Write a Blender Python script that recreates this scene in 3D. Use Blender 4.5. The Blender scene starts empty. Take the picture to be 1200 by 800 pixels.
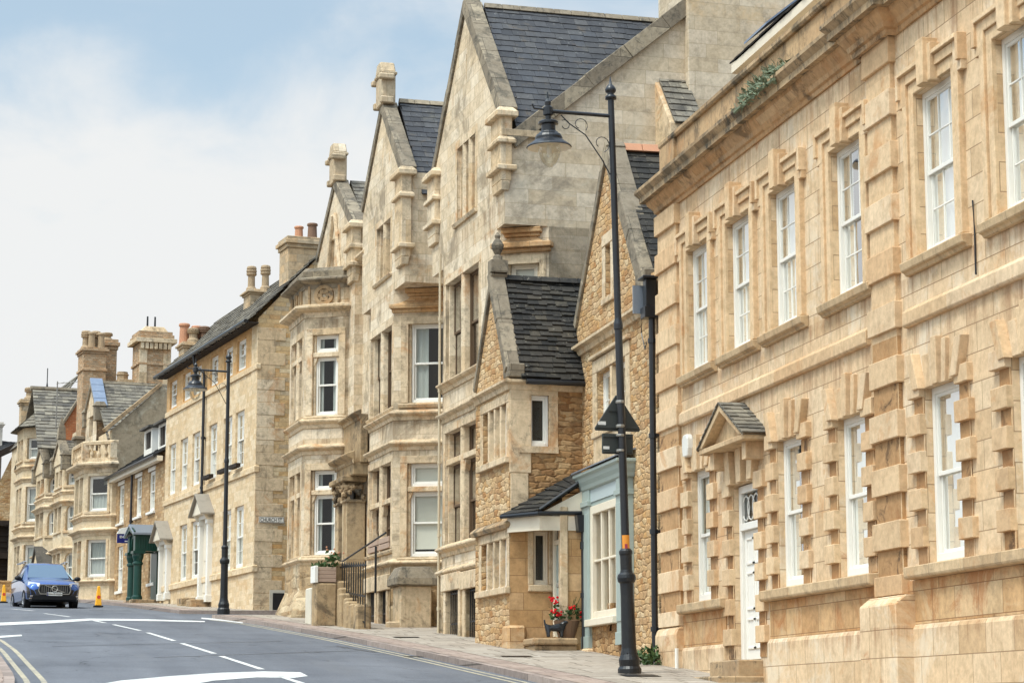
import bpy, bmesh, math, random
from mathutils import Vector, Matrix
from mathutils.geometry import tessellate_polygon
RN = random.Random(11)
SC = bpy.context.scene
COL = SC.collection
V = Vector
R_ = math.radians

# ------------------------------------------------------------------ camera
FPX = 2667.0                       # 80 mm lens on a 1200 px wide frame
AZ, TILT = R_(12.1), R_(9.3)
CH = V((math.sin(AZ), math.cos(AZ), 0)); CR = V((math.cos(AZ), -math.sin(AZ), 0)); CK = V((0, 0, 1))
CF = CH*math.cos(TILT) + CK*math.sin(TILT); CU = -CH*math.sin(TILT) + CK*math.cos(TILT)
cam = bpy.data.cameras.new('camera'); cam.lens = 80; cam.sensor_width = 36
cam.clip_end = 4000; cam.clip_start = .1
cob = bpy.data.objects.new('camera', cam); COL.objects.link(cob); SC.camera = cob
cob.matrix_world = Matrix(((CR.x, CU.x, -CF.x, 0), (CR.y, CU.y, -CF.y, 0), (CR.z, CU.z, -CF.z, 0), (0, 0, 0, 1)))

def ray(px, py): return CF + CR*((px-600)/FPX) - CU*((py-400)/FPX)

def gz(y, x=0):                    # street level: climbs away from the camera, easing off at the crest
    z = -2.104 + .0713*min(y, 75)
    if y > 75: z += .062*min(y-75, 45)
    if y > 120: z += .012*(y-120)
    return z
def gnd(px, py, lift=0):           # where a measured point of the street lies on the ground
    d = ray(px, py); lo, hi = 5., 150.
    for _ in range(60):
        m = (lo+hi)/2; p = d*m
        if p.z > gz(p.y)+lift: lo = m
        else: hi = m
    return d*lo

class F:
    """Upright frame of a facade: u runs along it, off outwards, z up."""
    def __init__(s, x, y, t):
        s.t = t; a = R_(t); s.o = V((x, y, 0))
        s.u = V((-math.sin(a), math.cos(a), 0)); s.n = V((-math.cos(a), -math.sin(a), 0))
    def w(s, u, o, z): return s.o + s.u*u + s.n*o + V((0, 0, z))
    def uz(s, px, py, off=0):
        d = ray(px, py); k = (s.o+s.n*off).dot(s.n)/d.dot(s.n); p = d*k
        return (p-s.o).dot(s.u), p.z
    def at2(s, px, py, off=0): u, z = s.uz(px, py, off); return s.w(u, off, z)
    def sub(s, u, o, da):
        p = s.w(u, o, 0); return F(p.x, p.y, s.t+da)
    def rot(s): return R_(90+s.t)
WORLD = F(0, 0, -90)               # u = +x, off = +y

WM = {}
def thing(name, label, cat, fr, u, o, z, group=None):
    e = bpy.data.objects.new(name, None); COL.objects.link(e)
    e.empty_display_size = .3
    e.location = fr.w(u, o, z); e.rotation_euler = (0, 0, fr.rot())
    e['label'] = label; e['category'] = cat
    if group: e['group'] = group
    WM[e.name] = Matrix.Translation(e.location) @ Matrix.Rotation(fr.rot(), 4, 'Z')
    return e
def tag(o, label, cat, group=None):
    o['label'] = label; o['category'] = cat
    if group: o['group'] = group
    return o

class MB:
    def __init__(s, fr=WORLD): s.fr = fr; s.v = []; s.f = []; s.mi = []; s.r = []; s.m = 0; s.rn = None; s.cuts = []
    def sep(s): s.cuts.append((len(s.v), len(s.f)))
    def p(s, u, o, z): s.v.append(s.fr.w(u, o, z)); return len(s.v)-1
    def face(s, idx, r=None):
        s.f.append(tuple(idx)); s.mi.append(s.m); s.r.append(s.rn if r is None and s.rn is not None else (r if r is not None else .5))
    def poly(s, pts, r=None): s.face([s.p(*q) for q in pts], r)
    def prism(s, A, d, r=None, caps=(1, 1)):
        n = len(A); a = [s.p(*q) for q in A]; b = [s.p(q[0]+d[0], q[1]+d[1], q[2]+d[2]) for q in A]
        if caps[0]: s.face(a, r)
        if caps[1]: s.face(b[::-1], r)
        for i in range(n): j = (i+1) % n; s.face((a[i], a[j], b[j], b[i]), r)
    def box(s, u0, u1, o0, o1, z0, z1, r=None):
        s.prism([(u0, o0, z0), (u1, o0, z0), (u1, o1, z0), (u0, o1, z0)], (0, 0, z1-z0), r)
    def frust(s, u0, u1, o0, o1, z0, z1, iu, io, r=None):     # box whose top is inset by iu, io
        a = [s.p(*q) for q in ((u0, o0, z0), (u1, o0, z0), (u1, o1, z0), (u0, o1, z0))]
        b = [s.p(*q) for q in ((u0+iu, o0+io, z1), (u1-iu, o0+io, z1), (u1-iu, o1-io, z1), (u0+iu, o1-io, z1))]
        s.face(a[::-1], r); s.face(b, r)
        for i in range(4): j = (i+1) % 4; s.face((a[i], a[j], b[j], b[i]), r)
    def beam(s, a, b, w, h, r=None, up=V((0, 0, 1))):          # square bar between two points of the frame
        A, B = V(a), V(b); d = (B-A).normalized(); sd = d.cross(up)
        if sd.length < 1e-4: sd = d.cross(V((1, 0, 0)))
        sd.normalize(); up2 = sd.cross(d)
        q = [sd*(w*x/2)+up2*(h*y/2) for x, y in ((-1, -1), (1, -1), (1, 1), (-1, 1))]
        s.prism([tuple(A+k) for k in q], tuple(B-A), r)
    def profile(s, path, prof, closed=False, r=None):          # moulding: prof = [(out, z)] swept along plan path [(u,o)], out = left of travel
        n = len(path); nr = []
        for i in range(n):
            def sd(a, b):
                d = V((b[0]-a[0], b[1]-a[1])); d.normalize(); return V((-d.y, d.x))
            if closed or 0 < i < n-1:
                a = sd(path[i-1], path[i]); b = sd(path[i], path[(i+1) % n]); m = (a+b).normalized(); m /= max(.3, m.dot(a))
            elif i == 0: m = sd(path[0], path[1])
            else: m = sd(path[-2], path[-1])
            nr.append(m)
        rings = [[s.p(path[i][0]+nr[i].x*q[0], path[i][1]+nr[i].y*q[0], q[1]) for q in prof] for i in range(n)]
        k = len(prof)
        for i in range(n if closed else n-1):
            A, B = rings[i], rings[(i+1) % n]
            for j in range(k): jj = (j+1) % k; s.face((A[j], A[jj], B[jj], B[j]), r)
        if not closed: s.face(rings[0], r); s.face(rings[-1][::-1], r)
    def lathe(s, u, o, prof, n=16, r=None, a0=0):
        rings = []
        for rad, z in prof:
            rings.append([s.p(u+rad*math.cos(a0+2*math.pi*i/n), o+rad*math.sin(a0+2*math.pi*i/n), z) for i in range(n)])
        for A, B in zip(rings, rings[1:]):
            for i in range(n): j = (i+1) % n; s.face((A[i], A[j], B[j], B[i]), r)
        s.face(rings[0][::-1], r); s.face(rings[-1], r)
    def tube(s, pts, rad, n=8, r=None):
        P = [V(q) for q in pts]; rings = []
        for i, q in enumerate(P):
            d = (P[min(i+1, len(P)-1)]-P[max(i-1, 0)]).normalized()
            a = d.cross(V((0, 0, 1)));
            if a.length < .05: a = d.cross(V((1, 0, 0)))
            a.normalize(); b = a.cross(d)
            rr = rad[i] if isinstance(rad, (list, tuple)) else rad
            rings.append([s.p(*(q+a*rr*math.cos(2*math.pi*k/n)+b*rr*math.sin(2*math.pi*k/n))) for k in range(n)])
        for A, B in zip(rings, rings[1:]):
            for k in range(n): j = (k+1) % n; s.face((A[k], A[j], B[j], B[k]), r)
        s.face(rings[0][::-1], r); s.face(rings[-1], r)
    def blob(s, c, rx, ry, rz, n=8, m=5, jit=.15, r=None):
        g = []
        for i in range(m+1):
            th = math.pi*i/m; row = []
            for k in range(n):
                q = 1+RN.uniform(-jit, jit); ph = 2*math.pi*k/n
                row.append(s.p(c[0]+rx*q*math.sin(th)*math.cos(ph), c[1]+ry*q*math.sin(th)*math.sin(ph), c[2]-rz*q*math.cos(th)))
            g.append(row)
        for A, B in zip(g, g[1:]):
            for k in range(n): j = (k+1) % n; s.face((A[k], A[j], B[j], B[k]), r)
    def wall(s, outline, holes=(), off=0, depth=.2, fr=None):  # flat wall with openings; every opening has real reveals
        old = s.fr
        if fr: s.fr = fr
        loops = [[V((a, 0, b)) for a, b in outline]] + [[V((a, 0, b)) for a, b in h] for h in holes]
        tri = tessellate_polygon([[V((q.x, q.z, 0)) for q in lp] for lp in loops])
        flat = [q for lp in loops for q in lp]
        idx = [s.p(q.x, off, q.z) for q in flat]
        for t in tri: s.face([idx[i] for i in t])
        k = len(loops[0])
        for h in loops[1:]:
            n = len(h); b = [s.p(q.x, off-depth, q.z) for q in h]
            for i in range(n): j = (i+1) % n; s.face((idx[k+i], idx[k+j], b[j], b[i]))
            k += n
        s.fr = old
    def build(s, name, mats, parent=None, bevel=0, smooth=False, jit=0, weld=True, seg=1):
        if s.cuts:                                               # several pieces of one kind: an object each
            A = [(0, 0)]+s.cuts+[(len(s.v), len(s.f))]; o = None
            for (v0, f0), (v1, f1) in zip(A, A[1:]):
                if f1 == f0: continue
                q = MB(s.fr); q.v = s.v[v0:v1]; q.f = [tuple(i-v0 for i in f) for f in s.f[f0:f1]]; q.mi = s.mi[f0:f1]; q.r = s.r[f0:f1]
                o = q.build(name, mats, parent, bevel, smooth, jit, weld, seg)
            return o
        W = WM[parent.name] if parent else Matrix.Identity(4)
        if not parent and s.v:                                   # a one-mesh thing: origin at its base
            c = V((sum(q.x for q in s.v)/len(s.v), sum(q.y for q in s.v)/len(s.v), min(q.z for q in s.v)))
            W = Matrix.Translation(c)
        Wi = W.inverted()
        bm = bmesh.new(); lay = bm.faces.layers.float.new('rnd')
        vs = [bm.verts.new(Wi @ q) for q in s.v]
        for f, mi, r in zip(s.f, s.mi, s.r):
            try: bf = bm.faces.new([vs[i] for i in f])
            except ValueError: continue
            bf.material_index = mi; bf[lay] = r; bf.smooth = smooth
        if weld: bmesh.ops.remove_doubles(bm, verts=bm.verts, dist=.0004)
        bmesh.ops.recalc_face_normals(bm, faces=bm.faces)
        if bevel:
            ed = [e for e in bm.edges if len(e.link_faces) == 2 and e.calc_face_angle(0) > .5]
            bmesh.ops.bevel(bm, geom=ed, offset=bevel, segments=seg, affect='EDGES', clamp_overlap=True)
        if jit:
            for v in bm.verts: v.co += V((RN.uniform(-jit, jit), RN.uniform(-jit, jit), RN.uniform(-jit, jit)))
        uvl = bm.loops.layers.uv.new('UVMap'); bm.normal_update()
        for f in bm.faces:
            n = f.normal
            if abs(n.z) < .92:
                t = V((-n.y, n.x, 0)).normalized()
                ax = round(math.atan2(t.y, t.x), 2); t = V((math.cos(ax), math.sin(ax), 0)); b = n.cross(t)
                if abs(n.z) < .1: b = V((0, 0, 1))
            else: t = V((1, 0, 0)); b = V((0, 1, 0))
            for l in f.loops: q = l.vert.co; l[uvl].uv = (q.dot(t), q.dot(b)+W.translation.z*(abs(n.z) < .1))
        me = bpy.data.meshes.new(name); bm.to_mesh(me); bm.free()
        for m in (mats if isinstance(mats, (list, tuple)) else [mats]): me.materials.append(m)
        o = bpy.data.objects.new(name, me); COL.objects.link(o)
        if parent: o.parent = parent
        else: o.location = W.translation
        WM[o.name] = W
        return o

def place(name, me, parent, fr, u, o, z):        # a mesh made in its own frame, set into a parent
    ob = bpy.data.objects.new(name, me); COL.objects.link(ob); ob.parent = parent
    M = Matrix.Translation(fr.w(u, o, z)) @ Matrix.Rotation(fr.rot(), 4, 'Z')
    L = WM[parent.name].inverted() @ M
    ob.location = L.to_translation(); ob.rotation_euler = L.to_euler()
    WM[ob.name] = M
    return ob
def mesh_only(mb, mats, bevel=0, smooth=False):
    o = mb.build('tmp', mats, None, bevel, smooth, weld=True)
    me = o.data; me.transform(Matrix.Translation(o.location)); bpy.data.objects.remove(o); return me
def copy_tree(o, fr, u, off, z, label=None):
    def rec(a, par):
        c = a.copy(); COL.objects.link(c)
        if par: c.parent = par
        for ch in [x for x in COL.objects if x.parent == a]: rec(ch, c)
        return c
    c = rec(o, None); c.location = fr.w(u, off, z)
    if label: c['label'] = label
    return c

# ------------------------------------------------------------------ materials
def lin(c):
    r = []
    for x in c:
        x /= 255.; r.append(x/12.92 if x <= .04045 else ((x+.055)/1.055)**2.4)
    return r
def rgb(r, g, b, k=1.): return tuple(x*k for x in lin((r, g, b)))+(1,)
def warm(c): return (c[0], c[1]*.982, c[2]*.99, 1)       # the local limestone leans to pink rather than yellow

class NT:
    def __init__(s, name):
        m = bpy.data.materials.new(name); m.use_nodes = True; s.m = m; s.t = m.node_tree
        s.t.nodes.clear(); s.out = s.n('ShaderNodeOutputMaterial'); s.b = s.n('ShaderNodeBsdfPrincipled')
        s.l(s.b.outputs[0], s.out.inputs[0])
    def n(s, ty, **k):
        q = s.t.nodes.new(ty)
        for a, b in k.items(): setattr(q, a, b)
        return q
    def l(s, a, b): s.t.links.new(a, b)
    def set(s, node, **k):
        for a, b in k.items(): node.inputs[a.replace('_', ' ')].default_value = b
    def noise(s, vec, scale, detail=4, rough=.6, dist=0):
        q = s.n('ShaderNodeTexNoise'); s.set(q, Scale=scale, Detail=detail, Roughness=rough, Distortion=dist)
        if vec is not None: s.l(vec, q.inputs['Vector'])
        return q.outputs['Fac']
    def ramp(s, fac, stops, mode='LINEAR'):
        q = s.n('ShaderNodeValToRGB'); q.color_ramp.interpolation = mode
        e = q.color_ramp.elements
        while len(e) < len(stops): e.new(.5)
        for x, (p, c) in zip(e, stops): x.position = p; x.color = c if len(c) == 4 else tuple(c)+(1,)
        s.l(fac, q.inputs[0]); return q.outputs[0]
    def mask(s, fac, lo, hi):
        q = s.n('ShaderNodeMapRange'); s.set(q, From_Min=lo, From_Max=hi); q.clamp = True
        s.l(fac, q.inputs[0]); return q.outputs[0]
    def mix(s, fac, a, b, blend='MIX'):
        q = s.n('ShaderNodeMix', data_type='RGBA', blend_type=blend)
        for x, i in ((fac, 0), (a, 6), (b, 7)):
            if isinstance(x, (int, float)): q.inputs[i].default_value = x
            elif isinstance(x, tuple): q.inputs[i].default_value = x
            else: s.l(x, q.inputs[i])
        return q.outputs[2]
    def math(s, op, a, b=0.):
        q = s.n('ShaderNodeMath', operation=op)
        for x, i in ((a, 0), (b, 1)):
            if isinstance(x, (int, float)): q.inputs[i].default_value = x
            else: s.l(x, q.inputs[i])
        return q.outputs[0]
    def mapv(s, vec, scale):
        q = s.n('ShaderNodeMapping'); q.inputs['Scale'].default_value = scale; s.l(vec, q.inputs[0]); return q.outputs[0]
    def bump(s, h, strength, dist):
        q = s.n('ShaderNodeBump'); s.set(q, Strength=strength, Distance=dist); s.l(h, q.inputs['Height']); s.l(q.outputs[0], s.b.inputs['Normal'])

def stone(name, cols_, bw, bh, mort, mcol, rub=0., patch=None, streak=.3, scol=rgb(70, 58, 45), lichen=.0, lcol=rgb(62, 60, 54), bump=.5, useR=False, k=1., mott=.5, offs=.5, ledges=(), lcol2=rgb(132, 84, 48)):
    """Coursed masonry: per-block tints, joints, weather streaks, lichen."""
    cols = [warm(q) for q in cols_]
    g = NT(name); uv = g.n('ShaderNodeUVMap').outputs[0]; geo = g.n('ShaderNodeNewGeometry').outputs['Position']
    vec = uv
    if rub:
        nz = g.n('ShaderNodeTexNoise'); g.set(nz, Scale=1.6/max(bw, .2), Detail=2.)
        g.l(uv, nz.inputs['Vector'])
        sub = g.n('ShaderNodeVectorMath', operation='SUBTRACT'); g.l(nz.outputs['Color'], sub.inputs[0]); sub.inputs[1].default_value = (.5, .5, .5)
        sc = g.n('ShaderNodeVectorMath', operation='MULTIPLY'); g.l(sub.outputs[0], sc.inputs[0]); sc.inputs[1].default_value = (rub, rub*.55, 0)
        ad = g.n('ShaderNodeVectorMath', operation='ADD'); g.l(uv, ad.inputs[0]); g.l(sc.outputs[0], ad.inputs[1]); vec = ad.outputs[0]
    br = g.n('ShaderNodeTexBrick', offset=offs, squash=.72 if rub else .85, squash_frequency=3, offset_frequency=2)
    g.set(br, Color1=(0, 0, 0, 1), Color2=(1, 1, 1, 1), Mortar=(.5, .5, .5, 1), Scale=1., Mortar_Size=mort, Mortar_Smooth=.25 if rub else .1, Bias=0., Brick_Width=bw, Row_Height=bh)
    g.l(vec, br.inputs['Vector'])
    rv = br.outputs['Color']
    n = len(cols)
    c = g.ramp(rv, [(i/(n-1), tuple(x*k for x in q[:3])+(1,)) for i, q in enumerate(cols)])
    if useR:
        at = g.n('ShaderNodeAttribute', attribute_name='rnd')
        c2 = g.ramp(at.outputs['Fac'], [(i/(n-1), tuple(x*k for x in q[:3])+(1,)) for i, q in enumerate(cols)])
        c = g.mix(.75, c, c2)
    fine = g.noise(geo, 9, 8, .7); mid = g.noise(geo, 1.3, 6, .65); 
    c = g.mix(mott, c, g.ramp(fine, [(.32, (.62, .61, .59, 1)), (.62, (1.14, 1.14, 1.13, 1))]), 'MULTIPLY')
    c = g.mix(.5, c, g.ramp(g.noise(geo, 2.6, 9, .75, .5), [(.36, (.7, .66, .6, 1)), (.52, (1.08, 1.08, 1.08, 1))]), 'MULTIPLY')
    c = g.mix(.35, c, g.ramp(rv, [(0., (.72, .7, .68, 1)), (.3, (1.05, 1.03, 1.0, 1)), (1., (1.14, 1.15, 1.16, 1))]), 'MULTIPLY')
    if patch:
        for pc, amt, ps, lo in patch:
            m = g.mask(g.noise(geo, ps, 9, .74, .8), lo, lo+.1)
            c = g.mix(g.math('MULTIPLY', m, amt), c, pc)
    if streak:
        st = g.noise(g.mapv(geo, (2.6, 2.6, .22)), 1.6, 7, .72, .25)
        m = g.mask(st, .55, .74); m = g.math('MULTIPLY', m, g.mask(mid, .38, .6))
        c = g.mix(g.math('MULTIPLY', m, streak), c, scol)
    if ledges:                                                  # rust-brown run-off streaks that start at projecting courses
        sz = g.n('ShaderNodeSeparateXYZ'); g.l(geo, sz.inputs[0]); run = g.noise(g.mapv(geo, (1.7, 1.7, .1)), 1.6, 9, .78, .3)
        for lz, ln in ledges:
            dd = g.math('SUBTRACT', lz, sz.outputs[2]); k = g.math('MULTIPLY', g.mask(dd, -.01, .02), g.mask(dd, ln, ln*.2))
            m = g.mask(g.math('ADD', run, g.math('MULTIPLY', k, .1)), .57, .72); c = g.mix(g.math('MULTIPLY', g.math('MULTIPLY', m, k), .6), c, lcol2)
    if lichen:
        m = g.mask(g.noise(geo, 2.2, 10, .78, .3), .52, .62); c = g.mix(g.math('MULTIPLY', m, lichen), c, lcol)
    c = g.mix(g.math('MULTIPLY', br.outputs['Fac'], .85), c, mcol if len(mcol) == 4 else mcol+(1,))
    g.l(c, g.b.inputs['Base Color']); g.set(g.b, Roughness=.92); g.b.inputs['Specular IOR Level'].default_value = .25
    h = g.math('ADD', g.math('MULTIPLY', br.outputs['Fac'], -1.2), g.math('MULTIPLY', g.noise(geo, 5 if not rub else 8, 7, .65), .9 if not rub else 1.6))
    h = g.math('ADD', h, g.math('MULTIPLY', rv, .35 if not rub else .9))
    g.bump(h, bump, .03 if rub else .014)
    return g.m

def paint(name, col, rough=.45, grime=.25, gcol=(.12, .1, .08, 1), spec=.4, metal=0., bump=.05):
    g = NT(name); geo = g.n('ShaderNodeNewGeometry').outputs['Position']
    m = g.mask(g.noise(geo, 3.5, 8, .75, .3), .5, .78)
    c = g.mix(g.math('MULTIPLY', m, grime), col, gcol)
    g.l(c, g.b.inputs['Base Color']); g.set(g.b, Roughness=rough, Metallic=metal); g.b.inputs['Specular IOR Level'].default_value = spec
    if bump: g.bump(g.noise(geo, 18, 5, .6), bump, .01)
    return g.m

def slate(name, cols, lich=(), rough=.6, bump=.4, kk=1.):
    g = NT(name); geo = g.n('ShaderNodeNewGeometry').outputs['Position']
    at = g.n('ShaderNodeAttribute', attribute_name='rnd').outputs['Fac']
    n = len(cols); c = g.ramp(at, [(i/(n-1), tuple(x*kk for x in q[:3])+(1,)) for i, q in enumerate(cols)])
    c = g.mix(.45, c, g.ramp(g.noise(geo, 6, 9, .75), [(.28, (.4, .4, .4, 1)), (.72, (1.4, 1.4, 1.4, 1))]), 'MULTIPLY')
    for col, amt, sc, lo, w in lich:
        c = g.mix(g.math('MULTIPLY', g.mask(g.noise(geo, sc, 9, .72, .4), lo, lo+w), amt), c, col)
    g.l(c, g.b.inputs['Base Color']); g.set(g.b, Roughness=rough); g.b.inputs['Specular IOR Level'].default_value = .35
    g.bump(g.noise(geo, 14, 8, .7), bump, .012)
    return g.m

def glassmat(name, tint=(.9, .93, .92), refl=1.0):
    g = NT(name); t = g.t
    t.nodes.remove(g.b)
    tr = g.n('ShaderNodeBsdfTransparent'); tr.inputs[0].default_value = tint+(1,)
    gl = g.n('ShaderNodeBsdfGlossy'); gl.inputs['Roughness'].default_value = .03
    gl.inputs['Color'].default_value = (refl, refl, refl, 1)
    fr = g.n('ShaderNodeFresnel'); fr.inputs['IOR'].default_value = 1.5
    nz = g.noise(g.n('ShaderNodeNewGeometry').outputs['Position'], 1.4, 2, .5)
    bp = g.n('ShaderNodeBump'); g.set(bp, Strength=.25, Distance=.02); g.l(nz, bp.inputs['Height'])
    g.l(bp.outputs[0], gl.inputs['Normal']); 
    k = g.math('MINIMUM', g.math('MULTIPLY', fr.outputs[0], .75), .6)
    mx = g.n('ShaderNodeMixShader'); g.l(k, mx.inputs[0]); g.l(tr.outputs[0], mx.inputs[1]); g.l(gl.outputs[0], mx.inputs[2])
    g.l(mx.outputs[0], g.out.inputs[0]); return g.m

def rubble(name, cols_, cw, ch, mcol, joint=.05, patch=None, streak=.3, scol=rgb(84, 68, 50), lichen=.1, lcol=rgb(70, 66, 58), bump=.9, rnd=.62):
    """Roughly coursed random rubble: irregular stones with recessed mortar."""
    cols = [warm(q) for q in cols_]
    g = NT(name); uv = g.n('ShaderNodeUVMap').outputs[0]; geo = g.n('ShaderNodeNewGeometry').outputs['Position']
    nz = g.n('ShaderNodeTexNoise'); g.set(nz, Scale=3.5, Detail=3.); g.l(uv, nz.inputs['Vector'])
    sub = g.n('ShaderNodeVectorMath', operation='MULTIPLY_ADD'); g.l(nz.outputs['Color'], sub.inputs[0]); sub.inputs[1].default_value = (.13, .085, 0); g.l(uv, sub.inputs[2])
    v0 = g.mapv(sub.outputs[0], (1/cw, 1/ch, 1)); sp = g.n('ShaderNodeSeparateXYZ'); g.l(v0, sp.inputs[0])
    cb = g.n('ShaderNodeCombineXYZ'); g.l(g.math('ADD', sp.outputs[0], g.math('MULTIPLY', g.math('FLOOR', sp.outputs[1]), .437)), cb.inputs[0]); g.l(sp.outputs[1], cb.inputs[1]); vec = cb.outputs[0]
    vs = []
    for f in ('F1', 'DISTANCE_TO_EDGE'):
        v = g.n('ShaderNodeTexVoronoi', voronoi_dimensions='2D', feature=f); g.set(v, Scale=1., Randomness=rnd); g.l(vec, v.inputs['Vector']); vs.append(v)
    sx = g.n('ShaderNodeSeparateColor'); g.l(vs[0].outputs['Color'], sx.inputs[0]); n = len(cols)
    c = g.ramp(sx.outputs[0], [(i/(n-1), q) for i, q in enumerate(cols)])
    fine = g.noise(geo, 11, 8, .72)
    c = g.mix(.6, c, g.ramp(fine, [(.3, (.55, .54, .52, 1)), (.66, (1.25, 1.24, 1.22, 1))]), 'MULTIPLY')
    for pc, amt, ps, lo in patch or []:
        c = g.mix(g.math('MULTIPLY', g.mask(g.noise(geo, ps, 7, .7, .6), lo, lo+.14), amt), c, pc)
    if streak:
        m = g.mask(g.noise(g.mapv(geo, (2.6, 2.6, .25)), 1.6, 7, .72, .25), .54, .74); c = g.mix(g.math('MULTIPLY', m, streak), c, scol)
    if lichen: c = g.mix(g.math('MULTIPLY', g.mask(g.noise(geo, 2.2, 10, .78, .3), .52, .62), lichen), c, lcol)
    ed = g.mask(vs[1].outputs['Distance'], joint*1.6, joint*.4)
    c = g.mix(g.math('MULTIPLY', g.math('MULTIPLY', ed, g.mask(g.noise(geo, 4, 5, .7), .3, .7)), .7), c, mcol)
    g.l(c, g.b.inputs['Base Color']); g.set(g.b, Roughness=.95); g.b.inputs['Specular IOR Level'].default_value = .2
    h = g.math('ADD', g.mask(vs[1].outputs['Distance'], 0., joint*4), g.math('ADD', g.math('MULTIPLY', fine, .8), g.math('MULTIPLY', sx.outputs[1], .8)))
    g.bump(h, bump, .022)
    return g.m

# stones (base colours in the 0.2-0.5 range)
CREAM, PALE, OCH, ORG, GREY, BRN = rgb(199, 174, 138), rgb(203, 186, 157), rgb(186, 146, 96), rgb(172, 112, 62), rgb(160, 150, 132), rgb(132, 104, 74)
M = {}
M['ashlar'] = stone('warm_ashlar', [rgb(201, 170, 130), rgb(208, 182, 146), rgb(206, 180, 144), rgb(211, 188, 155), rgb(208, 184, 150), rgb(203, 174, 136)], .82, .37, .007, rgb(140, 112, 82),
    patch=[(rgb(192, 138, 86), .65, .55, .56), (rgb(218, 204, 180), .65, .45, .53), (rgb(166, 104, 60), .7, 1.3, .61), (rgb(92, 72, 54), .6, 3.0, .65)], streak=.65, scol=rgb(128, 92, 60), bump=.5, ledges=((5.1, .8), (9.2, 1.3), (5.8, .6), (1.16, .5)))
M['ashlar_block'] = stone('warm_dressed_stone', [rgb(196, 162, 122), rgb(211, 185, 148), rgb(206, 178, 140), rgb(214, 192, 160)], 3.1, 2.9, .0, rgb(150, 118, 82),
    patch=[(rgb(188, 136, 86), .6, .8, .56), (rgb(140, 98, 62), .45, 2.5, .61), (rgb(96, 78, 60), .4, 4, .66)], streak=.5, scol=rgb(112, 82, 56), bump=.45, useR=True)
M['ashlar_recess'] = stone('stained_darkened_recess', [rgb(164, 126, 86), rgb(178, 142, 100), rgb(150, 112, 74), rgb(186, 154, 116)], 3.1, 2.9, .0, rgb(150, 118, 82),  # recess strips: brown staining, with recess shade added by a darker base colour
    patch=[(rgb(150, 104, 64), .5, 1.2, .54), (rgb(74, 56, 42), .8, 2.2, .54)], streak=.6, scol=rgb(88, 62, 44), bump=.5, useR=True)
M['ashlar_stained'] = stone('stained_ashlar', [rgb(190, 150, 104), rgb(198, 164, 120), rgb(182, 136, 88), rgb(202, 174, 134)], .85, .4, .006, rgb(130, 96, 64),
    patch=[(rgb(164, 104, 58), .7, .9, .5), (rgb(206, 182, 146), .6, .7, .56), (rgb(90, 70, 52), .5, 2., .62)], streak=.85, scol=rgb(104, 74, 50), lichen=.15, bump=.5)
M['parapet'] = stone('grimy_parapet_stone', [rgb(176, 148, 112), rgb(188, 160, 122), rgb(166, 138, 104)], .95, .9, .006, rgb(96, 80, 62),
    patch=[(rgb(172, 122, 74), .5, .7, .56), (rgb(92, 82, 68), .7, 1.1, .55)], streak=.9, scol=rgb(80, 70, 58), lichen=.6, bump=.5)
M['weathered'] = stone('blackened_ledge_stone', [rgb(164, 140, 108), rgb(180, 156, 122), rgb(148, 126, 98)], 1.1, 3.9, .004, rgb(80, 70, 58),
    patch=[(rgb(172, 124, 78), .5, .7, .55), (rgb(88, 80, 66), .8, .8, .5)], streak=.8, scol=rgb(80, 72, 60), lichen=.95, lcol=rgb(78, 73, 64), bump=.6)
M['sill'] = stone('worn_sill_stone', [rgb(188, 162, 126), rgb(198, 174, 138), rgb(178, 150, 114)], 1.3, 3.9, .004, rgb(100, 84, 66),
    patch=[(rgb(176, 126, 78), .5, .9, .57)], streak=.5, scol=rgb(98, 80, 60), lichen=.35, lcol=rgb(100, 90, 76), bump=.6)
M['cornice_side'] = stone('rust_stained_moulding', [rgb(190, 158, 120), rgb(180, 142, 100), rgb(198, 168, 130)], .9, 3.9, .004, rgb(110, 84, 60),
    patch=[(rgb(176, 122, 76), .5, .5, .54), (rgb(88, 74, 58), .7, 1.1, .54)], streak=.6, scol=rgb(96, 74, 54), lichen=.25, bump=.5)
M['rubble'] = rubble('golden_rubble', [rgb(196, 168, 126), rgb(178, 142, 98), rgb(206, 182, 144), rgb(164, 122, 78), rgb(192, 164, 126), rgb(186, 146, 96), rgb(204, 178, 138)], .27, .125, rgb(146, 118, 84),
    patch=[(rgb(150, 108, 68), .45, .7, .56)], streak=.3, lichen=.14, bump=.85)
M['rubble_brown'] = rubble('brown_rubble', [rgb(178, 144, 102), rgb(150, 112, 72), rgb(192, 162, 120), rgb(138, 104, 70), rgb(170, 132, 88), rgb(186, 152, 108)], .27, .13, rgb(120, 94, 66),
    patch=[(rgb(122, 88, 58), .5, .8, .54), (rgb(164, 96, 52), .4, 1.6, .6)], streak=.45, lichen=.22, bump=1.)
M['gothic'] = stone('cream_ashlar', [rgb(212, 196, 168), rgb(206, 187, 156), rgb(215, 201, 176), rgb(204, 183, 150)], .74, .3, .005, rgb(160, 138, 108),
    patch=[(rgb(186, 140, 90), .65, .7, .57), (rgb(128, 114, 94), .7, .5, .52), (rgb(104, 86, 64), .6, 1.8, .61)], streak=.8, scol=rgb(92, 76, 58), lichen=.22, bump=.5, ledges=((11.7, 1.2), (8.1, 1.2), (7.2, 1.2), (4.4, 1.)), lcol2=rgb(126, 96, 64))
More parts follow.
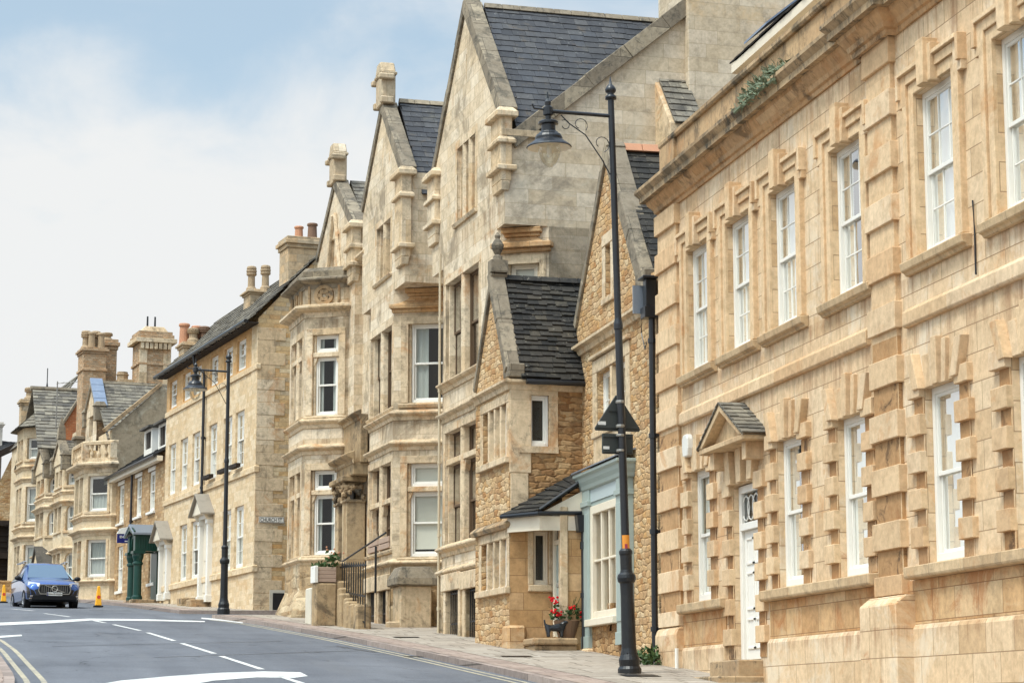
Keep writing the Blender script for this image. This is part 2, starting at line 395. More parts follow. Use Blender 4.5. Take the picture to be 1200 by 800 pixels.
M['gothic_dress'] = stone('cream_dressed_stone', [rgb(208, 189, 158), rgb(200, 177, 142), rgb(212, 196, 168)], 1.3, 2.2, .003, rgb(150, 128, 98),
    patch=[(rgb(182, 128, 76), .65, .8, .55), (rgb(112, 98, 80), .65, 1.2, .57), (rgb(78, 68, 56), .65, 2.6, .59)], streak=.9, scol=rgb(82, 67, 50), lichen=.5, lcol=rgb(96, 86, 72), bump=.6)
M['gothic_orange'] = stone('orange_stained_stone', [rgb(192, 158, 116), rgb(182, 140, 94), rgb(200, 172, 132)], .9, .5, .005, rgb(120, 90, 62),
    patch=[(rgb(206, 186, 154), .6, .9, .55), (rgb(168, 106, 56), .6, .7, .55), (rgb(84, 70, 56), .6, 1.6, .6)], streak=.6, scol=rgb(84, 66, 50), lichen=.3, bump=.6)
M['gothic_worn'] = stone('sooty_porch_stone', [rgb(176, 154, 120), rgb(160, 136, 102), rgb(186, 166, 134)], 1.3, 2.2, .003, rgb(120, 100, 76),
    patch=[(rgb(84, 74, 62), .75, .9, .5), (rgb(172, 122, 74), .6, 1.1, .58)], streak=.8, scol=rgb(76, 64, 50), lichen=.5, bump=.7)
M['lobby'] = stone('tan_lobby_stone', [rgb(186, 152, 110), rgb(176, 140, 96), rgb(194, 162, 122)], .72, .36, .006, rgb(130, 100, 70),
    patch=[(rgb(150, 108, 68), .5, .9, .55), (rgb(104, 82, 60), .4, 1.8, .6)], streak=.4, scol=rgb(96, 76, 56), lichen=.12, bump=.45)
M['gothic_low'] = rubble('eroded_base_stone', [rgb(190, 168, 134), rgb(172, 142, 102), rgb(198, 180, 148), rgb(160, 134, 100), rgb(194, 174, 140)], .75, .42, rgb(128, 108, 82), .04,
    patch=[(rgb(176, 120, 66), .6, 1.1, .58), (rgb(206, 192, 164), .65, .9, .54), (rgb(84, 76, 64), .8, .7, .55)], streak=.75, scol=rgb(84, 74, 60), lichen=.55, lcol=rgb(92, 84, 70), bump=1., rnd=.6)
M['grey_side'] = stone('grey_side_ashlar', [rgb(198, 183, 157), rgb(193, 177, 150), rgb(204, 191, 168), rgb(194, 179, 155)], 1.15, .34, .005, rgb(158, 142, 116),
    patch=[(rgb(196, 164, 120), .55, .35, .55), (rgb(122, 112, 98), .7, .4, .56), (rgb(200, 190, 170), .5, .6, .56), (rgb(150, 112, 74), .4, 1.2, .64)], streak=.55, scol=rgb(108, 98, 82), lichen=.3, lcol=rgb(112, 102, 88), bump=.35)
M['coping'] = stone('lichened_coping', [rgb(140, 130, 112), rgb(124, 114, 98), rgb(158, 146, 124)], 1.4, .8, .006, rgb(80, 74, 64),
    patch=[(rgb(182, 168, 142), .6, 1.3, .6), (rgb(78, 74, 66), .7, 2.4, .52)], streak=.3, lichen=.8, lcol=rgb(76, 72, 64), bump=.8)
M['coping_pale'] = stone('pale_coping', [rgb(196, 180, 152), rgb(182, 162, 132), rgb(202, 188, 164)], 1.6, .9, .005, rgb(128, 112, 90),
    patch=[(rgb(182, 140, 92), .5, .8, .6), (rgb(108, 98, 82), .6, 1.6, .57)], streak=.6, lichen=.5, lcol=rgb(104, 96, 82), bump=.6)
M['georgian'] = stone('pale_coursed_ashlar', [rgb(210, 188, 152), rgb(203, 178, 140), rgb(213, 194, 162), rgb(206, 183, 147)], .5, .17, .004, rgb(190, 166, 130),
    patch=[(rgb(190, 150, 102), .5, .55, .57), (rgb(150, 130, 104), .45, 1.1, .6), (rgb(214, 202, 178), .5, .5, .56)], streak=.3, bump=.35)
M['georgian_warm'] = stone('orange_top_storey_stone', [rgb(204, 168, 120), rgb(196, 154, 102), rgb(210, 178, 134)], .6, .25, .004, rgb(180, 142, 98), patch=[(rgb(214, 196, 162), .6, .4, .56)], streak=.3, bump=.35)
M['georgian_end'] = stone('gable_end_rubble', [rgb(206, 184, 144), rgb(196, 164, 116), rgb(204, 180, 140), rgb(194, 154, 102), rgb(172, 156, 130), rgb(208, 190, 154)], .52, .15, .008, rgb(166, 142, 108),
    rub=.06, patch=[(rgb(196, 146, 88), .5, .6, .56)], streak=.3, lichen=.12, bump=.6)
M['cottage'] = stone('brown_coursed_stone', [rgb(188, 158, 118), rgb(170, 136, 96), rgb(198, 172, 134), rgb(156, 124, 88), rgb(184, 150, 106)], .36, .13, .01, rgb(150, 124, 90), rub=.06, streak=.3, lichen=.18, bump=.7)
M['terrace'] = stone('far_terrace_ashlar', [rgb(205, 188, 158), rgb(201, 182, 149), rgb(209, 194, 166)], .7, .33, .003, rgb(188, 168, 136), patch=[(rgb(192, 158, 112), .5, .6, .58), (rgb(150, 136, 112), .5, .9, .58)], streak=.4, lichen=.1, bump=.35)
M['render_old'] = stone('old_render', [rgb(160, 146, 122), rgb(168, 154, 130), rgb(152, 138, 114)], 4., 3., .0, rgb(120, 108, 88), patch=[(rgb(194, 184, 162), .7, .7, .56), (rgb(112, 98, 78), .6, .9, .55)], streak=.6, lichen=.4, bump=.5)
M['brickish'] = stone('chimney_brick', [rgb(188, 154, 118), rgb(176, 138, 100), rgb(196, 166, 132), rgb(150, 128, 102), rgb(200, 174, 142)], .26, .095, .014, rgb(160, 142, 116), rub=.03, patch=[(rgb(112, 98, 82), .6, 1.2, .58)], streak=.4, lichen=.3, bump=.7)
M['red_brick'] = stone('orange_brick', [rgb(186, 116, 74), rgb(170, 100, 64), rgb(196, 130, 88)], .24, .08, .01, rgb(170, 134, 104), streak=.2, bump=.5)
M['chim_stone'] = stone('chimney_stone', [rgb(188, 172, 146), rgb(176, 156, 126), rgb(194, 166, 128), rgb(180, 166, 142)], .55, .28, .008, rgb(150, 134, 110), rub=.03, patch=[(rgb(110, 100, 86), .6, 1.1, .57)], streak=.5, lichen=.4, bump=.5)
M['render_pale'] = stone('pale_render', [rgb(196, 192, 182), rgb(188, 182, 170)], 4, 3, 0, rgb(120, 110, 100), streak=.4, lichen=.15, bump=.3)
# roofs
M['slate_blue'] = slate('blue_grey_slate', [rgb(60, 61, 65), rgb(70, 70, 72), rgb(52, 53, 57), rgb(80, 79, 79), rgb(64, 66, 71)],
    [(rgb(104, 100, 88), .5, 1.3, .58, .1), (rgb(186, 108, 40), .8, .55, .685, .03), (rgb(140, 140, 136), .55, 7, .6, .08), (rgb(46, 46, 48), .6, 1.1, .54, .1), (rgb(92, 82, 70), .55, 2.4, .57, .08)], .7)
M['slate_moss'] = slate('mossy_stone_slate', [rgb(46, 43, 39), rgb(60, 56, 50), rgb(36, 35, 33), rgb(74, 68, 58)],
    [(rgb(24, 24, 24), .8, 1.6, .5, .1), (rgb(120, 112, 96), .7, 6, .62, .06), (rgb(104, 62, 52), .5, .7, .66, .06), (rgb(150, 144, 128), .75, 11, .63, .04)], .9, .9)
M['slate_stone'] = slate('grey_stone_slate', [rgb(104, 98, 88), rgb(128, 120, 106), rgb(88, 83, 76), rgb(142, 134, 118), rgb(112, 106, 96)],
    [(rgb(60, 58, 54), .7, 2.2, .5, .12), (rgb(170, 160, 138), .6, 5, .6, .08)], .9, .7)
M['slate_dark'] = slate('dark_slate', [rgb(58, 58, 60), rgb(72, 72, 72), rgb(48, 48, 50)], [(rgb(112, 104, 90), .5, 2.5, .58, .1)], .8, .5)
M['lead'] = paint('lead_sheet', rgb(132, 140, 150), .35, .3, (.1, .1, .11, 1), .5, .3)
M['leadblue'] = paint('new_lead_flashing', rgb(116, 128, 146), .3, .3, (.5, .55, .6, 1), .6, .2)
M['hood_stone'] = paint('grey_hood_stone', rgb(146, 138, 126), .9, .5, rgb(96, 90, 80), .2, bump=.4)
# joinery, metal
M['white'] = paint('white_paint', rgb(226, 222, 212), .4, .12)
M['cream_paint'] = paint('cream_paint', rgb(220, 208, 186), .5, .25, rgb(150, 122, 90))
M['pipe_cream'] = paint('stone_coloured_pipe', rgb(188, 172, 144), .6, .4, rgb(130, 110, 86))
M['bluegreen'] = paint('duck_egg_paint', rgb(154, 165, 158), .45, .25, rgb(98, 112, 108))
M['fascia_blue'] = paint('pale_blue_fascia', rgb(176, 187, 186), .45, .12, rgb(120, 130, 130))
M['green'] = paint('dark_green_paint', rgb(14, 58, 48), .3, .25, rgb(10, 40, 34))
M['black'] = paint('black_gloss_paint', rgb(26, 28, 32), .32, .3, rgb(60, 58, 54), .5, bump=.1)
M['iron'] = paint('black_cast_iron', rgb(22, 23, 25), .4, .35, rgb(66, 62, 56), .45, bump=.25)
M['sign_back'] = paint('sign_back_grey', rgb(52, 56, 54), .5, .3, rgb(76, 74, 66))
M['alu'] = paint('bare_metal_band', rgb(150, 146, 138), .4, .3, rgb(90, 84, 76), .5, .6)
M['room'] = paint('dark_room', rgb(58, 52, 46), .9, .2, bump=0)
M['room_lit'] = paint('room_plaster', rgb(112, 96, 76), .9, .2, bump=0)
M['net'] = paint('white_net_curtain', rgb(232, 228, 218), .9, .1, rgb(170, 160, 146), .1, bump=0)
M['blind'] = paint('cream_blind', rgb(214, 208, 194), .8, .1, rgb(170, 160, 146), .1, bump=0)
M['glass'] = glassmat('window_glass'); M['glass_dim'] = glassmat('dim_window_glass', (.62, .66, .66))
M['terra'] = paint('terracotta', rgb(184, 134, 104), .8, .5, rgb(120, 96, 76), .2, bump=.3)
M['pot_stone'] = paint('sooty_chimney_pot', rgb(164, 142, 114), .9, .6, rgb(84, 76, 66), .2, bump=.5)
M['pot_dark'] = paint('brown_chimney_pot', rgb(122, 96, 78), .8, .5, rgb(70, 60, 54), .2, bump=.3)
M['timber'] = paint('pinkish_timber', rgb(168, 144, 126), .8, .4, rgb(110, 84, 70), .2, bump=.3)
M['frame_brown'] = paint('brown_stained_frame', rgb(96, 76, 56), .6, .3, rgb(60, 48, 38), .3)
M['darkwood'] = paint('black_timber', rgb(48, 40, 34), .8, .3, rgb(80, 66, 52), .2)
M['leaf'] = paint('leaf_green', rgb(62, 84, 44), .6, .6, rgb(36, 50, 28), .3, bump=0)
M['leaf_grey'] = paint('weed_grey_green', rgb(106, 116, 92), .7, .5, rgb(64, 72, 54), .3, bump=0)
M['red'] = paint('red_petals', rgb(200, 26, 30), .6, .2, rgb(120, 10, 16), .3, bump=0)
M['pink'] = paint('pink_petals', rgb(206, 116, 112), .6, .2, rgb(160, 60, 70), .3, bump=0)
M['earthen'] = paint('brown_glazed_pot', rgb(120, 92, 70), .5, .4, rgb(80, 60, 46), .4)
M['concrete'] = paint('pale_concrete', rgb(190, 184, 170), .9, .4, rgb(140, 128, 108), .2, bump=.4)
M['white_stone'] = paint('whitewashed_stone', rgb(206, 198, 180), .85, .4, rgb(160, 140, 110), .2, bump=.4)
# ------------------------------------------------------------------ builders
WCACHE = {}
F0 = F(0, 0, -90)
def rect(u0, u1, z0, z1): return [(u0, z0), (u1, z0), (u1, z1), (u0, z1)]
def arch(u0, u1, z0, z1, n=8):
    r = (u1-u0)/2; c = (u0+u1)/2
    return [(u0, z0), (u1, z0)]+[(c+r*math.cos(math.pi*i/n), z1-r*.7+r*.7*math.sin(math.pi*i/n)) for i in range(n+1)]
def rc(fr, xl, xr, yt, yb, off=0):
    ua = fr.uz(xl, (yt+yb)/2, off)[0]; ub = fr.uz(xr, (yt+yb)/2, off)[0]; xc = (xl+xr)/2
    return min(ua, ub), max(ua, ub), fr.uz(xc, yb, off)[1], fr.uz(xc, yt, off)[1]

def sash(parent, fr, u0, u1, z0, z1, off, cols=1, rows=1, split=.5, cur=None, frame='white', ft=.06, glass='glass', room='room', name='window', seed=0, nosill=False):
    """Window: joinery with rails and bars, pane, curtain or blind, and the dark room behind it."""
    w, h = round(u1-u0, 2), round(z1-z0, 2); w0, h0 = u1-u0, z1-z0
    key = (w, h, cols, rows, split, cur, frame, ft, glass, room, seed)
    if key not in WCACHE:
        m = MB(F0)
        m.box(0, ft, -.1, 0, 0, h); m.box(w-ft, w, -.1, 0, 0, h); m.box(ft, w-ft, -.1, 0, h-ft, h); m.box(ft, w-ft, -.1, .025, 0, ft*1.3)
        zs = h*split if split else None; bt = .045
        def leaf(a, b, o):
            m.box(ft, ft+bt, o-.035, o, a, b); m.box(w-ft-bt, w-ft, o-.035, o, a, b)
            m.box(ft+bt, w-ft-bt, o-.035, o, b-bt, b); m.box(ft+bt, w-ft-bt, o-.035, o, a, a+bt*1.2)
            iw = w-2*ft-2*bt; ih = b-a-2.2*bt
            for i in range(1, cols): x = ft+bt+iw*i/cols; m.box(x-.012, x+.012, o-.03, o-.004, a+bt*1.2, b-bt)
            for i in range(1, rows):
                z = a+bt*1.2+ih*i/rows
                for q in range(cols): m.box(ft+bt+iw*q/cols+.012*(q > 0), ft+bt+iw*(q+1)/cols-.012*(q < cols-1), o-.03, o-.005, z-.012, z+.012)
        if zs: leaf(zs-.02, h-ft, -.022); leaf(ft*1.3, zs+.025, -.06)
        else: leaf(ft*1.3, h-ft, -.03)
        me = mesh_only(m, M[frame], .004)
        g = MB(F0)
        if zs: g.poly([(ft, -.04, zs), (w-ft, -.04, zs), (w-ft, -.04, h-ft), (ft, -.04, h-ft)]); g.poly([(ft, -.078, ft), (w-ft, -.078, ft), (w-ft, -.078, zs), (ft, -.078, zs)])
        else: g.poly([(ft, -.05, ft), (w-ft, -.05, ft), (w-ft, -.05, h-ft), (ft, -.05, h-ft)])
        gm = mesh_only(g, M[glass])
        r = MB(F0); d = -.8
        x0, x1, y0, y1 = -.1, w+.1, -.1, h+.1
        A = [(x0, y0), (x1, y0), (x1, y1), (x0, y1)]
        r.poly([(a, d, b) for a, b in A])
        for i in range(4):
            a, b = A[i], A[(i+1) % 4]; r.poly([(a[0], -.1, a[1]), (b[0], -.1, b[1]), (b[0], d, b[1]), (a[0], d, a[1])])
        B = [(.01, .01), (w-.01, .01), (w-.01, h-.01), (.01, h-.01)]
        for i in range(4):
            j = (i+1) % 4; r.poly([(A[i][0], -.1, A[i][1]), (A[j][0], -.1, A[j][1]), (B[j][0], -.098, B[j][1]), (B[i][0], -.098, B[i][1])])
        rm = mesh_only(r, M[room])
        cm = None
        if cur:
            c = MB(F0); rr = random.Random(seed*7+3)
            kind, _, arg = cur.partition(':')
            spans = []
            if kind == 'net': spans = [(0, w, 0, h)]
            if kind == 'drape': spans = [(0, w*.3, 0, h), (w*.72, w, 0, h)]
            if kind == 'half': spans = [(0, w, 0, h*.5)]
            if kind == 'blind':
                k = float(arg or .5); c.box(.02, w-.02, -.125, -.115, h*(1-k), h)
            for a, b, lo, hi in spans:
                n = max(8, int((b-a)/.035)); ph = rr.random()*6
                pts = [(a+(b-a)*i/n, -.125+.018*math.sin(i*1.35+ph)+.008*rr.uniform(-1, 1)) for i in range(n+1)]
                for p, q in zip(pts, pts[1:]): c.poly([(p[0], p[1], lo), (q[0], q[1], lo), (q[0], q[1], hi), (p[0], p[1], hi)])
            cm = mesh_only(c, M['blind' if kind == 'blind' else 'net'], smooth=kind != 'blind')
        WCACHE[key] = (me, gm, rm, cm)
    me, gm, rm, cm = WCACHE[key]
    o = place(name, me, parent, fr, u0, off, z0)
    for nm, x in (('pane', gm), ('room_lining', rm), ('curtain' if not (cur or '').startswith('blind') else 'blind', cm)):
        if x:
            c = bpy.data.objects.new(nm, x); COL.objects.link(c); c.parent = o; WM[c.name] = WM[o.name]
    return o

def slates(parent, name, fr, eL, eR, rR, rL, row=.22, wid=.3, mat='slate_blue', th=.018, jit=.02, drop=0.):
    m = MB(fr); eL, eR, rR, rL = map(V, (eL, eR, rR, rL))
    nrm = (eR-eL).cross(rL-eL).normalized() if (rL-eL).length > .01 else (eR-eL).cross(rR-eL).normalized()
    if nrm.z < 0: nrm = -nrm
    L = (((rL+rR)-(eL+eR))/2).length; n = max(2, int(L/row))
    m.poly([tuple(q-nrm*.03) for q in (eL, eR, rR, rL)], .3)
    for i in range(n):
        a, b = i/n, min(1., (i+1)/n+.02)
        l0, r0, l1, r1 = eL.lerp(rL, a), eR.lerp(rR, a), eL.lerp(rL, b), eR.lerp(rR, b)
        W = (r0-l0).length
        if W < .08: continue
        k = RN.uniform(-wid, 0) if i % 2 else RN.uniform(-wid*.5, 0)
        while k < W:
            ww = wid*RN.uniform(.7, 1.3); s0, s1 = max(0, k)/W, min(W, k+ww-.006)/W; k += ww
            if s1-s0 < .004: continue
            j = RN.uniform(-jit, jit); up = (l1-l0).normalized()
            lift = nrm*(th*RN.uniform(1., 1.5)); lift2 = nrm*(th*.15)
            A = l0.lerp(r0, s0)+up*j+lift; B = l0.lerp(r0, s1)+up*(j+RN.uniform(-.006, .006))+lift; C = l1.lerp(r1, s1)+lift2; D = l1.lerp(r1, s0)+lift2
            q = RN.random()
            t = nrm*th*1.1
            ia = [m.p(*x) for x in (A, B, C, D)]; ib = [m.p(*x) for x in (A-t, B-t, C-t, D-t)]
            m.face(ia, q); m.face((ia[0], ia[1], ib[1], ib[0]), q); m.face((ia[1], ia[2], ib[2], ib[1]), q); m.face((ia[3], ia[0], ib[0], ib[3]), q)
    return m.build(name, M[mat], parent, weld=False)

def coping(parent, fr, path, o0, o1, t, mats=('coping', 'coping_pale'), name='coping', ov=.02):
    """Raking slab on top of a gable edge; path [(u,z)] from low to high, t thick (positive: left of travel)."""
    m = MB(fr)
    for a, b in zip(path, path[1:]):
        d = V((b[0]-a[0], b[1]-a[1])).normalized(); n = V((-d.y, d.x))*t
        L = math.hypot(b[0]-a[0], b[1]-a[1]); k = max(1, int(L/1.1))
        for i in range(k):
            p = V(a).lerp(V(b), i/k); q = V(a).lerp(V(b), (i+1)/k-.004/L*(i < k-1)); j = n*RN.uniform(.95, 1.05)
            m.prism([(p.x, o0, p.y), (q.x, o0, q.y), (q.x+j.x, o0, q.y+j.y), (p.x+j.x, o0, p.y+j.y)], (0, o1-o0+RN.uniform(-.008, .008), 0))
    return m.build(name, M[mats[0]] if isinstance(mats, tuple) else M[mats], parent, .012)

def pot(m, u, o, z, h, r, kind=0):
    if kind == 0: m.lathe(u, o, [(r*1.05, z), (r, z+.08), (r*.88, z+h*.85), (r*1.1, z+h*.87), (r*1.1, z+h*.95), (r*.95, z+h), (r*.7, z+h), (r*.7, z+h*.8)], 14)
    if kind == 1:      # tall shaft with a ringed head
        m.lathe(u, o, [(r*1.25, z), (r*1.2, z+.12), (r*.85, z+.2), (r*.8, z+h*.62), (r*1.15, z+h*.66), (r*1.2, z+h*.72), (r, z+h*.74), (r*1.2, z+h*.78), (r*1.2, z+h*.84), (r, z+h*.86), (r*1.15, z+h*.9), (r*1.05, z+h*.97), (r*.8, z+h), (r*.5, z+h*.98)], 12)
    if kind == 2:      # short octagonal
        m.lathe(u, o, [(r*1.2, z), (r*1.2, z+h*.1), (r, z+h*.14), (r, z+h*.6), (r*1.15, z+h*.65), (r*1.15, z+h*.75), (r*.95, z+h*.8), (r*.95, z+h), (r*.6, z+h), (r*.6, z+h*.8)], 8)
def chimney(parent, fr, u0, u1, o0, o1, z0, z1, mat, pots, cap=.28, capmat=None, bands=(), name='chimney'):
    m = MB(fr); m.box(u0, u1, o0, o1, z0, z1-cap)
    c = [(0, .05), (.35, .12), (.7, .05)]
    for i, (f, e) in enumerate(c):
        za = z1-cap+cap*f; zb = z1-cap+cap*(c[i+1][0] if i < 2 else 1)
        m.box(u0-e, u1+e, o0-e, o1+e, za+.001*i, zb)
    for zb in bands: m.box(u0-.06, u1+.06, o0-.06, o1+.06, zb, zb+.12)
    ch = m.build(name, M[mat], parent, .015)
    for (u, o, h, r, k, mt) in pots:
        p = MB(fr); pot(p, u, o, z1-.02, h, r, k); p.build('chimney_pot', M[mt], ch, smooth=False)
    return ch

def downpipe(parent, fr, u, o, z0, z1, r=.045, hopper=True, mat='black', name='downpipe'):
    m = MB(fr); m.lathe(u, o, [(r, z0), (r, z1)], 10)
    z = z0+.7
    while z < z1-.3: m.lathe(u, o, [(r*1.35, z), (r*1.35, z+.09)], 10); m.box(u-r*1.9, u+r*1.9, o-r*1.6, o-r*.6, z+.02, z+.07); z += 1.8
    if hopper: m.frust(u-.2, u+.2, o-.13, o+.15, z1-.02, z1+.28, -.03, -.03); m.box(u-.24, u+.24, o-.16, o+.19, z1+.285, z1+.33)
    return m.build(name, M[mat], parent, smooth=False)

def leaves(m, c, n, spread, size, mi=0, flat=.8):
    for _ in range(n):
        q = lambda k: max(-1.5, min(1.5, RN.gauss(0, 1)))*spread[k]
        p = V((q(0), q(1), q(2)))+V(c)
        d = V((RN.uniform(-1, 1), RN.uniform(-1, 1), RN.uniform(-.4, 1))).normalized(); s = d.cross(V((RN.uniform(-1, 1), RN.uniform(-1, 1), RN.uniform(-1, 1)))).normalized()
        L = size*RN.uniform(.6, 1.3); w = L*.32; k = s.cross(d)*L*.08
        m.m = mi
        m.poly([tuple(p), tuple(p+d*L*.45+s*w+k), tuple(p+d*L), tuple(p+d*L*.45-s*w+k)], RN.random())
def blade(m, base, tip, w):
    b, t = V(base), V(tip); d = (t-b); s = d.cross(V((RN.uniform(-1, 1), RN.uniform(-1, 1), .3))).normalized()*w; mid = b+d*.55+V((0, 0, d.length*.12))
    m.poly([tuple(b-s*.5), tuple(b+s*.5), tuple(mid+s), tuple(mid-s)]); m.poly([tuple(mid-s), tuple(mid+s), tuple(t)])
# ------------------------------------------------------------------ the near ashlar house on the right
FR = F(11.5, 40.3, 0)
def townhouse():
    fr = FR
    T = thing('townhouse', 'large warm ashlar house with quoins, heavy cornice and white sash windows, nearest on the right', 'house', fr, -9, 0, gz(31.3))
    UP = [(a, 5.98, 8.2) for a in (-1.75, -4.1, -6.4, -9.2, -12.5, -15.05, -17.4)]
    GF = [-1.82, -6.5, -9.2, -12.5, -15.2, -17.5]
    WU, WG, WD = 1.28, 1.15, 1.3
    DU = -4.2
    m = MB(fr)
    up = [rect(a-WU, a, z0, z1) for a, z0, z1 in UP]; gf = [rect(a-WG, a, 1.94, 4.22) for a in GF]; gf[0] = rect(GF[0]-1.1, GF[0], 1.94, 4.22)
    # reveals of the two storeys have their own depth: two sheets meeting at the string course
    m.wall([(-19.5, 5.2), (0, 5.2), (0, 9.5), (-19.5, 9.5)], up, 0, .26)
    m.wall([(-19.5, -1.4), (DU-WD, -1.4), (DU-WD, 3.74), (DU, 3.74), (DU, -1.4), (0, -1.4), (0, 5.2), (-19.5, 5.2)], gf, 0, .34)
    for u in (DU, DU-WD): m.poly([(u, 0, -1.4), (u, -.34, -1.4), (u, -.34, 3.74), (u, 0, 3.74)])
    m.poly([(DU, 0, 3.74), (DU-WD, 0, 3.74), (DU-WD, -.34, 3.74), (DU, -.34, 3.74)])
    m.poly([(0, 0, -1.4), (0, -9, -1.4), (0, -9, 10.5), (0, 0, 10.5)])
    m.poly([(0, -.35, 9.9), (-19.5, -.35, 9.9), (-19.5, -9, 9.9), (0, -9, 9.9)])
    m.build('wall', M['ashlar'], T)
    # stained apron and plinth
    m = MB(fr)
    for a, b in ((-19.5, DU-WD-.55), (DU+.45, -.05)):
        m.sep(); m.box(a, b, -.02, .022, 1.165, 1.74)
    m.build('apron', M['ashlar_stained'], T)
    m = MB(fr)
    for a, b in ((-19.5, -12.0), (-10.72, DU-WD-.5), (DU+.42, -1.22)):
        m.sep()
        m.prism([(a, .06, -1.3), (a, .06, 1.1), (a, .025, 1.165), (a, -.02, 1.165), (a, -.02, -1.3)], (b-a, 0, 0))
    m.build('plinth', M['ashlar'], T, .012)
    m = MB(fr)                                                    # buttress below the pilaster and the corner plinth
    m.prism([(-12.02, -.02, -1.3), (-12.02, .3, -1.3), (-12.02, .3, 1.44), (-12.02, .15, 1.56), (-12.02, -.02, 1.56)], (1.32, 0, 0))
    m.sep(); m.prism([(-1.26, -.02, -.4), (-1.26, .17, -.4), (-1.26, .17, 1.40), (-1.26, .13, 1.5), (-1.26, .08, 1.54), (-1.26, -.02, 1.54)], (1.36, 0, 0))
    m.build('pier_base', M['ashlar'], T, .015)
    # sills
    m = MB(fr)
    def slab(a, b, z0, z1, o, bev=.03):
        m.sep(); k = max(1, int((b-a)/1.6))
        for i in range(k):
            x0 = a+(b-a)*i/k; x1 = a+(b-a)*(i+1)/k-.004
            m.prism([(x0, -.2, z0), (x0, o-bev, z0), (x0, o, z0+bev), (x0, o, z1-.01), (x0, -.2, z1)], (x1-x0, 0, 0), RN.random())
    slab(-19.5, -12.0, 1.745, 1.92, .17); slab(-10.75, DU-WD-.45, 1.745, 1.92, .17); slab(DU+.3, -1.3, 1.745, 1.92, .17)
    m.build('sill_band', M['sill'], T, .012)
    m = MB(fr)
    for a, z0, z1 in UP:
        c0, c1 = a-WU-.4, a+.4
        m.sep(); m.prism([(c0, -.2, z0-.2), (c0, .06, z0-.2), (c0, .08, z0-.16), (c0, .13, z0-.14), (c0, .15, z0-.03), (c0, -.2, z0+.004)], (c1-c0, 0, 0), RN.random())
    m.build('window_sill', M['sill'], T, .012)
    # string course, stepping round the pilaster
    m = MB(fr)
    for a, b in ((-19.5, -11.98), (-10.62, -1.3)):
        m.sep(); k = max(1, int((b-a)/1.3))
        for i in range(k):
            x0 = a+(b-a)*i/k; x1 = a+(b-a)*(i+1)/k-.003
            m.prism([(x0, -.01, 5.1), (x0, .05, 5.1), (x0, .08, 5.13), (x0, .08, 5.30), (x0, .02, 5.36), (x0, -.01, 5.36)], (x1-x0, 0, 0), RN.random())
    m.build('string_course', M['ashlar_block'], T, .008)
    # rusticated pilaster and corner quoins
    for (a, b, z0) in ((-11.8, -10.8, 1.57), (-1.25, .06, 1.55)):
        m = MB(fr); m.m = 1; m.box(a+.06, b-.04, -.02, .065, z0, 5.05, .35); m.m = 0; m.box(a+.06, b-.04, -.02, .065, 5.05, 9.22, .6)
        z = z0+.3; i = 0
        m.box(a, b, -.02, .115, z0+.003, z0+.27, RN.random())
        while z < 9.0:
            h = .37; m.box(a-RN.uniform(0, .02), b+RN.uniform(0, .02), -.02, .115+RN.uniform(-.006, .006), z+.32, z+.32+h, RN.random()); z += .74; i += 1
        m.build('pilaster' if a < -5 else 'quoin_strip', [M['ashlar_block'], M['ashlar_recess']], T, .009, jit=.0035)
    # window surrounds, upper floor: eared architrave with a stepped key
    for a, z0, z1 in UP:
        m = MB(fr); l, r = a-WU, a
        for s, e in ((l, -1), (r, 1)):
            for k, (x0, x1, o) in enumerate(((0, .16, .05), (.16, .3, .085))):
                q0, q1 = sorted((s+e*x0, s+e*x1)); m.box(q0, q1, -.02, o, z0-.0, z1+(.16 if k == 0 else .0), .5+.1*k)
            q0, q1 = sorted((s+e*.163, s+e*.417)); m.box(q0, q1, -.02, .0865, z1-.12, z1+.34, RN.random())
            q0, q1 = sorted((s+e*.34, s+e*.423)); m.box(q0, q1, -.021, .13, z1-.0, z1+.36, RN.random())
        m.box(l, r, -.02, .051, z1, z1+.16, .5); m.box(l-.158, r+.158, -.02, .088, z1+.16, z1+.30, .6); m.box(l-.338, r+.338, -.02, .135, z1+.302, z1+.365, .4)
        c = (l+r)/2
        for k, (w, h, o) in enumerate(((.46, .47, .16), (.26, .56, .22))):
            m.prism([(c-w/2*.85, -.01, z1-.03-.02*k), (c+w/2*.85, -.01, z1-.03-.02*k), (c+w/2, -.01, z1+h), (c-w/2, -.01, z1+h)], (0, o, 0), RN.random())
        m.build('window_surround', M['ashlar_block'], T, .007, jit=.003)
    # ground floor: blocked surround and splayed keys
    def blocked(l, r, z0, z1, keys=True, name='window_surround'):
        m = MB(fr)
        for s, e in ((l, -1), (r, 1)):
            z = z0; i = 0
            while z < z1+.1:
                h = .27 if i % 2 else .22
                if i % 2: q0, q1 = sorted((s+e*.0, s+e*RN.uniform(.38, .46))); m.box(q0, q1, -.02, 0.088+RN.uniform(-.008, .008), z, min(z+h, z1+.12), RN.random())
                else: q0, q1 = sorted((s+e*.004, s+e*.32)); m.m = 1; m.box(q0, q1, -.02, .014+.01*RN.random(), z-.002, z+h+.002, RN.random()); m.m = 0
                z += h; i += 1
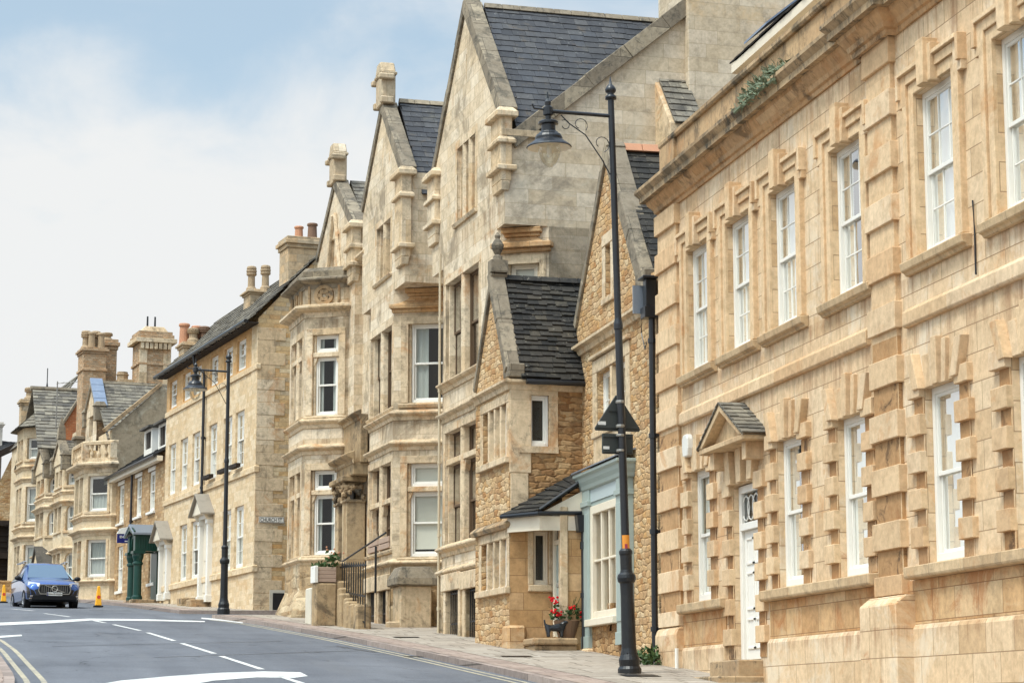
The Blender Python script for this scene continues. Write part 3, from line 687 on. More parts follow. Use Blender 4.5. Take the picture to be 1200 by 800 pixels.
        if keys:
            c = (l+r)/2; zt = z1+.5
            for k, (w, o, h) in enumerate(((.15, .12, .60), (.13, .07, .55), (.13, .07, .55))):
                cx = c+(0, -.17, .17)[k]; sk = (0, -.05, .05)[k]
                m.prism([(cx-w/2, -.01, z1-.02), (cx+w/2, -.01, z1-.02), (cx+w/2+sk, -.01, z1+h), (cx-w/2+sk, -.01, z1+h)], (0, o, 0), RN.random())
            for e in (-1, 1):
                x0 = c+e*.52; x1 = c+e*.72; sk = e*.2
                a0, a1 = sorted((x0, x1))
                m.prism([(a0, -.01, z1-.01), (a1, -.01, z1-.01), (a1+sk, -.01, zt-.02), (a0+sk, -.01, zt-.02)], (0, .13, 0), RN.random())
                x0 = c+e*.27; x1 = c+e*.5
                a0, a1 = sorted((x0, x1))
                m.prism([(a0, -.01, z1-.005), (a1, -.01, z1-.005), (a1+e*.1, -.01, zt-.06), (a0+e*.1, -.01, zt-.06)], (0, .035, 0), RN.random())
        else: m.box(l-.3, r+.3, -.021, .012, z1+.01, z1+.2, .5)
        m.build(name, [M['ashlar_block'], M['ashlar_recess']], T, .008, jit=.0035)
    for i, a in enumerate(GF): blocked(a-(1.1 if i == 0 else WG), a, 1.93, 4.22)
    blocked(DU-WD, DU, .9, 3.74, False, 'door_surround')
    # doorway: keys, pediment hood on brackets
    m = MB(fr); c = DU-WD/2
    for k in range(-2, 3):
        cx = c+k*.27; sk = k*.06
        m.prism([(cx-.12, -.01, 3.74), (cx+.12, -.01, 3.74), (cx+.13+sk, -.01, 4.3), (cx-.13+sk, -.01, 4.3)], (0, (.14 if k % 2 == 0 else .05), 0), RN.random())
    for e in (-1, 1): m.box(c+e*.86-.1, c+e*.86+.1, -.01, .3, 4.02, 4.3, .6)
    m.build('door_lintel', M['ashlar_block'], T, .006)
    m = MB(fr); hw, zb, za, o = 1.22, 4.3, 5.02, .42
    m.box(c-hw, c+hw, -.01, o, zb, zb+.09, .4)
    m.prism([(c-hw+.2, -.01, zb+.09), (c+hw-.2, -.01, zb+.09), (c, -.01, za-.14)], (0, o-.16, 0), .5)
    for e in (-1, 1):
        m.prism([(c+e*hw, -.01, zb+.092), (c+e*(hw-.22), -.01, zb+.092), (c, -.01, za-.13), (c, -.01, za)], (0, o+.02, 0), .4)
    hood = m.build('door_hood', M['sill'], T, .012)
    slates(hood, 'hood_slates', fr, (c-hw-.03, o+.03, zb+.1), (c-hw-.03, -.02, zb+.1), (c, -.02, za+.03), (c, o+.03, za+.03), .16, .2, 'slate_stone', .02)
    slates(hood, 'hood_slates', fr, (c+hw+.03, o+.03, zb+.1), (c+hw+.03, -.02, zb+.1), (c, -.02, za+.03), (c, o+.03, za+.03), .16, .2, 'slate_stone', .02)
    # door
    m = MB(fr); l, r, o = DU-WD, DU, -.09
    m.box(l, l+.13, o-.1, o, .86, 3.72); m.box(r-.13, r, o-.1, o, .86, 3.72); m.box(l+.13, r-.13, o-.1, o+.01, 3.6, 3.72); m.box(l+.13, r-.13, o-.1, o+.03, 2.98, 3.1)
    m.box(l+.13, r-.13, o-.1, o-.05, .88, 2.98)
    for (x0, x1) in ((l+.25, l+.72), (r-.72, r-.25)):
        for (z0, z1) in ((1.05, 1.55), (1.68, 2.3), (2.42, 2.86)):
            m.box(x0, x1, o-.07, o-.03, z0, z0+.04); m.box(x0, x1, o-.07, o-.03, z1-.04, z1); m.box(x0, x0+.04, o-.07, o-.032, z0+.03, z1-.03); m.box(x1-.04, x1, o-.07, o-.032, z0+.03, z1-.03)
    door = m.build('front_door', M['white'], T, .006)
    m = MB(fr); m.lathe(l+.22, o-.02, [(.02, 1.85), (.045, 1.87), (.045, 1.93), (.02, 1.95)], 10); m.build('handle', M['alu'], door)
    m = MB(fr); x0, x1, z0, z1 = l+.13, r-.13, 3.1, 3.6
    m.poly([(x0, o-.06, z0), (x1, o-.06, z0), (x1, o-.06, z1), (x0, o-.06, z1)]); m.build('fanlight_pane', M['glass_dim'], door)
    m = MB(fr); m.box(x0, x1, o-.5, o-.49, z0-.1, z1+.1); m.build('dark_hall', M['room'], door)
    m = MB(fr); cx = (x0+x1)/2                                    # interlaced glazing bars
    for k in range(4):
        q = x0+(x1-x0)*(k+.5)/4; R = .17
        pts = [(q+R*math.cos(t*.5236), o-.045, (z0+z1)/2+R*1.2*math.sin(t*.5236)) for t in range(13)]
        m.tube(pts, .012, 5)
    m.build('tracery', M['white'], door)
    m = MB(fr); 
    for i, (o1, z) in enumerate(((.75, .6), (.42, .86))): m.box(l-.15+.04*i, r+.15-.04*i, -.2-.02*i, o1, -.4+.01*i, z-.002*i)
    m.build('door_step', M['weathered'], T, .02)
    # sashes
    for i, (a, z0, z1) in enumerate(UP): sash(T, fr, a-WU, a, z0, z1, -.09, 3, 2, .5, 'net' if i != 3 else 'drape', seed=i, ft=.075)
    for i, a in enumerate(GF): sash(T, fr, a-(1.1 if i == 0 else WG), a, 1.94, 4.22, -.1, 1, 1, .5, ('net', 'drape', 'net', 'net', 'net', 'net')[i], seed=i+10, ft=.085)
    # cornice, parapet
    path = [(-19.5, 0), (-11.9, 0), (-11.9, .14), (-10.7, .14), (-10.7, 0), (.05, 0), (.05, -8.5)]
    m = MB(fr); m.profile(path, [(-.02, 9.2), (.04, 9.2), (.05, 9.27), (.09, 9.29), (.11, 9.36), (.2, 9.46), (.22, 9.52), (-.02, 9.52)])
    m.build('bed_moulding', M['cornice_side'], T)
    m = MB(fr); m.profile(path, [(-.02, 9.522), (.32, 9.522), (.32, 9.62), (.34, 9.64), (.4, 9.71), (.4, 9.77), (.2, 9.81), (-.02, 9.84)])
    m.build('cornice', M['weathered'], T)
    path2 = [(-19.5, -.06), (-11.9, -.06), (-11.9, .05), (-10.7, .05), (-10.7, -.06), (.0, -.06), (0, -8.5)]
    m = MB(fr); m.profile(path2, [(-.3, 9.8), (0, 9.8), (0, 10.52), (-.3, 10.52)]); m.box(-.9, .06, -.4, -.0, 9.8, 10.515)
    m.build('parapet', M['parapet'], T)
    m = MB(fr); m.profile(path2, [(-.36, 10.523), (.05, 10.523), (.08, 10.56), (.08, 10.62), (-.13, 10.68), (-.36, 10.62)])
    m.build('parapet_coping', M['weathered'], T)
    # attic storey set back behind the parapet
    m = MB(fr); m.box(-19, -1.0, -6, -1.6, 9.9, 12.1); d = m.build('dormer', M['cream_paint'], T)
    slates(d, 'dormer_roof', fr, (-19, -1.25, 12.12), (-.45, -1.25, 12.12), (-.45, -3.6, 14.0), (-19, -3.6, 14.0), .25, .32, 'slate_dark', .025)
    m = MB(fr); m.box(-19, -.5, -1.45, -1.27, 11.93, 12.1); m.build('fascia', M['cream_paint'], d)
    m = MB(fr); a, b = -2.0, -1.5
    m.prism([(b, -1.2, 12.2), (b-1.3, -1.2, 12.2), (b-1.3, -2.3, 13.1), (b, -2.3, 13.1)], (0, 0, .04)); m.build('lead_flashing', M['leadblue'], d)
    m = MB(fr); m.tube([(-14.3, .02, 5.4), (-14.31, .02, 5.9), (-14.28, .02, 6.35)], .012, 5); m.build('wire', M['black'], T)
    # alarm box and waste pipe
    m = MB(fr); u, z = FR.uz(797, 522, .2); m.prism([(u-.13, .0, z-.2), (u+.13, .0, z-.2), (u+.17, 0, z-.05), (u+.17, 0, z+.12), (u+.1, 0, z+.2), (u-.1, 0, z+.2), (u-.17, 0, z+.12), (u-.17, 0, z-.05)], (0, .12, 0))
    m.build('alarm_box', M['white'], T, .02)
    m = MB(fr); m.lathe(-1.42, .2, [(.035, .5), (.035, 1.15)], 8); m.build('waste_pipe', M['white'], T)
    return T
townhouse()
# ------------------------------------------------------------------ gabled shop and the little house beside it
FSH = F(11.6, 40.3, 0)
def shop():
    fr = FSH
    T = thing('shop', 'narrow gabled rubble stone shop with a duck egg blue shopfront behind the near lamp post', 'shop', fr, 3.4, 0, gz(43.5))
    uL = fr.uz(676, 430)[0]; ua, za = fr.uz(712, 166); uf = fr.uz(768, 320)[0]; zf = fr.uz(673, 376)[1]; uf = 2*ua-uL+.1
    zs = fr.uz(672, 412)[1]
    w2 = rc(fr, 700, 734, 428, 496); at = rc(fr, 709.5, 716, 287, 346)
    m = MB(fr)
    m.wall([(0, -.5), (uL, -.5), (uL, zf), (ua, za), (uf, zf), (0, zf-.3)], [rect(*w2), rect(*at)], 0, .28)
    m.poly([(uL, 0, -.5), (uL, -8, -.5), (uL, -8, zf), (uL, 0, zf)])
    m.build('wall', M['rubble'], T)
    # pale dressings: attic window, two-light window, string, apron stones
    m = MB(fr)
    def dress(r, j=.2, h=.25, o=.02, mull=0):
        m.sep(); a, b, c, d = r
        m.box(a-j, a, -.02, o, c-.02, d+.02, RN.random()); m.box(b, b+j, -.02, o, c-.02, d+.02, RN.random()); m.box(a-j, b+j, -.02, o+.002, d+.02, d+h, RN.random()); m.box(a-j, b+j, -.02, o+.03, c-.16, c-.02, RN.random())
        for k in range(mull): x = a+(b-a)*(k+1)/(mull+1); m.box(x-.07, x+.07, -.25, o-.01, c, d, RN.random())
    dress(at, .24, .28); dress(w2, .32, .3, .03, 1)
    m.box(w2[0]-.35, w2[1]+.3, -.02, .018, w2[2]-.85, w2[2]-.16, .6)
    m.box(w2[0]-.4, w2[1]+.4, -.02, .1, w2[3]+.32, w2[3]+.4, .5)
    m.build('window_surround', M['gothic_dress'], T, .015)
    m = MB(fr); m.profile([(.9, 0), (uL+.05, 0), (uL+.05, -1)], [(-.02, zs-.22), (.05, zs-.2), (.08, zs-.1), (.18, zs-.06), (.18, zs), (-.02, zs+.05)])
    m.build('string_course', M['gothic_dress'], T)
    c = (w2[0]+w2[1])/2
    for a, b in ((w2[0], c-.07), (c+.07, w2[1])): sash(T, fr, a, b, w2[2], w2[3], -.13, 1, 2, 0, 'drape', ft=.05)
    sash(T, fr, *at, -.16, 1, 2, 0, None, frame='cream_paint', ft=.035)
    coping(T, fr, [(ua, za+.02), (uf-.1, zf-.1)], -.35, .06, .34)
    coping(T, fr, [(uL+.1, zf-.1), (ua, za+.02)], -.35, .06, .2)
    m = MB(fr)
    m.frust(uf-.55, uf+.1, -.3, .14, zf-.55, zf-.02, 0, 0); m.box(uf-.3, uf+.0, -.25, .08, zf-.85, zf-.55)
    m.build('kneeler', M['coping'], T, .02)
    # roof: ridge runs back from the gable
    e0 = (uf-.35, -.2, zf-.25); e1 = (uf-.35, -9, zf-.25); r0 = (ua, -.2, za-.18); r1 = (ua, -9, za-.18)
    slates(T, 'roof', fr, e1, e0, r0, r1, .2, .3, 'slate_moss', .025)
    slates(T, 'roof', fr, (uL, -.3, zf-.1), (uL, -9, zf-.1), r1, r0, .3, .4, 'slate_moss', .025)
    m = MB(fr)
    for i in range(20): m.prism([(ua-.16, -.3-i*.43, za-.2), (ua+.16, -.3-i*.43, za-.2), (ua+.05, -.3-i*.43, za-.02), (ua-.05, -.3-i*.43, za-.02)], (0, -.42, 0), RN.random())
    m.build('ridge_tiles', M['terra'], T, .01)
    # shopfront
    P = F(11.35, 40.3, 0)
    l0 = P.uz(682, 650)[0]; l1 = P.uz(690, 650)[0]; r1_ = P.uz(722, 640)[0]; r0_ = P.uz(728.5, 640)[0]
    l0, l1, r0_, r1_ = max(l0, l1), min(l0, l1), min(r0_, r1_), max(r0_, r1_)
    zb = P.uz(690, 768)[1]; zc = P.uz(689, 573)[1]; zcT = P.uz(682, 556)[1]; zfb = P.uz(689, 590)[1]; zwb = P.uz(693, 728)[1]
    m = MB(P)
    for a, b in ((l1, l0), (r0_, r1_)):
        m.box(a, b, -.25, 0, zb+.15, zc, .5); m.box(a-.03, b+.03, -.25, .04, zfb-.05, zfb+.06, .5); m.box(a-.02, b+.02, -.25, .03, zb+.15, zb+.4, .5)
        m.box(a+.05, b-.05, -.01, .02, zb+.6, zfb-.2, .5)
    m.box(r1_, l1, -.25, -.06, zfb-.07, zfb+.02)
    m.profile([(r0_-.05, -.33), (r0_-.05, 0), (l0+.05, 0), (l0+.05, -.33)], [(-.05, zc-.02), (.02, zc), (.04, zc+.08), (.08, zc+.16), (.1, zc+.24), (.15, zc+.28), (.15, zc+.34), (-.05, zc+.36)])
    sf = m.build('shopfront', M['bluegreen'], T, .008)
    m = MB(P); m.box(r1_, l1, -.3, -.04, zfb+.022, zc-.02); m.build('fascia', M['fascia_blue'], sf)
    m = MB(P); m.prism([(r0_-.2, .18, zc+.365), (l0+.2, .18, zc+.365), (l0+.2, -.25, zc+.52), (r0_-.2, -.25, zc+.52)], (0, 0, .03)); m.build('lead_flashing', M['lead'], sf)
    # display window: cream frame, four big panes, goods inside
    a, b, z0, z1 = r1_, l1, zwb, zfb-.07
    m = MB(P); f = .17
    m.box(a, a+f, -.3, -.03, z0, z1); m.box(b-f, b, -.3, -.03, z0, z1); m.box(a+f, b-f, -.3, -.031, z1-f, z1); m.box(a-.02, b+.02, -.3, .1, z0-.1, z0+.04); m.box(a+f, b-f, -.3, -.05, z0+.04, z0+.2)
    for k in (1, 2): x = a+f+(b-a-2*f)*k/3; m.box(x-.03, x+.03, -.2, -.06, z0+.2, z1-f)
    zm = z0+(z1-z0)*.52; m.box(a+f, b-f, -.19, -.065, zm-.025, zm+.025)
    dw = m.build('shop_window', M['cream_paint'], T, .01)
    m = MB(P); m.poly([(a+f, -.12, z0+.1), (b-f, -.12, z0+.1), (b-f, -.12, z1-f), (a+f, -.12, z1-f)]); m.build('pane', M['glass'], dw)
    m = MB(P); A = [(a, z0), (b, z0), (b, z1), (a, z1)]
    m.poly([(x, -1.6, y) for x, y in A])
    for i in range(4): p, q = A[i], A[(i+1) % 4]; m.poly([(p[0], -.31, p[1]), (q[0], -.31, q[1]), (q[0], -1.6, q[1]), (p[0], -1.6, p[1])])
    m.build('room_lining', M['room_lit'], dw)
    m = MB(P)                                                     # hanging goods and paper notices seen through the glass
    for i, (fx, fz, w, h, mm) in enumerate(((.3, .78, .3, .3, 0), (.45, .6, .34, .34, 1), (.3, .45, .24, .3, 2), (.5, .3, .3, .4, 0), (.36, .2, .22, .2, 2), (.58, .75, .2, .34, 1), (.42, .86, .2, .16, 2))):
        x = a+(b-a)*fx; z = z0+(z1-z0)*fz; m.m = mm
        m.lathe(x, -.42-.06*i, [(.02, z-h/2), (w/2, z-h*.3), (w*.42, z), (w*.5, z+h*.3), (.03, z+h/2)], 9)
    for k in range(9): z = z0+(z1-z0)*(.5+.03*k); m.m = 0; m.tube([(a+(b-a)*.34, -.25, z), (a+(b-a)*.42, -.22, z-.05), (a+(b-a)*.5, -.25, z)], .012, 5)
    m.build('display_goods', [M['net'], M['terra'], M['timber']], dw)
    # stall riser and pilaster foot
    m = MB(P); m.wall([(r0_, -.4), (l1, -.4), (l1, zwb-.1), (r0_, zwb-.1)], [rect(a+.62, a+.95, zb+.45, zb+1.0)], -.06, .2); m.poly([(a+.62, -.25, zb+.4), (a+1, -.25, zb+.4), (a+1, -.25, zb+1.1), (a+.62, -.25, zb+1.1)])
    m.poly([(r0_, -.06, -.4), (r0_, -.35, -.4), (r0_, -.35, zwb), (r0_, -.06, zwb)])
    m.build('stall_riser', M['rubble_brown'], T)
    m = MB(P); m.box(l1-.05, l0+.05, -.25, .07, zb-.35, zb+.15); m.build('pilaster_foot', M['ashlar_block'], T, .03)
    # rainwater goods and meter box
    u, z0 = fr.uz(768, 790, .12); zt = fr.uz(764, 372, .12)[1]
    dp = downpipe(T, fr, u, .12, gz(40.3+u), zt, .06, False)
    m = MB(fr); zt2 = fr.uz(764, 326, .15)[1]
    m.box(u-.16, u+.16, .03, .3, zt-.02, zt+.2); m.box(u-.1, u+.1, .04, .26, zt+.2, zt2); m.box(u-.2, u+.2, .03, .34, zt2, zt2+.05); m.box(u-.22, u+.22, .04, .1, zt+.15, zt+.2)
    hp = m.build('rainwater_head', M['black'], T, .01)
    m = MB(fr); m.box(u+.22, u+.27, .1, .42, zt2-.62, zt2-.08); m.build('lamp_panel', M['lead'], hp)
    m = MB(fr); m.tube([(u+.2, .2, zt2-.1), (u+.6, .16, zt2-.4), (u+.75, .12, zt2-.9), (u+.5, .12, zt2-1.25), (u+.1, .2, zt2-1.2)], .012, 5); m.build('cable', M['black'], hp)
    return T
shop()

FSM = F(9.985, 46.836, 3.4); FSS = FSM.sub(0, 0, 90)
def mullions(m, fr, r, n, o=.02, w=.06, dep=.2):
    m.sep(); a, b, c, d = r
    for k in range(1, n): x = a+(b-a)*k/n; m.box(x-w, x+w, -dep, o, c, d, RN.random())
def little_house():
    fr, fs = FSM, FSS
    T = thing('little_house', 'tiny gabled stone house with mossy black slates and a lean-to porch beside the shop', 'house', fr, 1.4, 0, gz(48))
    uL = 2.83; ua, za = fr.uz(583, 316); ua = 1.35
    zs = fr.uz(599, 444)[1]; zw = fr.uz(599, 436)[1]; zl = fr.uz(597, 612)[1]; zg = -.2
    w1 = rc(fr, 569, 594.5, 478, 540); w2 = rc(fr, 567, 595, 634, 690)
    w1 = (.22, 2.2, w1[2], w1[3]); w2 = (.2, 2.3, w2[2], w2[3])
    zr = za-.1
    m = MB(fr)
    m.wall([(0, zg), (uL, zg), (uL, zw), (ua, za), (0, zw)], [rect(*w1), rect(*w2)], 0, .25)
    m.poly([(uL, 0, zg), (uL, -4, zg), (uL, -4, zw), (uL, 0, zw)])
    m.build('wall', M['rubble'], T)
    # side wall towards the camera
    sw = rc(fs, 619, 643, 463, 523); gw = rc(fs, 625, 643, 622, 685)
    zmid = fs.uz(630, 560)[1]
    m = MB(fs)
    m.wall([(-4, zl), (0, zl), (0, zw), (-4, zw)], [rect(*sw)], 0, .2)
    m.build('side_wall', M['rubble_brown'], T)
    m = MB(fs)
    m.wall([(-2, zg), (-.0, zg), (0, zl), (-2, zl)], [rect(*gw)], 0, .2)
    m.build('side_wall', M['lobby'], T)
    m = MB(fs)
    def ds(r, j, h, o=.02, s=.14):
        m.sep(); a, b, c, d = r
        m.box(a-j, a, -.02, o, c, d, .4); m.box(b, b+j, -.02, o, c, d, .6); m.box(a-j, b+j, -.02, o+.003, d, d+h, .5); m.box(a-j, b+j, -.02, o+.04, c-s, c, .3)
    ds(sw, .2, .16); ds(gw, .12, .14)
    m.box(-.48, .0, -.02, .025, zmid+.1, zs-.18, .7); m.box(-.42, -.02, -.02, .021, zl+.1, zmid+.1, .4)
    m.build('window_surround', M['gothic_dress'], T, .015)
    m = MB(fr)
    for r in (w1, w2):
        a, b, c, d = r
        mullions(m, fr, r, 4, .01, .05); m.box(a-.2, a, -.02, .015, c, d, .5); m.box(b, b+.2, -.02, .015, c, d, .5); m.box(a-.2, b+.2, -.02, .02, d, d+.2, .4); m.box(a-.22, b+.25, -.02, .1, c-.14, c, .3)
    m.build('mullions', M['gothic_dress'], T, .012)
    for r in (w1, w2):
        for k in range(4): x0 = r[0]+(r[1]-r[0])*k/4; x1 = r[0]+(r[1]-r[0])*(k+1)/4; sash(T, fr, x0+.05, x1-.05, r[2], r[3], -.1, 1, 2, 0, None, ft=.035, glass='glass_dim')
    sash(T, fs, *sw, -.05, 1, 1, 0, None, ft=.06); sash(T, fs, *gw, -.08, 1, 1, 0, 'drape', frame='cream_paint', ft=.04)
    # mouldings wrap the corner
    m = MB(fr); m.profile([(0, -4), (0, 0), (uL, 0)], [(-.02, zs-.22), (.04, zs-.2), (.06, zs-.1), (.15, zs-.05), (.15, zs), (-.02, zs+.06)])
    m.build('string_course', M['gothic_dress'], T)
    m = MB(fr); m.profile([(0, -.12), (0, 0), (uL, 0)], [(-.02, zl-.12), (.1, zl-.12), (.14, zl-.04), (.12, zl), (-.02, zl+.1)])
    m.build('string_course', M['weathered'], T)
    # gable coping, finial, kneeler
    coping(T, fr, [(ua, za+.03), (-.06, zw+.12)], -.25, .1, .2, 'coping'); coping(T, fr, [(uL+.06, zw+.02), (ua, za+.03)], -.3, .07, .14, 'coping')
    m = MB(fr); m.box(-.16, .3, -.3, .06, zs+.05, zw+.2); m.build('kneeler', M['coping'], T, .02)
    m = MB(fr); zt = za+.25
    m.box(ua-.16, ua+.16, -.3, .08, za, zt+.02); m.lathe(ua, -.1, [(.12, zt), (.1, zt+.12), (.06, zt+.16), (.13, zt+.3), (.14, zt+.38), (.08, zt+.48), (.05, zt+.52), (.07, zt+.58), (.02, zt+.66)], 10)
    m.build('finial', M['coping'], T)
    # roof
    oe = -5.5
    slates(T, 'roof', fr, (-.2, oe, zw-.12), (-.2, -.22, zw-.12), (ua, -.22, za-.12), (ua, oe, za-.12), .15, .26, 'slate_moss', .04, .035)
    slates(T, 'roof', fr, (uL+.05, -.2, zw-.05), (uL+.05, oe, zw-.05), (ua, oe, za-.12), (ua, -.2, za-.12), .3, .35, 'slate_moss', .03)
    m = MB(fr)
    for i in range(12): m.prism([(ua-.14, -.25-i*.42, za-.16), (ua+.14, -.25-i*.42, za-.16), (ua, -.25-i*.42, za-.02)], (0, -.41, 0), RN.random())
    m.build('ridge_tiles', M['slate_moss'], T, .01)
    m = MB(fr); m.tube([(-.26, -.3, zw-.2), (-.26, -4, zw-.2)], .06, 8); m.build('gutter', M['black'], T)
    # rounded corner stone at the foot
    m = MB(fr); zb = gz(46.6); m.box(-.08, .42, -.35, .06, zb-.2, zb+.62); m.build('corner_stone', M['gothic_orange'], T, .05)
    # porch: stone lobby with a door facing the street, lean-to roof, cream boards
    X0, Y1, Y0 = 10.93, 46.8, 46.02
    W = WORLD
    m = MB(W); zt = fs.uz(640, 603)[1]+.3; zb = gz(46)
    dz0, dz1 = zb+.42, zb+2.98
    lob = F(X0, Y0, 0)                                               # street face, u from 0 to .8
    m2 = MB(lob); m2.wall([(0, zg), (.8, zg), (.8, zt), (0, zt)], [rect(.12, .74, dz0, dz1)], 0, .12)
    m2.prism([(0, 0, zg), (0, -.6, zg), (0, -.6, zt), (0, 0, zt)], (.1, 0, 0))
    m2.build('porch_wall', M['lobby'], T)
    m2 = MB(lob); m2.box(-.05, .14, -.12, .05, zb+.3, zt-.2, .8); m2.build('porch_pier', M['gothic_dress'], T, .02)
    m2 = MB(lob); f = .1
    m2.box(.12, .12+f, -.1, .02, dz0, dz1); m2.box(.74-f, .74, -.1, .03, dz0, dz1); m2.box(.12+f, .74-f, -.1, .02, dz1-f, dz1); m2.box(.12+f, .74-f, -.1, .02, dz1-.65, dz1-.55)
    df = m2.build('door_frame', M['cream_paint'], T, .008)
    m2 = MB(lob); m2.box(.22, .64, -.08, -.03, dz0, dz1-.65)
    for k in (0, 1): m2.box(.27, .59, -.03, -.015, dz0+.2+k*.95, dz0+.95+k*.85)
    m2.build('door', M['bluegreen'], df, .006)
    m2 = MB(lob); m2.box(.22, .64, -.07, -.05, dz1-.55, dz1-.1); m2.build('pane', M['room'], df)
    m2 = MB(lob); m2.lathe(.28, .03, [(.015, dz0+1.0), (.035, dz0+1.02), (.035, dz0+1.08), (.015, dz0+1.1)], 8); m2.build('handle', M['alu'], df)
    A = V((9.92, 46.78, 0)); B = V((10.45, 46.0, 0)); C = V((11.32, 45.98, 0))
    ez = fs.uz(595, 604)[1]; hz = fs.uz(676, 552)[1]
    # eave follows A-B-C; the slope climbs to the shop wall
    slates(T, 'porch_roof', W, (A.x-.1, A.y+.02, ez), (B.x-.05, B.y-.08, ez+.02), (11.5, 46.0, hz-.25), (11.5, 46.82, hz), .17, .24, 'slate_moss', .03, .03)
    m = MB(W)
    for p, q in ((A, B), (B, C)):
        d = (q-p).normalized(); n = V((d.y, -d.x, 0)) if V((d.y, -d.x, 0)).y < 0 else V((-d.y, d.x, 0))
        m.prism([(p.x, p.y, ez-.36), (q.x, q.y, ez-.36), (q.x, q.y, ez-.06), (p.x, p.y, ez-.06)], tuple(n*-.06))
    m.prism([(B.x+.02, B.y+.01, ez-.0), (C.x+.1, C.y+.01, ez-.0), (C.x+.1, C.y+.01, ez+.5)], (0, .04, 0))
    pf = m.build('porch_fascia', M['cream_paint'], T, .006)
    m = MB(W); m.tube([(A.x-.13, A.y-.02, ez-.03), (B.x-.06, B.y-.13, ez-.02), (C.x+.0, C.y-.1, ez+.0)], .045, 8); m.build('gutter', M['black'], pf)
    m = MB(W); m.tube([(B.x-.03, B.y-.1, ez+.06), (11.5, 45.97, hz-.18)], .035, 6); m.build('verge', M['black'], pf)
    m = MB(W); m.poly([(A.x, A.y, ez-.3), (B.x, B.y, ez-.3), (C.x, C.y, ez-.3), (11.5, 46.8, ez-.3)]); m.build('porch_ceiling', M['cream_paint'], pf)
    px = FSH.uz(683, 700, .2)
    q = W; m = MB(W)
    p0 = ray(684, 690); k = 45.85/p0.y; xx = p0.x*k
    m.lathe(xx, 45.85, [(.05, gz(46)), (.05, ez-.3)], 10); m.frust(xx-.12, xx+.12, 45.75, 45.98, ez-.4, ez-.05, -.04, -.02); m.lathe(xx, 45.85, [(.075, ez-.75), (.075, ez-.6)], 10); m.lathe(xx, 45.85, [(.07, gz(46)+1.2), (.07, gz(46)+1.3)], 10)
    m.build('downpipe', M['black'], T)
    # two worn steps
    m = MB(W); zb = gz(45.9)
    m.box(10.25, 11.2, 45.75, 46.75, zb+.24, zb+.38); m.box(10.3, 11.2, 45.82, 46.75, zb-.2, zb+.24); m.box(9.95, 11.0, 45.5, 46.2, zb-.2, zb+.1)
    m.build('door_step', M['weathered'], T, .03)
    return T
little_house()
# ------------------------------------------------------------------ the tall gabled row
FM = F(10.5, 49.8, 4); FMS = FM.sub(0, 0, 90)
CANTS = {}
def light(T, fr, r, n=1, trans=None, dep=.24, frame='frame_brown', cur=None, glass='glass_dim'):
    """A stone window light: plain sash set deep in an existing opening, n lights with mullions."""
    a, b, c, d = r
    w = (b-a)/n
    for k in range(n):
        x0, x1 = a+w*k+(.09 if k else 0), a+w*(k+1)-(.09 if k < n-1 else 0)
        if trans: sash(T, fr, x0, x1, c, trans-.08, -dep+.06, 1, 1, .5, cur, frame, .03, glass); sash(T, fr, x0, x1, trans+.08, d, -dep+.06, 1, 1, 0, cur, frame, .03, glass)
        else: sash(T, fr, x0, x1, c, d, -dep+.06, 1, 1, .5 if d-c > 1.3 else 0, cur, frame, .03, glass)
def stonework(m, r, n=1, trans=None, dep=.3, jamb=.16, o=.012, w=.09, sill=True, head=.2, bracket=False):
    m.sep(); a, b, c, d = r
    m.box(a-jamb, a, -.01, o, c, d, .4+.3*RN.random()); m.box(b, b+jamb, -.01, o, c, d, .4+.3*RN.random()); m.box(a-jamb, b+jamb, -.01, o+.003, d, d+head, .5)
    for e, q in ((1, a), (-1, b)): m.box(*sorted((q, q+e*.07)), -dep, -.08, c, d, .5)
    if sill: m.prism([(a-jamb-.05, -.1, c-.14), (a-jamb-.05, .06, c-.14), (a-jamb-.05, .1, c-.06), (a-jamb-.05, -.1, c)], (b-a+2*jamb+.1, 0, 0), .4)
    for k in range(1, n): x = a+(b-a)*k/n; m.prism([(x-w, -dep, c), (x-w, -.05, c), (x-w*.45, .01, c), (x+w*.45, .01, c), (x+w, -.05, c), (x+w, -dep, c)], (0, 0, d-c), .5)
    if trans:
        for k in range(n):
            x0, x1 = a+(b-a)*k/n+w*(k > 0), a+(b-a)*(k+1)/n-w*(k < n-1)
            m.box(x0, x1, -dep, -.02, trans-.07, trans+.07, .6)
            if bracket:
                for e, q in ((1, x0), (-1, x1)): m.prism([(q, -.2, trans-.07), (q+e*.14, -.2, trans-.07), (q+e*.1, -.2, trans-.2), (q+e*.03, -.2, trans-.34), (q, -.2, trans-.36)], (0, .14, 0), .5)

def strng(m, path, z, h=.22, o=.16): m.sep(); m.profile(path, [(-.02, z-h), (.03, z-h), (.05, z-h*.55), (o*.75, z-h*.38), (o, z-h*.2), (o, z-.01), (-.02, z+.09)])

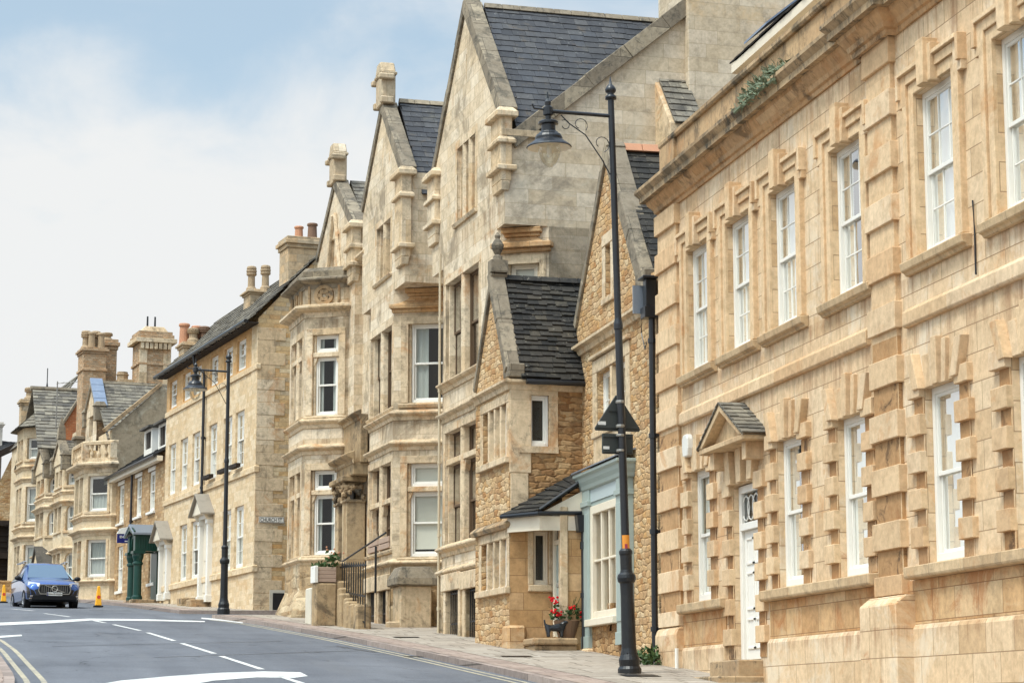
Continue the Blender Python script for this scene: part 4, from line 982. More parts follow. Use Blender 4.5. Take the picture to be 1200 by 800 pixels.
def gable_front(T, fr, uR, uL, uc, zf, za, zc, holes, mat='gothic', apexblock=True, kz=None, kn=(1, 1)):
    m = MB(fr)
    m.wall([(uR, zc), (uL, zc), (uL, zf), (uc, za), (uR, zf)], [rect(*h) for h in holes], 0, .3)
    m.build('gable_wall', M[mat], T)
    coping(T, fr, [(uc-.12, za-.1), (uR-.08, zf+.05)], -.3, .1, .34)
    coping(T, fr, [(uL+.08, zf+.05), (uc+.12, za-.1)], -.42, .06, .24, ('coping', ))
    if kn:
        zk = kz if kz else zf-1.9
        for s, e in ((uR, -1), (uL, 1))[:sum(kn)]:
            m = MB(fr); a, b = sorted((s+e*.1, s-e*.72))
            m.box(a, b, -.16, .13, zk+.32, zf-.1, .6); m.frust(a-.0, b+.0, -.14, .11, zk+.0, zk+.3, -.0, -.0, .3)
            for z, g, h in ((zf-.2, .12, .2), (zf-.62-(.2), .08, .14)):
                m.frust(a-g, b+g, -.16-g, .13+g, z, z+h*.6, 0, 0, .4); m.frust(a-g, b+g, -.16-g, .13+g, z+h*.6, z+h*1.2, g, g*.8, .4)
            m.box(a-.1, b+.1, -.25, .22, zk+.24, zk+.36, .3); m.frust(a+.05, b-.05, -.1, .1, zk-.22, zk+.0, -.05, -.02, .3)
            m.build('kneeler', M['gothic_dress'], T, .02)
    if apexblock:
        m = MB(fr); w = .4
        m.box(uc-w, uc+w, -.26, .14, za-.3, za+.55, .6); m.frust(uc-w-.05, uc+w+.05, -.3, .19, za+.55, za+.65, 0, 0, .5)
        m.prism([(uc-w-.02, -.26, za+.65), (uc+w+.02, -.26, za+.65), (uc+w*.5, -.26, za+.97), (uc-w*.5, -.26, za+.97)], (0, .42, 0), .5)
        for e in (-1, 1): m.box(*sorted((uc+e*(w+.14), uc+e*(w-.04))), -.2, .26, za+.4, za+.56, .4); m.box(*sorted((uc+e*(w+.12), uc+e*(w-.04))), -.2, .2, za-.3, za-.1, .5)
        m.build('apex_block', M['coping_pale'], T, .03)

def corbel(T, fr, W, zlow, ztop):
    """Moulded corbel that carries the square gable over a canted corner. fr: cant frame, W wide, u<0."""
    m = MB(fr); h = ztop-zlow
    m.frust(-W-.05, .05, -.5, .1, zlow-.14, zlow-.04, 0, 0, .3); m.frust(-W-.1, .1, -.5, .2, zlow-.04, zlow+.08, 0, 0, .4)
    n = 6; i0, i1 = .06, W*.2
    for k in range(n):                                           # hollow, narrowing upwards
        t0, t1 = k/n, (k+1)/n; c = lambda t: (1-math.cos(t*1.57))
        a0, a1 = i0+(i1-i0)*math.sin(t0*1.57), i0+(i1-i0)*math.sin(t1*1.57)
        o0, o1 = .15-.12*math.sin(t0*1.57), .15-.12*math.sin(t1*1.57)
        z0, z1 = zlow+.08+(h-.3)*t0, zlow+.08+(h-.3)*t1
        P = [(-W+a0, o0, z0), (-a0, o0, z0), (-a1, o1, z1), (-W+a1, o1, z1)]; m.prism(P, (0, -.5, 0), .4+.05*k)
    m.frust(-W+i1-.05, -i1+.05, -.5, .1, ztop-.22, ztop-.14, 0, 0, .4); m.frust(-W+i1-.1, -i1+.1, -.5, .18, ztop-.14, ztop-.02, 0, 0, .5)
    P = [(-W+i1, .1, ztop-.02), (-i1, .1, ztop-.02), (-W*.45, -.3, ztop+.45), (-W*.55, -.3, ztop+.45)]; m.prism(P, (0, -.3, 0), .5)
    m.build('corbel', M['gothic_orange'], T, .015)

def railing(parent, fr, u0, u1, o, z0, z1, n, slope=0., name='window_railing'):
    m = MB(fr)
    for k in range(n+1):
        x = u0+(u1-u0)*k/n; s = slope*k/n
        m.tube([(x, o, z0+s), (x, o, z1+s)], .014, 6); m.lathe(x, o, [(.014, z1+s), (.03, z1+s+.03), (.004, z1+s+.12)], 6)
    for z in (z0+.1, z0+(z1-z0)*.5, z1-.05): m.beam((u0, o, z), (u1, o, z+slope), .022, .04)
    return m.build(name, M['iron'], parent)

def canted_wing(T, uR, uL, a, zb, zc, fronts, cantR, mat='gothic', base_z=None, zlowmat='gothic_low', oback=-7, ang=60, aL=None):
    """Lower storeys: front between the cants, 45 degree faces, return walls. fronts/cantR: opening rects."""
    f = FM; cr = f.sub(uR+a, 0, ang); aL = aL or a; cl = f.sub(uL-aL, 0, -ang); W = a/math.cos(R_(ang)); b = a*math.tan(R_(ang)); WL = aL/math.cos(R_(ang)); bL = aL*math.tan(R_(ang))
    zs = base_z
    m = MB(f)
    m.wall([(uR+a, zs), (uL-aL, zs), (uL-aL, zc), (uR+a, zc)], [rect(*r) for r in fronts if r[2] >= zs], 0, .34)
    m.wall([(-W, zs), (0, zs), (0, zc), (-W, zc)], [rect(*r) for r in cantR if r[2] >= zs], 0, .3, cr)
    m.wall([(0, zs), (WL, zs), (WL, zc), (0, zc)], [], 0, .3, cl)
    m.poly([(uR, -b, zb), (uR, oback, zb), (uR, oback, zc), (uR, -b, zc)]); m.poly([(uL, -bL, zb), (uL, oback, zb), (uL, oback, zc), (uL, -bL, zc)])
    m.poly([(uR, 0, zc), (uR+a, 0, zc), (uR, -b, zc)]); m.poly([(uL, 0, zc), (uL-aL, 0, zc), (uL, -bL, zc)])
    m.build('wall', M[mat], T)
    m = MB(f); o = .14                                          # battered base
    m.wall([(uR+a, zb), (uL-aL, zb), (uL-aL, zs), (uR+a, zs)], [rect(*r) for r in fronts if r[2] < zs], 0.05, .5)
    m.wall([(-W, zb), (0.02, zb), (0.02, zs), (-W, zs)], [], .05, .3, cr); m.wall([(-.02, zb), (WL, zb), (WL, zs), (-.02, zs)], [], .05, .3, cl)
    m.build('base_wall', M[zlowmat], T)
    return cr, cl

def zz(px, py, off=0, fr=None): return (fr or FM).uz(px, py, off)[1]

def big_house():
    f = FM
    T = thing('gabled_house', 'tallest gabled stone house with blue slates and massive chimney behind the near street lamp', 'house', f, 3.4, 0, gz(53))
    uR, uL, uc, a, ang = .0, 6.75, 3.42, .66, 58
    b = a*math.tan(R_(ang))
    zf, za = 13.75, 17.55
    zb = gz(49)-.5
    zc = zz(592, 262, 0, FMS)                                   # top of the corbel
    zs1, zs2 = zz(540, 440), zz(540, 637)
    zstr = zz(537, 478)
    att = rc(f, 530, 552, 171, 256); att = (2.55, 4.25, att[2], att[3])
    w1 = (2.2, 5.35, zs1+.02, zz(540, 322)); w2 = (2.25, 5.35, zs2+.02, zz(540, 500))
    bw = [(2.0, 3.1, zb, zz(550, 690)), (3.7, 4.9, zb, zz(531, 692))]
    zbs = zz(540, 660)-.1
    cW = a/math.cos(R_(ang))
    cr0 = f.sub(uR+a, 0, ang)
    cw = (-cW+.22, -.24, zz(608, 420, 0, cr0), zz(608, 309, 0, cr0))
    cr, cl = canted_wing(T, uR, uL, a, zb, zc, [w1, w2]+bw, [cw], base_z=zbs, ang=ang, aL=1.12)
    gable_front(T, f, uR, uL, uc, zf, za, zc, [att], kz=zz(588, 215), apexblock=False)
    m = MB(f)
    stonework(m, att, 3, None); stonework(m, w1, 2, None, .34); stonework(m, w2, 2, zz(540, 535), .34, bracket=True)
    for r in bw: m.sep(); m.box(r[0]-.18, r[0], -.3, .1, r[2], r[3], .6); m.box(r[1], r[1]+.18, -.3, .1, r[2], r[3], .4); m.box(r[0]-.3, r[1]+.3, -.3, .14, r[3], r[3]+.42, .6)
    m.sep(); m.box(uc-.03, uc+.03, -.1, .012, za-2.2, za-1.5, .1)
    m.fr = cr; stonework(m, cw, 1, None, .28); m.fr = f
    m.build('window_surround', M['gothic_dress'], T, .015)
    light(T, f, att, 3); light(T, f, w1, 2); light(T, f, w2, 2, zz(540, 535))
    sash(T, cr, cw[0]+.07, cw[1]-.07, cw[2], cw[3], -.16, 1, 1, .5, 'blind:.95', 'cream_paint', .06)
    for r in bw:
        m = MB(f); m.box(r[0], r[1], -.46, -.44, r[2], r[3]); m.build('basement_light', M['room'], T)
        railing(T, f, r[0]+.12, r[1]-.12, -.02, gz(53)-.3, gz(53)+1.25, 5)
    corbel(T, cr, cW, zz(600, 290, 0, cr), zc)
    path = [(uR, -b-.1), (uR, -b), (uR+a, 0), (uL-1.12, 0), (uL, -1.12*math.tan(R_(ang))), (uL, -2.2)]
    m = MB(f)
    for z in (zs1, zstr, zs2, zbs): strng(m, path, z)
    m.build('string_course', M['weathered' if False else 'gothic_dress'], T)
    # right flank above the corbel: square ashlar wall with a raking gable behind
    s = FMS; ze = zz(592, 155, 0, s)
    c0 = s.uz(640, 140); c1 = s.uz(800, 17)
    sl = (c1[1]-c0[1])/(c1[0]-c0[0])
    m = MB(s)
    xE = -12.; x0 = c0[0]; xa = c1[0]-.6
    m.wall([(xE, zb), (-b, zb), (-b, zc), (0, zc), (0, ze), (x0, ze), (x0, c0[1]-.1), (xa, c0[1]+sl*(xa-x0)-.1), (xE, c0[1]+sl*(xa-x0)-.1)], [], 0, .2)
    m.build('side_wall', M['grey_side'], T)
    m = MB(s); m.box(x0-.1, .1, -.3, .12, ze-.1, ze+.06, .5); m.build('eaves_course', M['coping_pale'], T, .01)
    cp = coping(T, s, [(xa, c0[1]+sl*(xa-x0)-.12), (-.25, c0[1]+sl*(-.25-x0)-.12)], -.4, .12, .36)
    # wing roof
    rz = za-.25
    slates(T, 'roof', f, (.03, -9, ze+.1), (.03, -.3, ze+.1), (uc, -.45, rz), (uc, -9, rz), .24, .34, 'slate_blue', .02)
    slates(T, 'roof', f, (uL+.1, -.45, ze), (uL+.1, -9, ze), (uc, -9, rz), (uc, -.45, rz), .35, .45, 'slate_blue', .02)
    m = MB(f)
    for i in range(19): m.prism([(uc-.13, -.45-i*.45, rz-.06), (uc+.13, -.45-i*.45, rz-.06), (uc, -.45-i*.45, rz+.1)], (0, -.44, 0), RN.random())
    m.build('ridge_tiles', M['coping'], T, .01)
    # chimney at the head of the rear gable, with a sloped mossy shoulder
    a0 = s.uz(803, 110)[0]; a1 = a0-2.9
    chimney(T, s, a1, a0, -1.8, .25, zz(803, 110, 0, s)-3, za+2.2, 'grey_side', [(a0-.7, -.8, 1.1, .2, 0, 'terra'), (a0-1.6, -.8, 1.1, .2, 0, 'terra'), (a0-2.4, -.8, 1., .2, 0, 'pot_dark')])
    b0 = s.uz(775, 160, .4); b1 = s.uz(812, 160, .4); zt = s.uz(785, 98, .4)[1]
    m = MB(s); zt += .25; m.prism([(b0[0], -.1, 6), (b0[0], 1.0, 6), (b0[0], 1.0, zt-1.35), (b0[0], -.1, zt)], (b1[0]-b0[0], 0, 0)); m.build('buttress', M['gothic_dress'], T, .02)
    slates(T, 'buttress_cap', s, (b1[0]-.04, 1.06, zt-1.35), (b0[0]-.1, 1.06, zt-1.35), (b0[0]-.1, -.1, zt+.06), (b1[0]-.04, -.1, zt+.06), .22, .25, 'slate_stone', .03)
    downpipe(T, f, uL-1.2, .1, gz(55), zz(518, 300), .032, False, 'pipe_cream')
    # link to the next house: recessed wall with an eaves gutter
    m = MB(f); zl = zz(500, 292, -2.6); m.wall([(uL, zb), (9.9, zb), (9.9, zl), (uL, zl)], [], -2.9, .2); m.build('link_wall', M['gothic'], T)
    m = MB(f); m.profile([(uL, -2.9), (9.9, -2.9)], [(-.02, zl-.35), (.1, zl-.3), (.3, zl-.12), (.34, zl), (-.02, zl+.06)]); m.build('eaves_course', M['gothic_orange'], T)
    slates(T, 'roof', f, (uL, -2.6, zl+.05), (9.9, -2.6, zl+.05), (9.9, -6, zl+3.0), (uL, -6, zl+3.0), .26, .36, 'slate_blue', .02)
    return T
big_house()

def middle_house():
    f = FM
    T = thing('gabled_house', 'gabled stone house with two large white sashes in its canted corner, right of the railing', 'house', f, 12.6, 0, gz(61.8))
    uR, uL, uc, a, ang = 9.83, 15.2, 12.6, 1.2, 62
    b = a*math.tan(R_(ang))
    zf, za = 15.0, 17.0
    zf = zz(482, 222)+.75; za = zz(450, 75)-.97
    zb = gz(60)-.6
    cr0 = f.sub(uR+a, 0, ang)
    zc = zz(488, 338, 0, cr0)
    W = a/math.cos(R_(ang))
    att = (11.55, 13.3, zz(447, 327), zz(447, 265))
    s1, s2, s3 = zz(445, 492), zz(445, 526), zz(445, 662)
    p0, p1 = uR+a+.22, uL-1-.25
    w1 = (p0, p1, zz(445, 484), zz(445, 391)); w2 = (p0, p1, zz(445, 646), zz(445, 547))
    bw = [(p0+.1, p0+1.0, zb, zz(452, 692)), (p0+1.5, p0+2.5, zb, zz(438, 694))]
    tz = zz(445, 590)
    cx0, cx1 = cr0.uz(516, 430)[0], cr0.uz(481, 430)[0]
    c1 = (-W+.4, -.4, zz(498, 472, -.15, cr0), zz(498, 380, -.15, cr0)); c2 = (-W+.4, -.4, zz(498, 652, -.15, cr0), zz(498, 543, -.15, cr0))
    cr, cl = canted_wing(T, uR, uL, a, zb, zc, [w1, w2]+bw, [c1, c2], base_z=s3-.12, ang=ang)
    gable_front(T, f, uR, uL, uc, zf, za, zc-.02, [att], kz=zz(478, 298), kn=(1,))
    m = MB(f); stonework(m, att, 2); stonework(m, w1, 2, None, .34); stonework(m, w2, 2, tz, .34, bracket=True)
    for r in bw: m.sep(); m.box(r[0]-.18, r[0], -.3, .1, r[2], r[3], .6); m.box(r[1], r[1]+.18, -.3, .1, r[2], r[3], .4); m.box(r[0]-.3, r[1]+.3, -.3, .14, r[3], r[3]+.42, .6)
    m.sep(); m.box(uc-.03, uc+.03, -.1, .012, za-2.4, za-1.4, .1)
    m.fr = cr; stonework(m, c1, 1, None, .28, .2); ct = zz(498, 573, -.15, cr); stonework(m, c2, 1, ct, .28, .2, bracket=True)
    m.build('window_surround', M['gothic_dress'], T, .015)
    light(T, f, att, 2); light(T, f, w1, 2); light(T, f, w2, 2, tz)
    g = .07
    sash(T, cr, c1[0]+g, c1[1]-g, c1[2], c1[3], -.15, 1, 1, .5, 'drape', 'white', .07, 'glass_dim', 'room_lit')
    sash(T, cr, c2[0]+g, c2[1]-g, c2[2], ct-.07, -.15, 1, 1, .52, 'blind:.88', 'white', .07); sash(T, cr, c2[0]+g, c2[1]-g, ct+.07, c2[3], -.15, 1, 1, 0, 'blind:1', 'white', .07)
    for r in bw:
        m = MB(f); m.box(r[0], r[1], -.46, -.44, r[2], r[3]); m.build('basement_light', M['room'], T)
        railing(T, f, r[0]+.1, r[1]-.1, -.02, gz(61.5)-.3, gz(61.5)+1.15, 5)
    m = MB(f); 
    for k in (0, 1):
        x0 = p0+(p1-p0)*k/2+.05; x1 = x0+(p1-p0)/2-.12
        for j in range(2): m.box(x0, x1, -.06, .05, w2[2]+.02+j*.17, w2[2]+.17+j*.17)
        m.box(x0, x1, -.26, -.06, w2[2]+.02, w2[2]+.3)
    m.build('sill_board', M['timber'], T, .01)
    corbel(T, cr, W*.86, zz(490, 360, 0, cr), zc)
    path = [(uR, -b-.4), (uR, -b), (uR+a, 0), (uL-a, 0), (uL, -b), (uL, -b-.4)]
    m = MB(f)
    for z in (s1, s2, s3): strng(m, path, z)
    m.build('string_course', M['gothic_dress'], T)
    m = MB(f); ze = zf-.1
    for u in (uR, uL): m.sep(); m.poly([(u, 0, zc), (u, -8, zc), (u, -8, ze), (u, 0, ze)])
    m.build('side_wall', M['gothic'], T)
    rz = za-.1
    slates(T, 'roof', f, (uR-.1, -9, ze-.6), (uR-.1, -.45, ze-.6), (uc, -.45, rz), (uc, -9, rz), .24, .34, 'slate_blue', .02)
    slates(T, 'roof', f, (uL+.1, -.45, ze-.6), (uL+.1, -9, ze-.6), (uc, -9, rz), (uc, -.45, rz), .35, .45, 'slate_blue', .02)
    m = MB(f)
    for i in range(19): m.prism([(uc-.13, -.45-i*.45, rz-.06), (uc+.13, -.45-i*.45, rz-.06), (uc, -.45-i*.45, rz+.1)], (0, -.44, 0), RN.random())
    m.build('ridge_tiles', M['coping'], T, .01)
    # stair up to the house: pier with a dark cap, string and steps beside the bay
    P = F(0, 0, 0); q = ray(500, 700); 
    p = cr.w(-W*.5, 1.1, 0)
    g = F(p.x, p.y, 4+80)
    zg = gz(p.y)
    m = MB(f); y0 = uR+.1
    m.box(y0-.5, y0+.35, -.7, .15, zg-.3, zz(500, 682, -.2), .6); m.box(y0-.45, y0-.1, .1, .45, zg-.3, zg+.28, .3)
    m.build('stair_pier', M['gothic_dress'], T, .03)
    m = MB(f); zt = zz(500, 682, -.2); m.frust(y0-.62, y0+.5, -.85, .28, zt, zt+.2, 0, 0); m.frust(y0-.62, y0+.5, -.85, .28, zt+.2, zt+.5, .18, .16)
    m.build('pier_cap', M['coping'], T, .03)
    m = MB(f)
    for k in range(6): m.box(y0+.5, y0+1.3, -.2-.28*(k+1)+.6, -.2-.28*k+.6, zg-.3, zg+.17*(k+1))
    m.build('stair', M['weathered'], T, .02)
    return T
middle_house()

def bay_house():
    f = FM
    T = thing('gabled_house', 'gabled stone house with an octagonal bay under a parapet bearing a carved roundel', 'house', f, 19, 0, gz(68))
    uR, uL, uc = 16.2, 22., 19.2
    zf = zz(418, 270)+.3; za = zz(394, 170)-.97
    zb = gz(66)-.6
    O = 1.2; b0, b1 = 17.74, 20.1
    a = .72; ang = 55; cr = f.sub(b0, O, ang); cl = f.sub(b1, O, -ang); W = a/math.cos(R_(ang)); e_ = a*math.tan(R_(ang))
    Bz = lambda y: zz(344, y, O)                               # heights read on the bay front
    zp, zr1, zr0, s1, s2, s3 = Bz(335), Bz(342), Bz(369), zz(375, 492, 0, cr), zz(375, 523, 0, cr), zz(375, 655, 0, cr)
    zp = zz(375, 322, 0, cr); zr1 = zz(375, 330, 0, cr); zr0 = zz(375, 359, 0, cr)
    att = (18.55, 19.9, zz(392, 318), zz(392, 280))
    gable_front(T, f, uR, uL, uc, zf, za, zb, [att], kz=zf-1.6, kn=(1,))
    m = MB(f); stonework(m, att, 2)
    for e in (-1, 1): m.sep(); m.beam((uc+e*1.0, .06, att[2]-.2), (uc+e*.15, .06, att[3]+.75), .1, .12); 
    m.sep(); m.box(uc-.03, uc+.03, -.1, .012, za-2.2, za-1.2, .1)
    m.build('window_surround', M['gothic_dress'], T, .015)
    light(T, f, att, 2)
    c1 = (-W+.12, -.27, zz(380, 487, -.12, cr), zz(380, 393, -.12, cr)); c2 = (-W+.12, -.27, zz(380, 650, -.12, cr), zz(380, 551, -.12, cr))
    t1, t2 = zz(380, 416, -.12, cr), zz(380, 577, -.12, cr)
    w1 = (b0+.3, b1-.3, c1[2], c1[3]); w2 = (b0+.3, b1-.3, c2[2], c2[3])
    m = MB(f)
    m.wall([(b0, s3), (b1, s3), (b1, zp), (b0, zp)], [rect(*w1), rect(*w2)], O, .32)
    m.wall([(-W, s3), (0, s3), (0, zp), (-W, zp)], [rect(*c1), rect(*c2)], 0, .28, cr); m.wall([(0, s3), (W, s3), (W, zp), (0, zp)], [], 0, .28, cl)
    for u in (b0-a, b1+a): m.poly([(u, O-e_, zb), (u, -.1, zb), (u, -.1, zp), (u, O-e_, zp)])
    m.poly([(b0, O, zp-.1), (b1, O, zp-.1), (b1+a, O-e_, zp-.1), (b1+a, 0, zp-.1), (b0-a, 0, zp-.1), (b0-a, O-e_, zp-.1)])
    m.build('bay_wall', M['gothic'], T)
    path = [(b0-a, -.05), (b0-a, O-e_), (b0, O), (b1, O), (b1+a, O-e_), (b1+a, -.05)]
    m = MB(f); q = .06
    m.profile([(x, y) for x, y in path], [(-.1, zb), (.34, zb), (.3, s3-1.5), (.05, s3-.9), (.04, s3), (-.1, s3)])
    m.build('base_wall', M['gothic_low'], T)
    m = MB(f)
    for z, h, o in ((s1, .24, .16), (s2, .24, .2), (s3+.02, .22, .14), (zr0, .34, .32)): strng(m, path, z, h, o)
    m.build('string_course', M['gothic_dress'], T)
    m = MB(f); strng(m, path, zr1+.08, .3, .3); m.profile(path, [(-.2, zr1+.08), (.06, zr1+.08), (.1, zp+.1), (.0, zp+.22), (-.2, zp+.2)]); m.build('parapet', M['coping'], T)
    # carved roundel on the cant, small openings on the front of the parapet
    m = MB(cr); c = -W*.5; zc = (zr0+zr1)/2-.05; n = 20
    for i in range(n):
        t0, t1_ = 2*math.pi*i/n, 2*math.pi*(i+1)/n
        P = [(c+r*math.cos(t), zc+r*math.sin(t)) for r, t in ((.2, t0), (.32, t0), (.32, t1_), (.2, t1_))]
        m.prism([(x, -.01, y) for x, y in P], (0, .08, 0), .6)
    m.box(c-.52, c-.45, -.01, .05, zc-.3, zc+.3, .5); m.box(c+.45, c+.52, -.01, .05, zc-.3, zc+.3, .5)
    for i in range(6): t = i*math.pi/3; m.box(c+.13*math.cos(t)-.07, c+.13*math.cos(t)+.07, -.01, .05, zc+.13*math.sin(t)-.06, zc+.13*math.sin(t)+.06, .2)
    m.build('roundel', M['weathered'], T, .01)
    m = MB(f)
    for k in range(3): x = b0+.4+k*.7; m.sep(); m.box(x, x+.3, O-.01, O+.06, zc-.28, zc+.25, .2); m.box(x+.12, x+.18, O+.05, O+.09, zc-.28, zc+.25, .7)
    m.build('parapet_panel', M['weathered'], T, .01)
    m = MB(f)
    stonework(m, (w1[0], w1[1], w1[2], w1[3]), 2, t1, .32, bracket=True, o=O+.012) if False else None
    fo = f.sub(0, O, 0); m.fr = fo; stonework(m, w1, 2, t1, .32, bracket=True); stonework(m, w2, 2, t2, .32, bracket=True)
    m.fr = cr; stonework(m, c1, 1, t1, .26, .2, bracket=True); stonework(m, c2, 1, t2, .26, .2, bracket=True)
    m.build('window_surround', M['gothic_dress'], T, .015)
    light(T, fo, w1, 2, t1); light(T, fo, w2, 2, t2)
    g = .07
    for c, t, cu in ((c1, t1, 'drape'), (c2, t2, 'drape')):
        sash(T, cr, c[0]+g, c[1]-g, c[2], t-.07, -.14, 1, 1, .52, cu, 'white', .065, 'glass_dim', 'room_lit'); sash(T, cr, c[0]+g, c[1]-g, t+.07, c[3], -.14, 1, 1, 0, cu, 'white', .065, 'glass_dim', 'room_lit')
    # entrance between the bays: recessed door under carved capitals
    e0, e1 = uR-1.55, b0-a
    zt = zz(405, 540)
    m = MB(f); zk = zz(412, 582)
    for x, w, o in ((uR-.55, .3, .36), (uR+.65, .24, .34)):
        m.box(x-w, x+w, -.2, o, zb, zk-.2, .6); m.box(x-w-.06, x+w+.06, -.2, o+.06, zb, gz(65)+1.5, .3)
        m.box(x-w-.05, x+w+.05, -.2, o+.05, zk-.25, zk-.16, .5); m.box(x-w-.16, x+w+.16, -.2, o+.16, zk+.35, zk+.5, .5)
    m.box(e0+.1, e1+.1, -.2, .3, zk+.5, zk+.85, .5)
    strng(m, [(e0, .3), (e1+.2, .3)], zk+1.1, .3, .25); strng(m, [(e0, .12), (e1+.2, .12)], zk+2.3, .22, .2)
    m.box(e0, e1, -.1, .12, zk+.85, zk+2.25, .6)
    m.build('porch', M['gothic_worn'], T, .02)
    m = MB(f)
    for x, w, o in ((uR-.55, .32, .38), (uR+.65, .26, .36)):
        m.sep()
        for i in range(26):
            t = i/26; m.blob((x-w-.02+(2*w+.04)*((i*7) % 26)/25, o-.03+RN.uniform(-.04, .08), zk-.14+.46*RN.random()), .06, .06, .08, 6, 4, .3, RN.random())
        for i in range(8): m.blob((x-w-.04, o-.5+i*.07, zk-.1+.4*RN.random()), .08, .1, .1, 6, 4, .3)
    m.build('carved_capital', M['weathered'], T)
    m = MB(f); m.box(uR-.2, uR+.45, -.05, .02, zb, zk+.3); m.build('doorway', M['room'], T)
    m = MB(f); m.box(uR-.15, uR+.4, .02, .06, gz(65)+1.1, gz(65)+3.3); m.build('front_door', M['darkwood'], T, .01)
    m = MB(f)
    for k in range(5): m.box(uR-.4, uR+.6, .1+.3*k*0, 1.6-.28*k, gz(65)-.4+.2*k, gz(65)-.2+.2*k)
    m.build('stair', M['weathered'], T, .02)
    # roof
    ze = zf-.1; rz = za-.15
    slates(T, 'roof', f, (uR-.1, -9, ze-.6), (uR-.1, -.45, ze-.6), (uc, -.45, rz), (uc, -9, rz), .24, .34, 'slate_stone', .025)
    slates(T, 'roof', f, (uL+.1, -.45, ze-.6), (uL+.1, -9, ze-.6), (uc, -9, rz), (uc, -.45, rz), .35, .45, 'slate_stone', .025)
    m = MB(f); 
    for u in (uR, uL): m.sep(); m.poly([(u, 0, zb), (u, -8, zb), (u, -8, ze), (u, 0, ze)])
    m.sep(); m.poly([(15.1, -.25, zb), (uR+.1, -.25, zb), (uR+.1, -.25, zz(418, 300)), (15.1, -.25, zz(418, 300))])
    m.build('side_wall', M['gothic'], T)
    m = MB(f); strng(m, [(15.0, -.25), (uR+.3, -.25)], zz(418, 300), .34, .3); m.build('eaves_course', M['gothic_dress'], T)
    return T
bay_house()
# ------------------------------------------------------------------ pale three-storey house on the corner of the side street
FG = F(7.42, 75, 9.1); FGS = FG.sub(0, 0, 90)
def gz_f(fr, u, o=0): return gz(fr.w(u, o, 0).y)
def hood_door(T, fr, u0, u1, z0, z1, o=.5, w=.35, door='cream_paint', hoodmat='lead'):
    m = MB(fr); c = (u0+u1)/2
    for a, b in ((u0-w*.55, u0), (u1, u1+w*.55)):
        m.box(a, b, -.05, .18, z0, z1, .5); m.box(a-.03, b+.03, -.05, .22, z0, z0+.25, .5); m.box(a-.03, b+.03, -.05, .22, z1-.2, z1-.05, .5)
    m.box(u0-w*.6, u1+w*.6, -.05, .2, z1-.004, z1+.14, .5)
    ds = m.build('door_surround', M['white'], T, .01)
    m = MB(fr); m.box(u0, u1, .004, .03, z0, z1)
    for k in (0, 1):
        for (a, b) in ((.12, .45), (.5, .92)): h = z1-z0; x0 = u0+(u1-u0)*(.1+.45*k); m.box(x0, x0+(u1-u0)*.35, .03, .05, z0+h*a, z0+h*b)
    m.build('front_door', M[door], T, .008)
    m = MB(fr); hw = (u1-u0)/2+w*.9; zb, zt = z1+.14, z1+.14+hw*.75
    m.prism([(c-hw, 0, zb), (c+hw, 0, zb), (c, 0, zt)], (0, o-.06, 0)); hd = m.build('door_hood', M['cream_paint'], T, .01)
    m = MB(fr)
    for e in (-1, 1): m.prism([(c+e*(hw+.1), -.02, zb-.05), (c+e*(hw+.1), o+.06, zb-.05), (c, o+.06, zt+.04), (c, -.02, zt+.04)], (0, 0, .07))
    m.build('hood_roof', M[hoodmat], hd, .01)
    for e in (-1, 1):
        m = MB(fr); x = c+e*(hw-.18); m.prism([(x-.06, 0, zb), (x-.06, o-.1, zb), (x-.06, .08, zb-.45), (x-.06, 0, zb-.5)], (.12, 0, 0)); m.build('hood_bracket', M['cream_paint'], hd)
def chs(T, f, p0, p1, yt, yb, du, th, pots, mat, bands=(), cap=.4, corn=False, drop=3):
    """Stack whose broad side faces down the street: measured on a plane across the street at distance du."""
    fs = f.sub(du, 0, 90)
    x0, z1 = fs.uz(p0, yt); x1 = fs.uz(p1, yt)[0]; x0, x1 = sorted((x0, x1)); z0 = fs.uz(p0, yb)[1]
    ps = []
    for px, py, r, k, mt in pots: u, z = fs.uz(px, py); ps.append((u, -th/2+(.2 if len(ps) % 2 else -.15), z-z1, r, k, mt))
    c = chimney(T, fs, x0, x1, -th, 0, z0-drop, z1, mat, ps, cap, bands=[fs.uz(p0, y)[1] for y in bands])
    if corn:
        m = MB(fs)
        for k in range(7): x = x0+(x1-x0)*(k+.5)/7; m.box(x-.08, x+.08, -.05, .2, z1-cap-.3, z1-cap-.0)
        m.box(x0-.22, x1+.22, -th-.2, .26, z1-cap+.0, z1-cap+.2); m.frust(x0+.1, x1-.1, -th+.1, -.1, z1-.02, z1+.25, .2, .1)
        for xx in (x0+.18, x1-.18): m.box(xx-.18, xx+.18, -.02, .05, z0-2, z1-cap-.3)
        m.build('chimney_cornice', M['gothic_dress'], c, .015)
        m = MB(fs)
        for xx in (x0+(x1-x0)*.42, x0+(x1-x0)*.66): m.lathe(xx, -th/2, [(.05, z1+.1), (.04, z1+.8)], 8)
        m.build('flue_pipe', M['iron'], c)
    return c
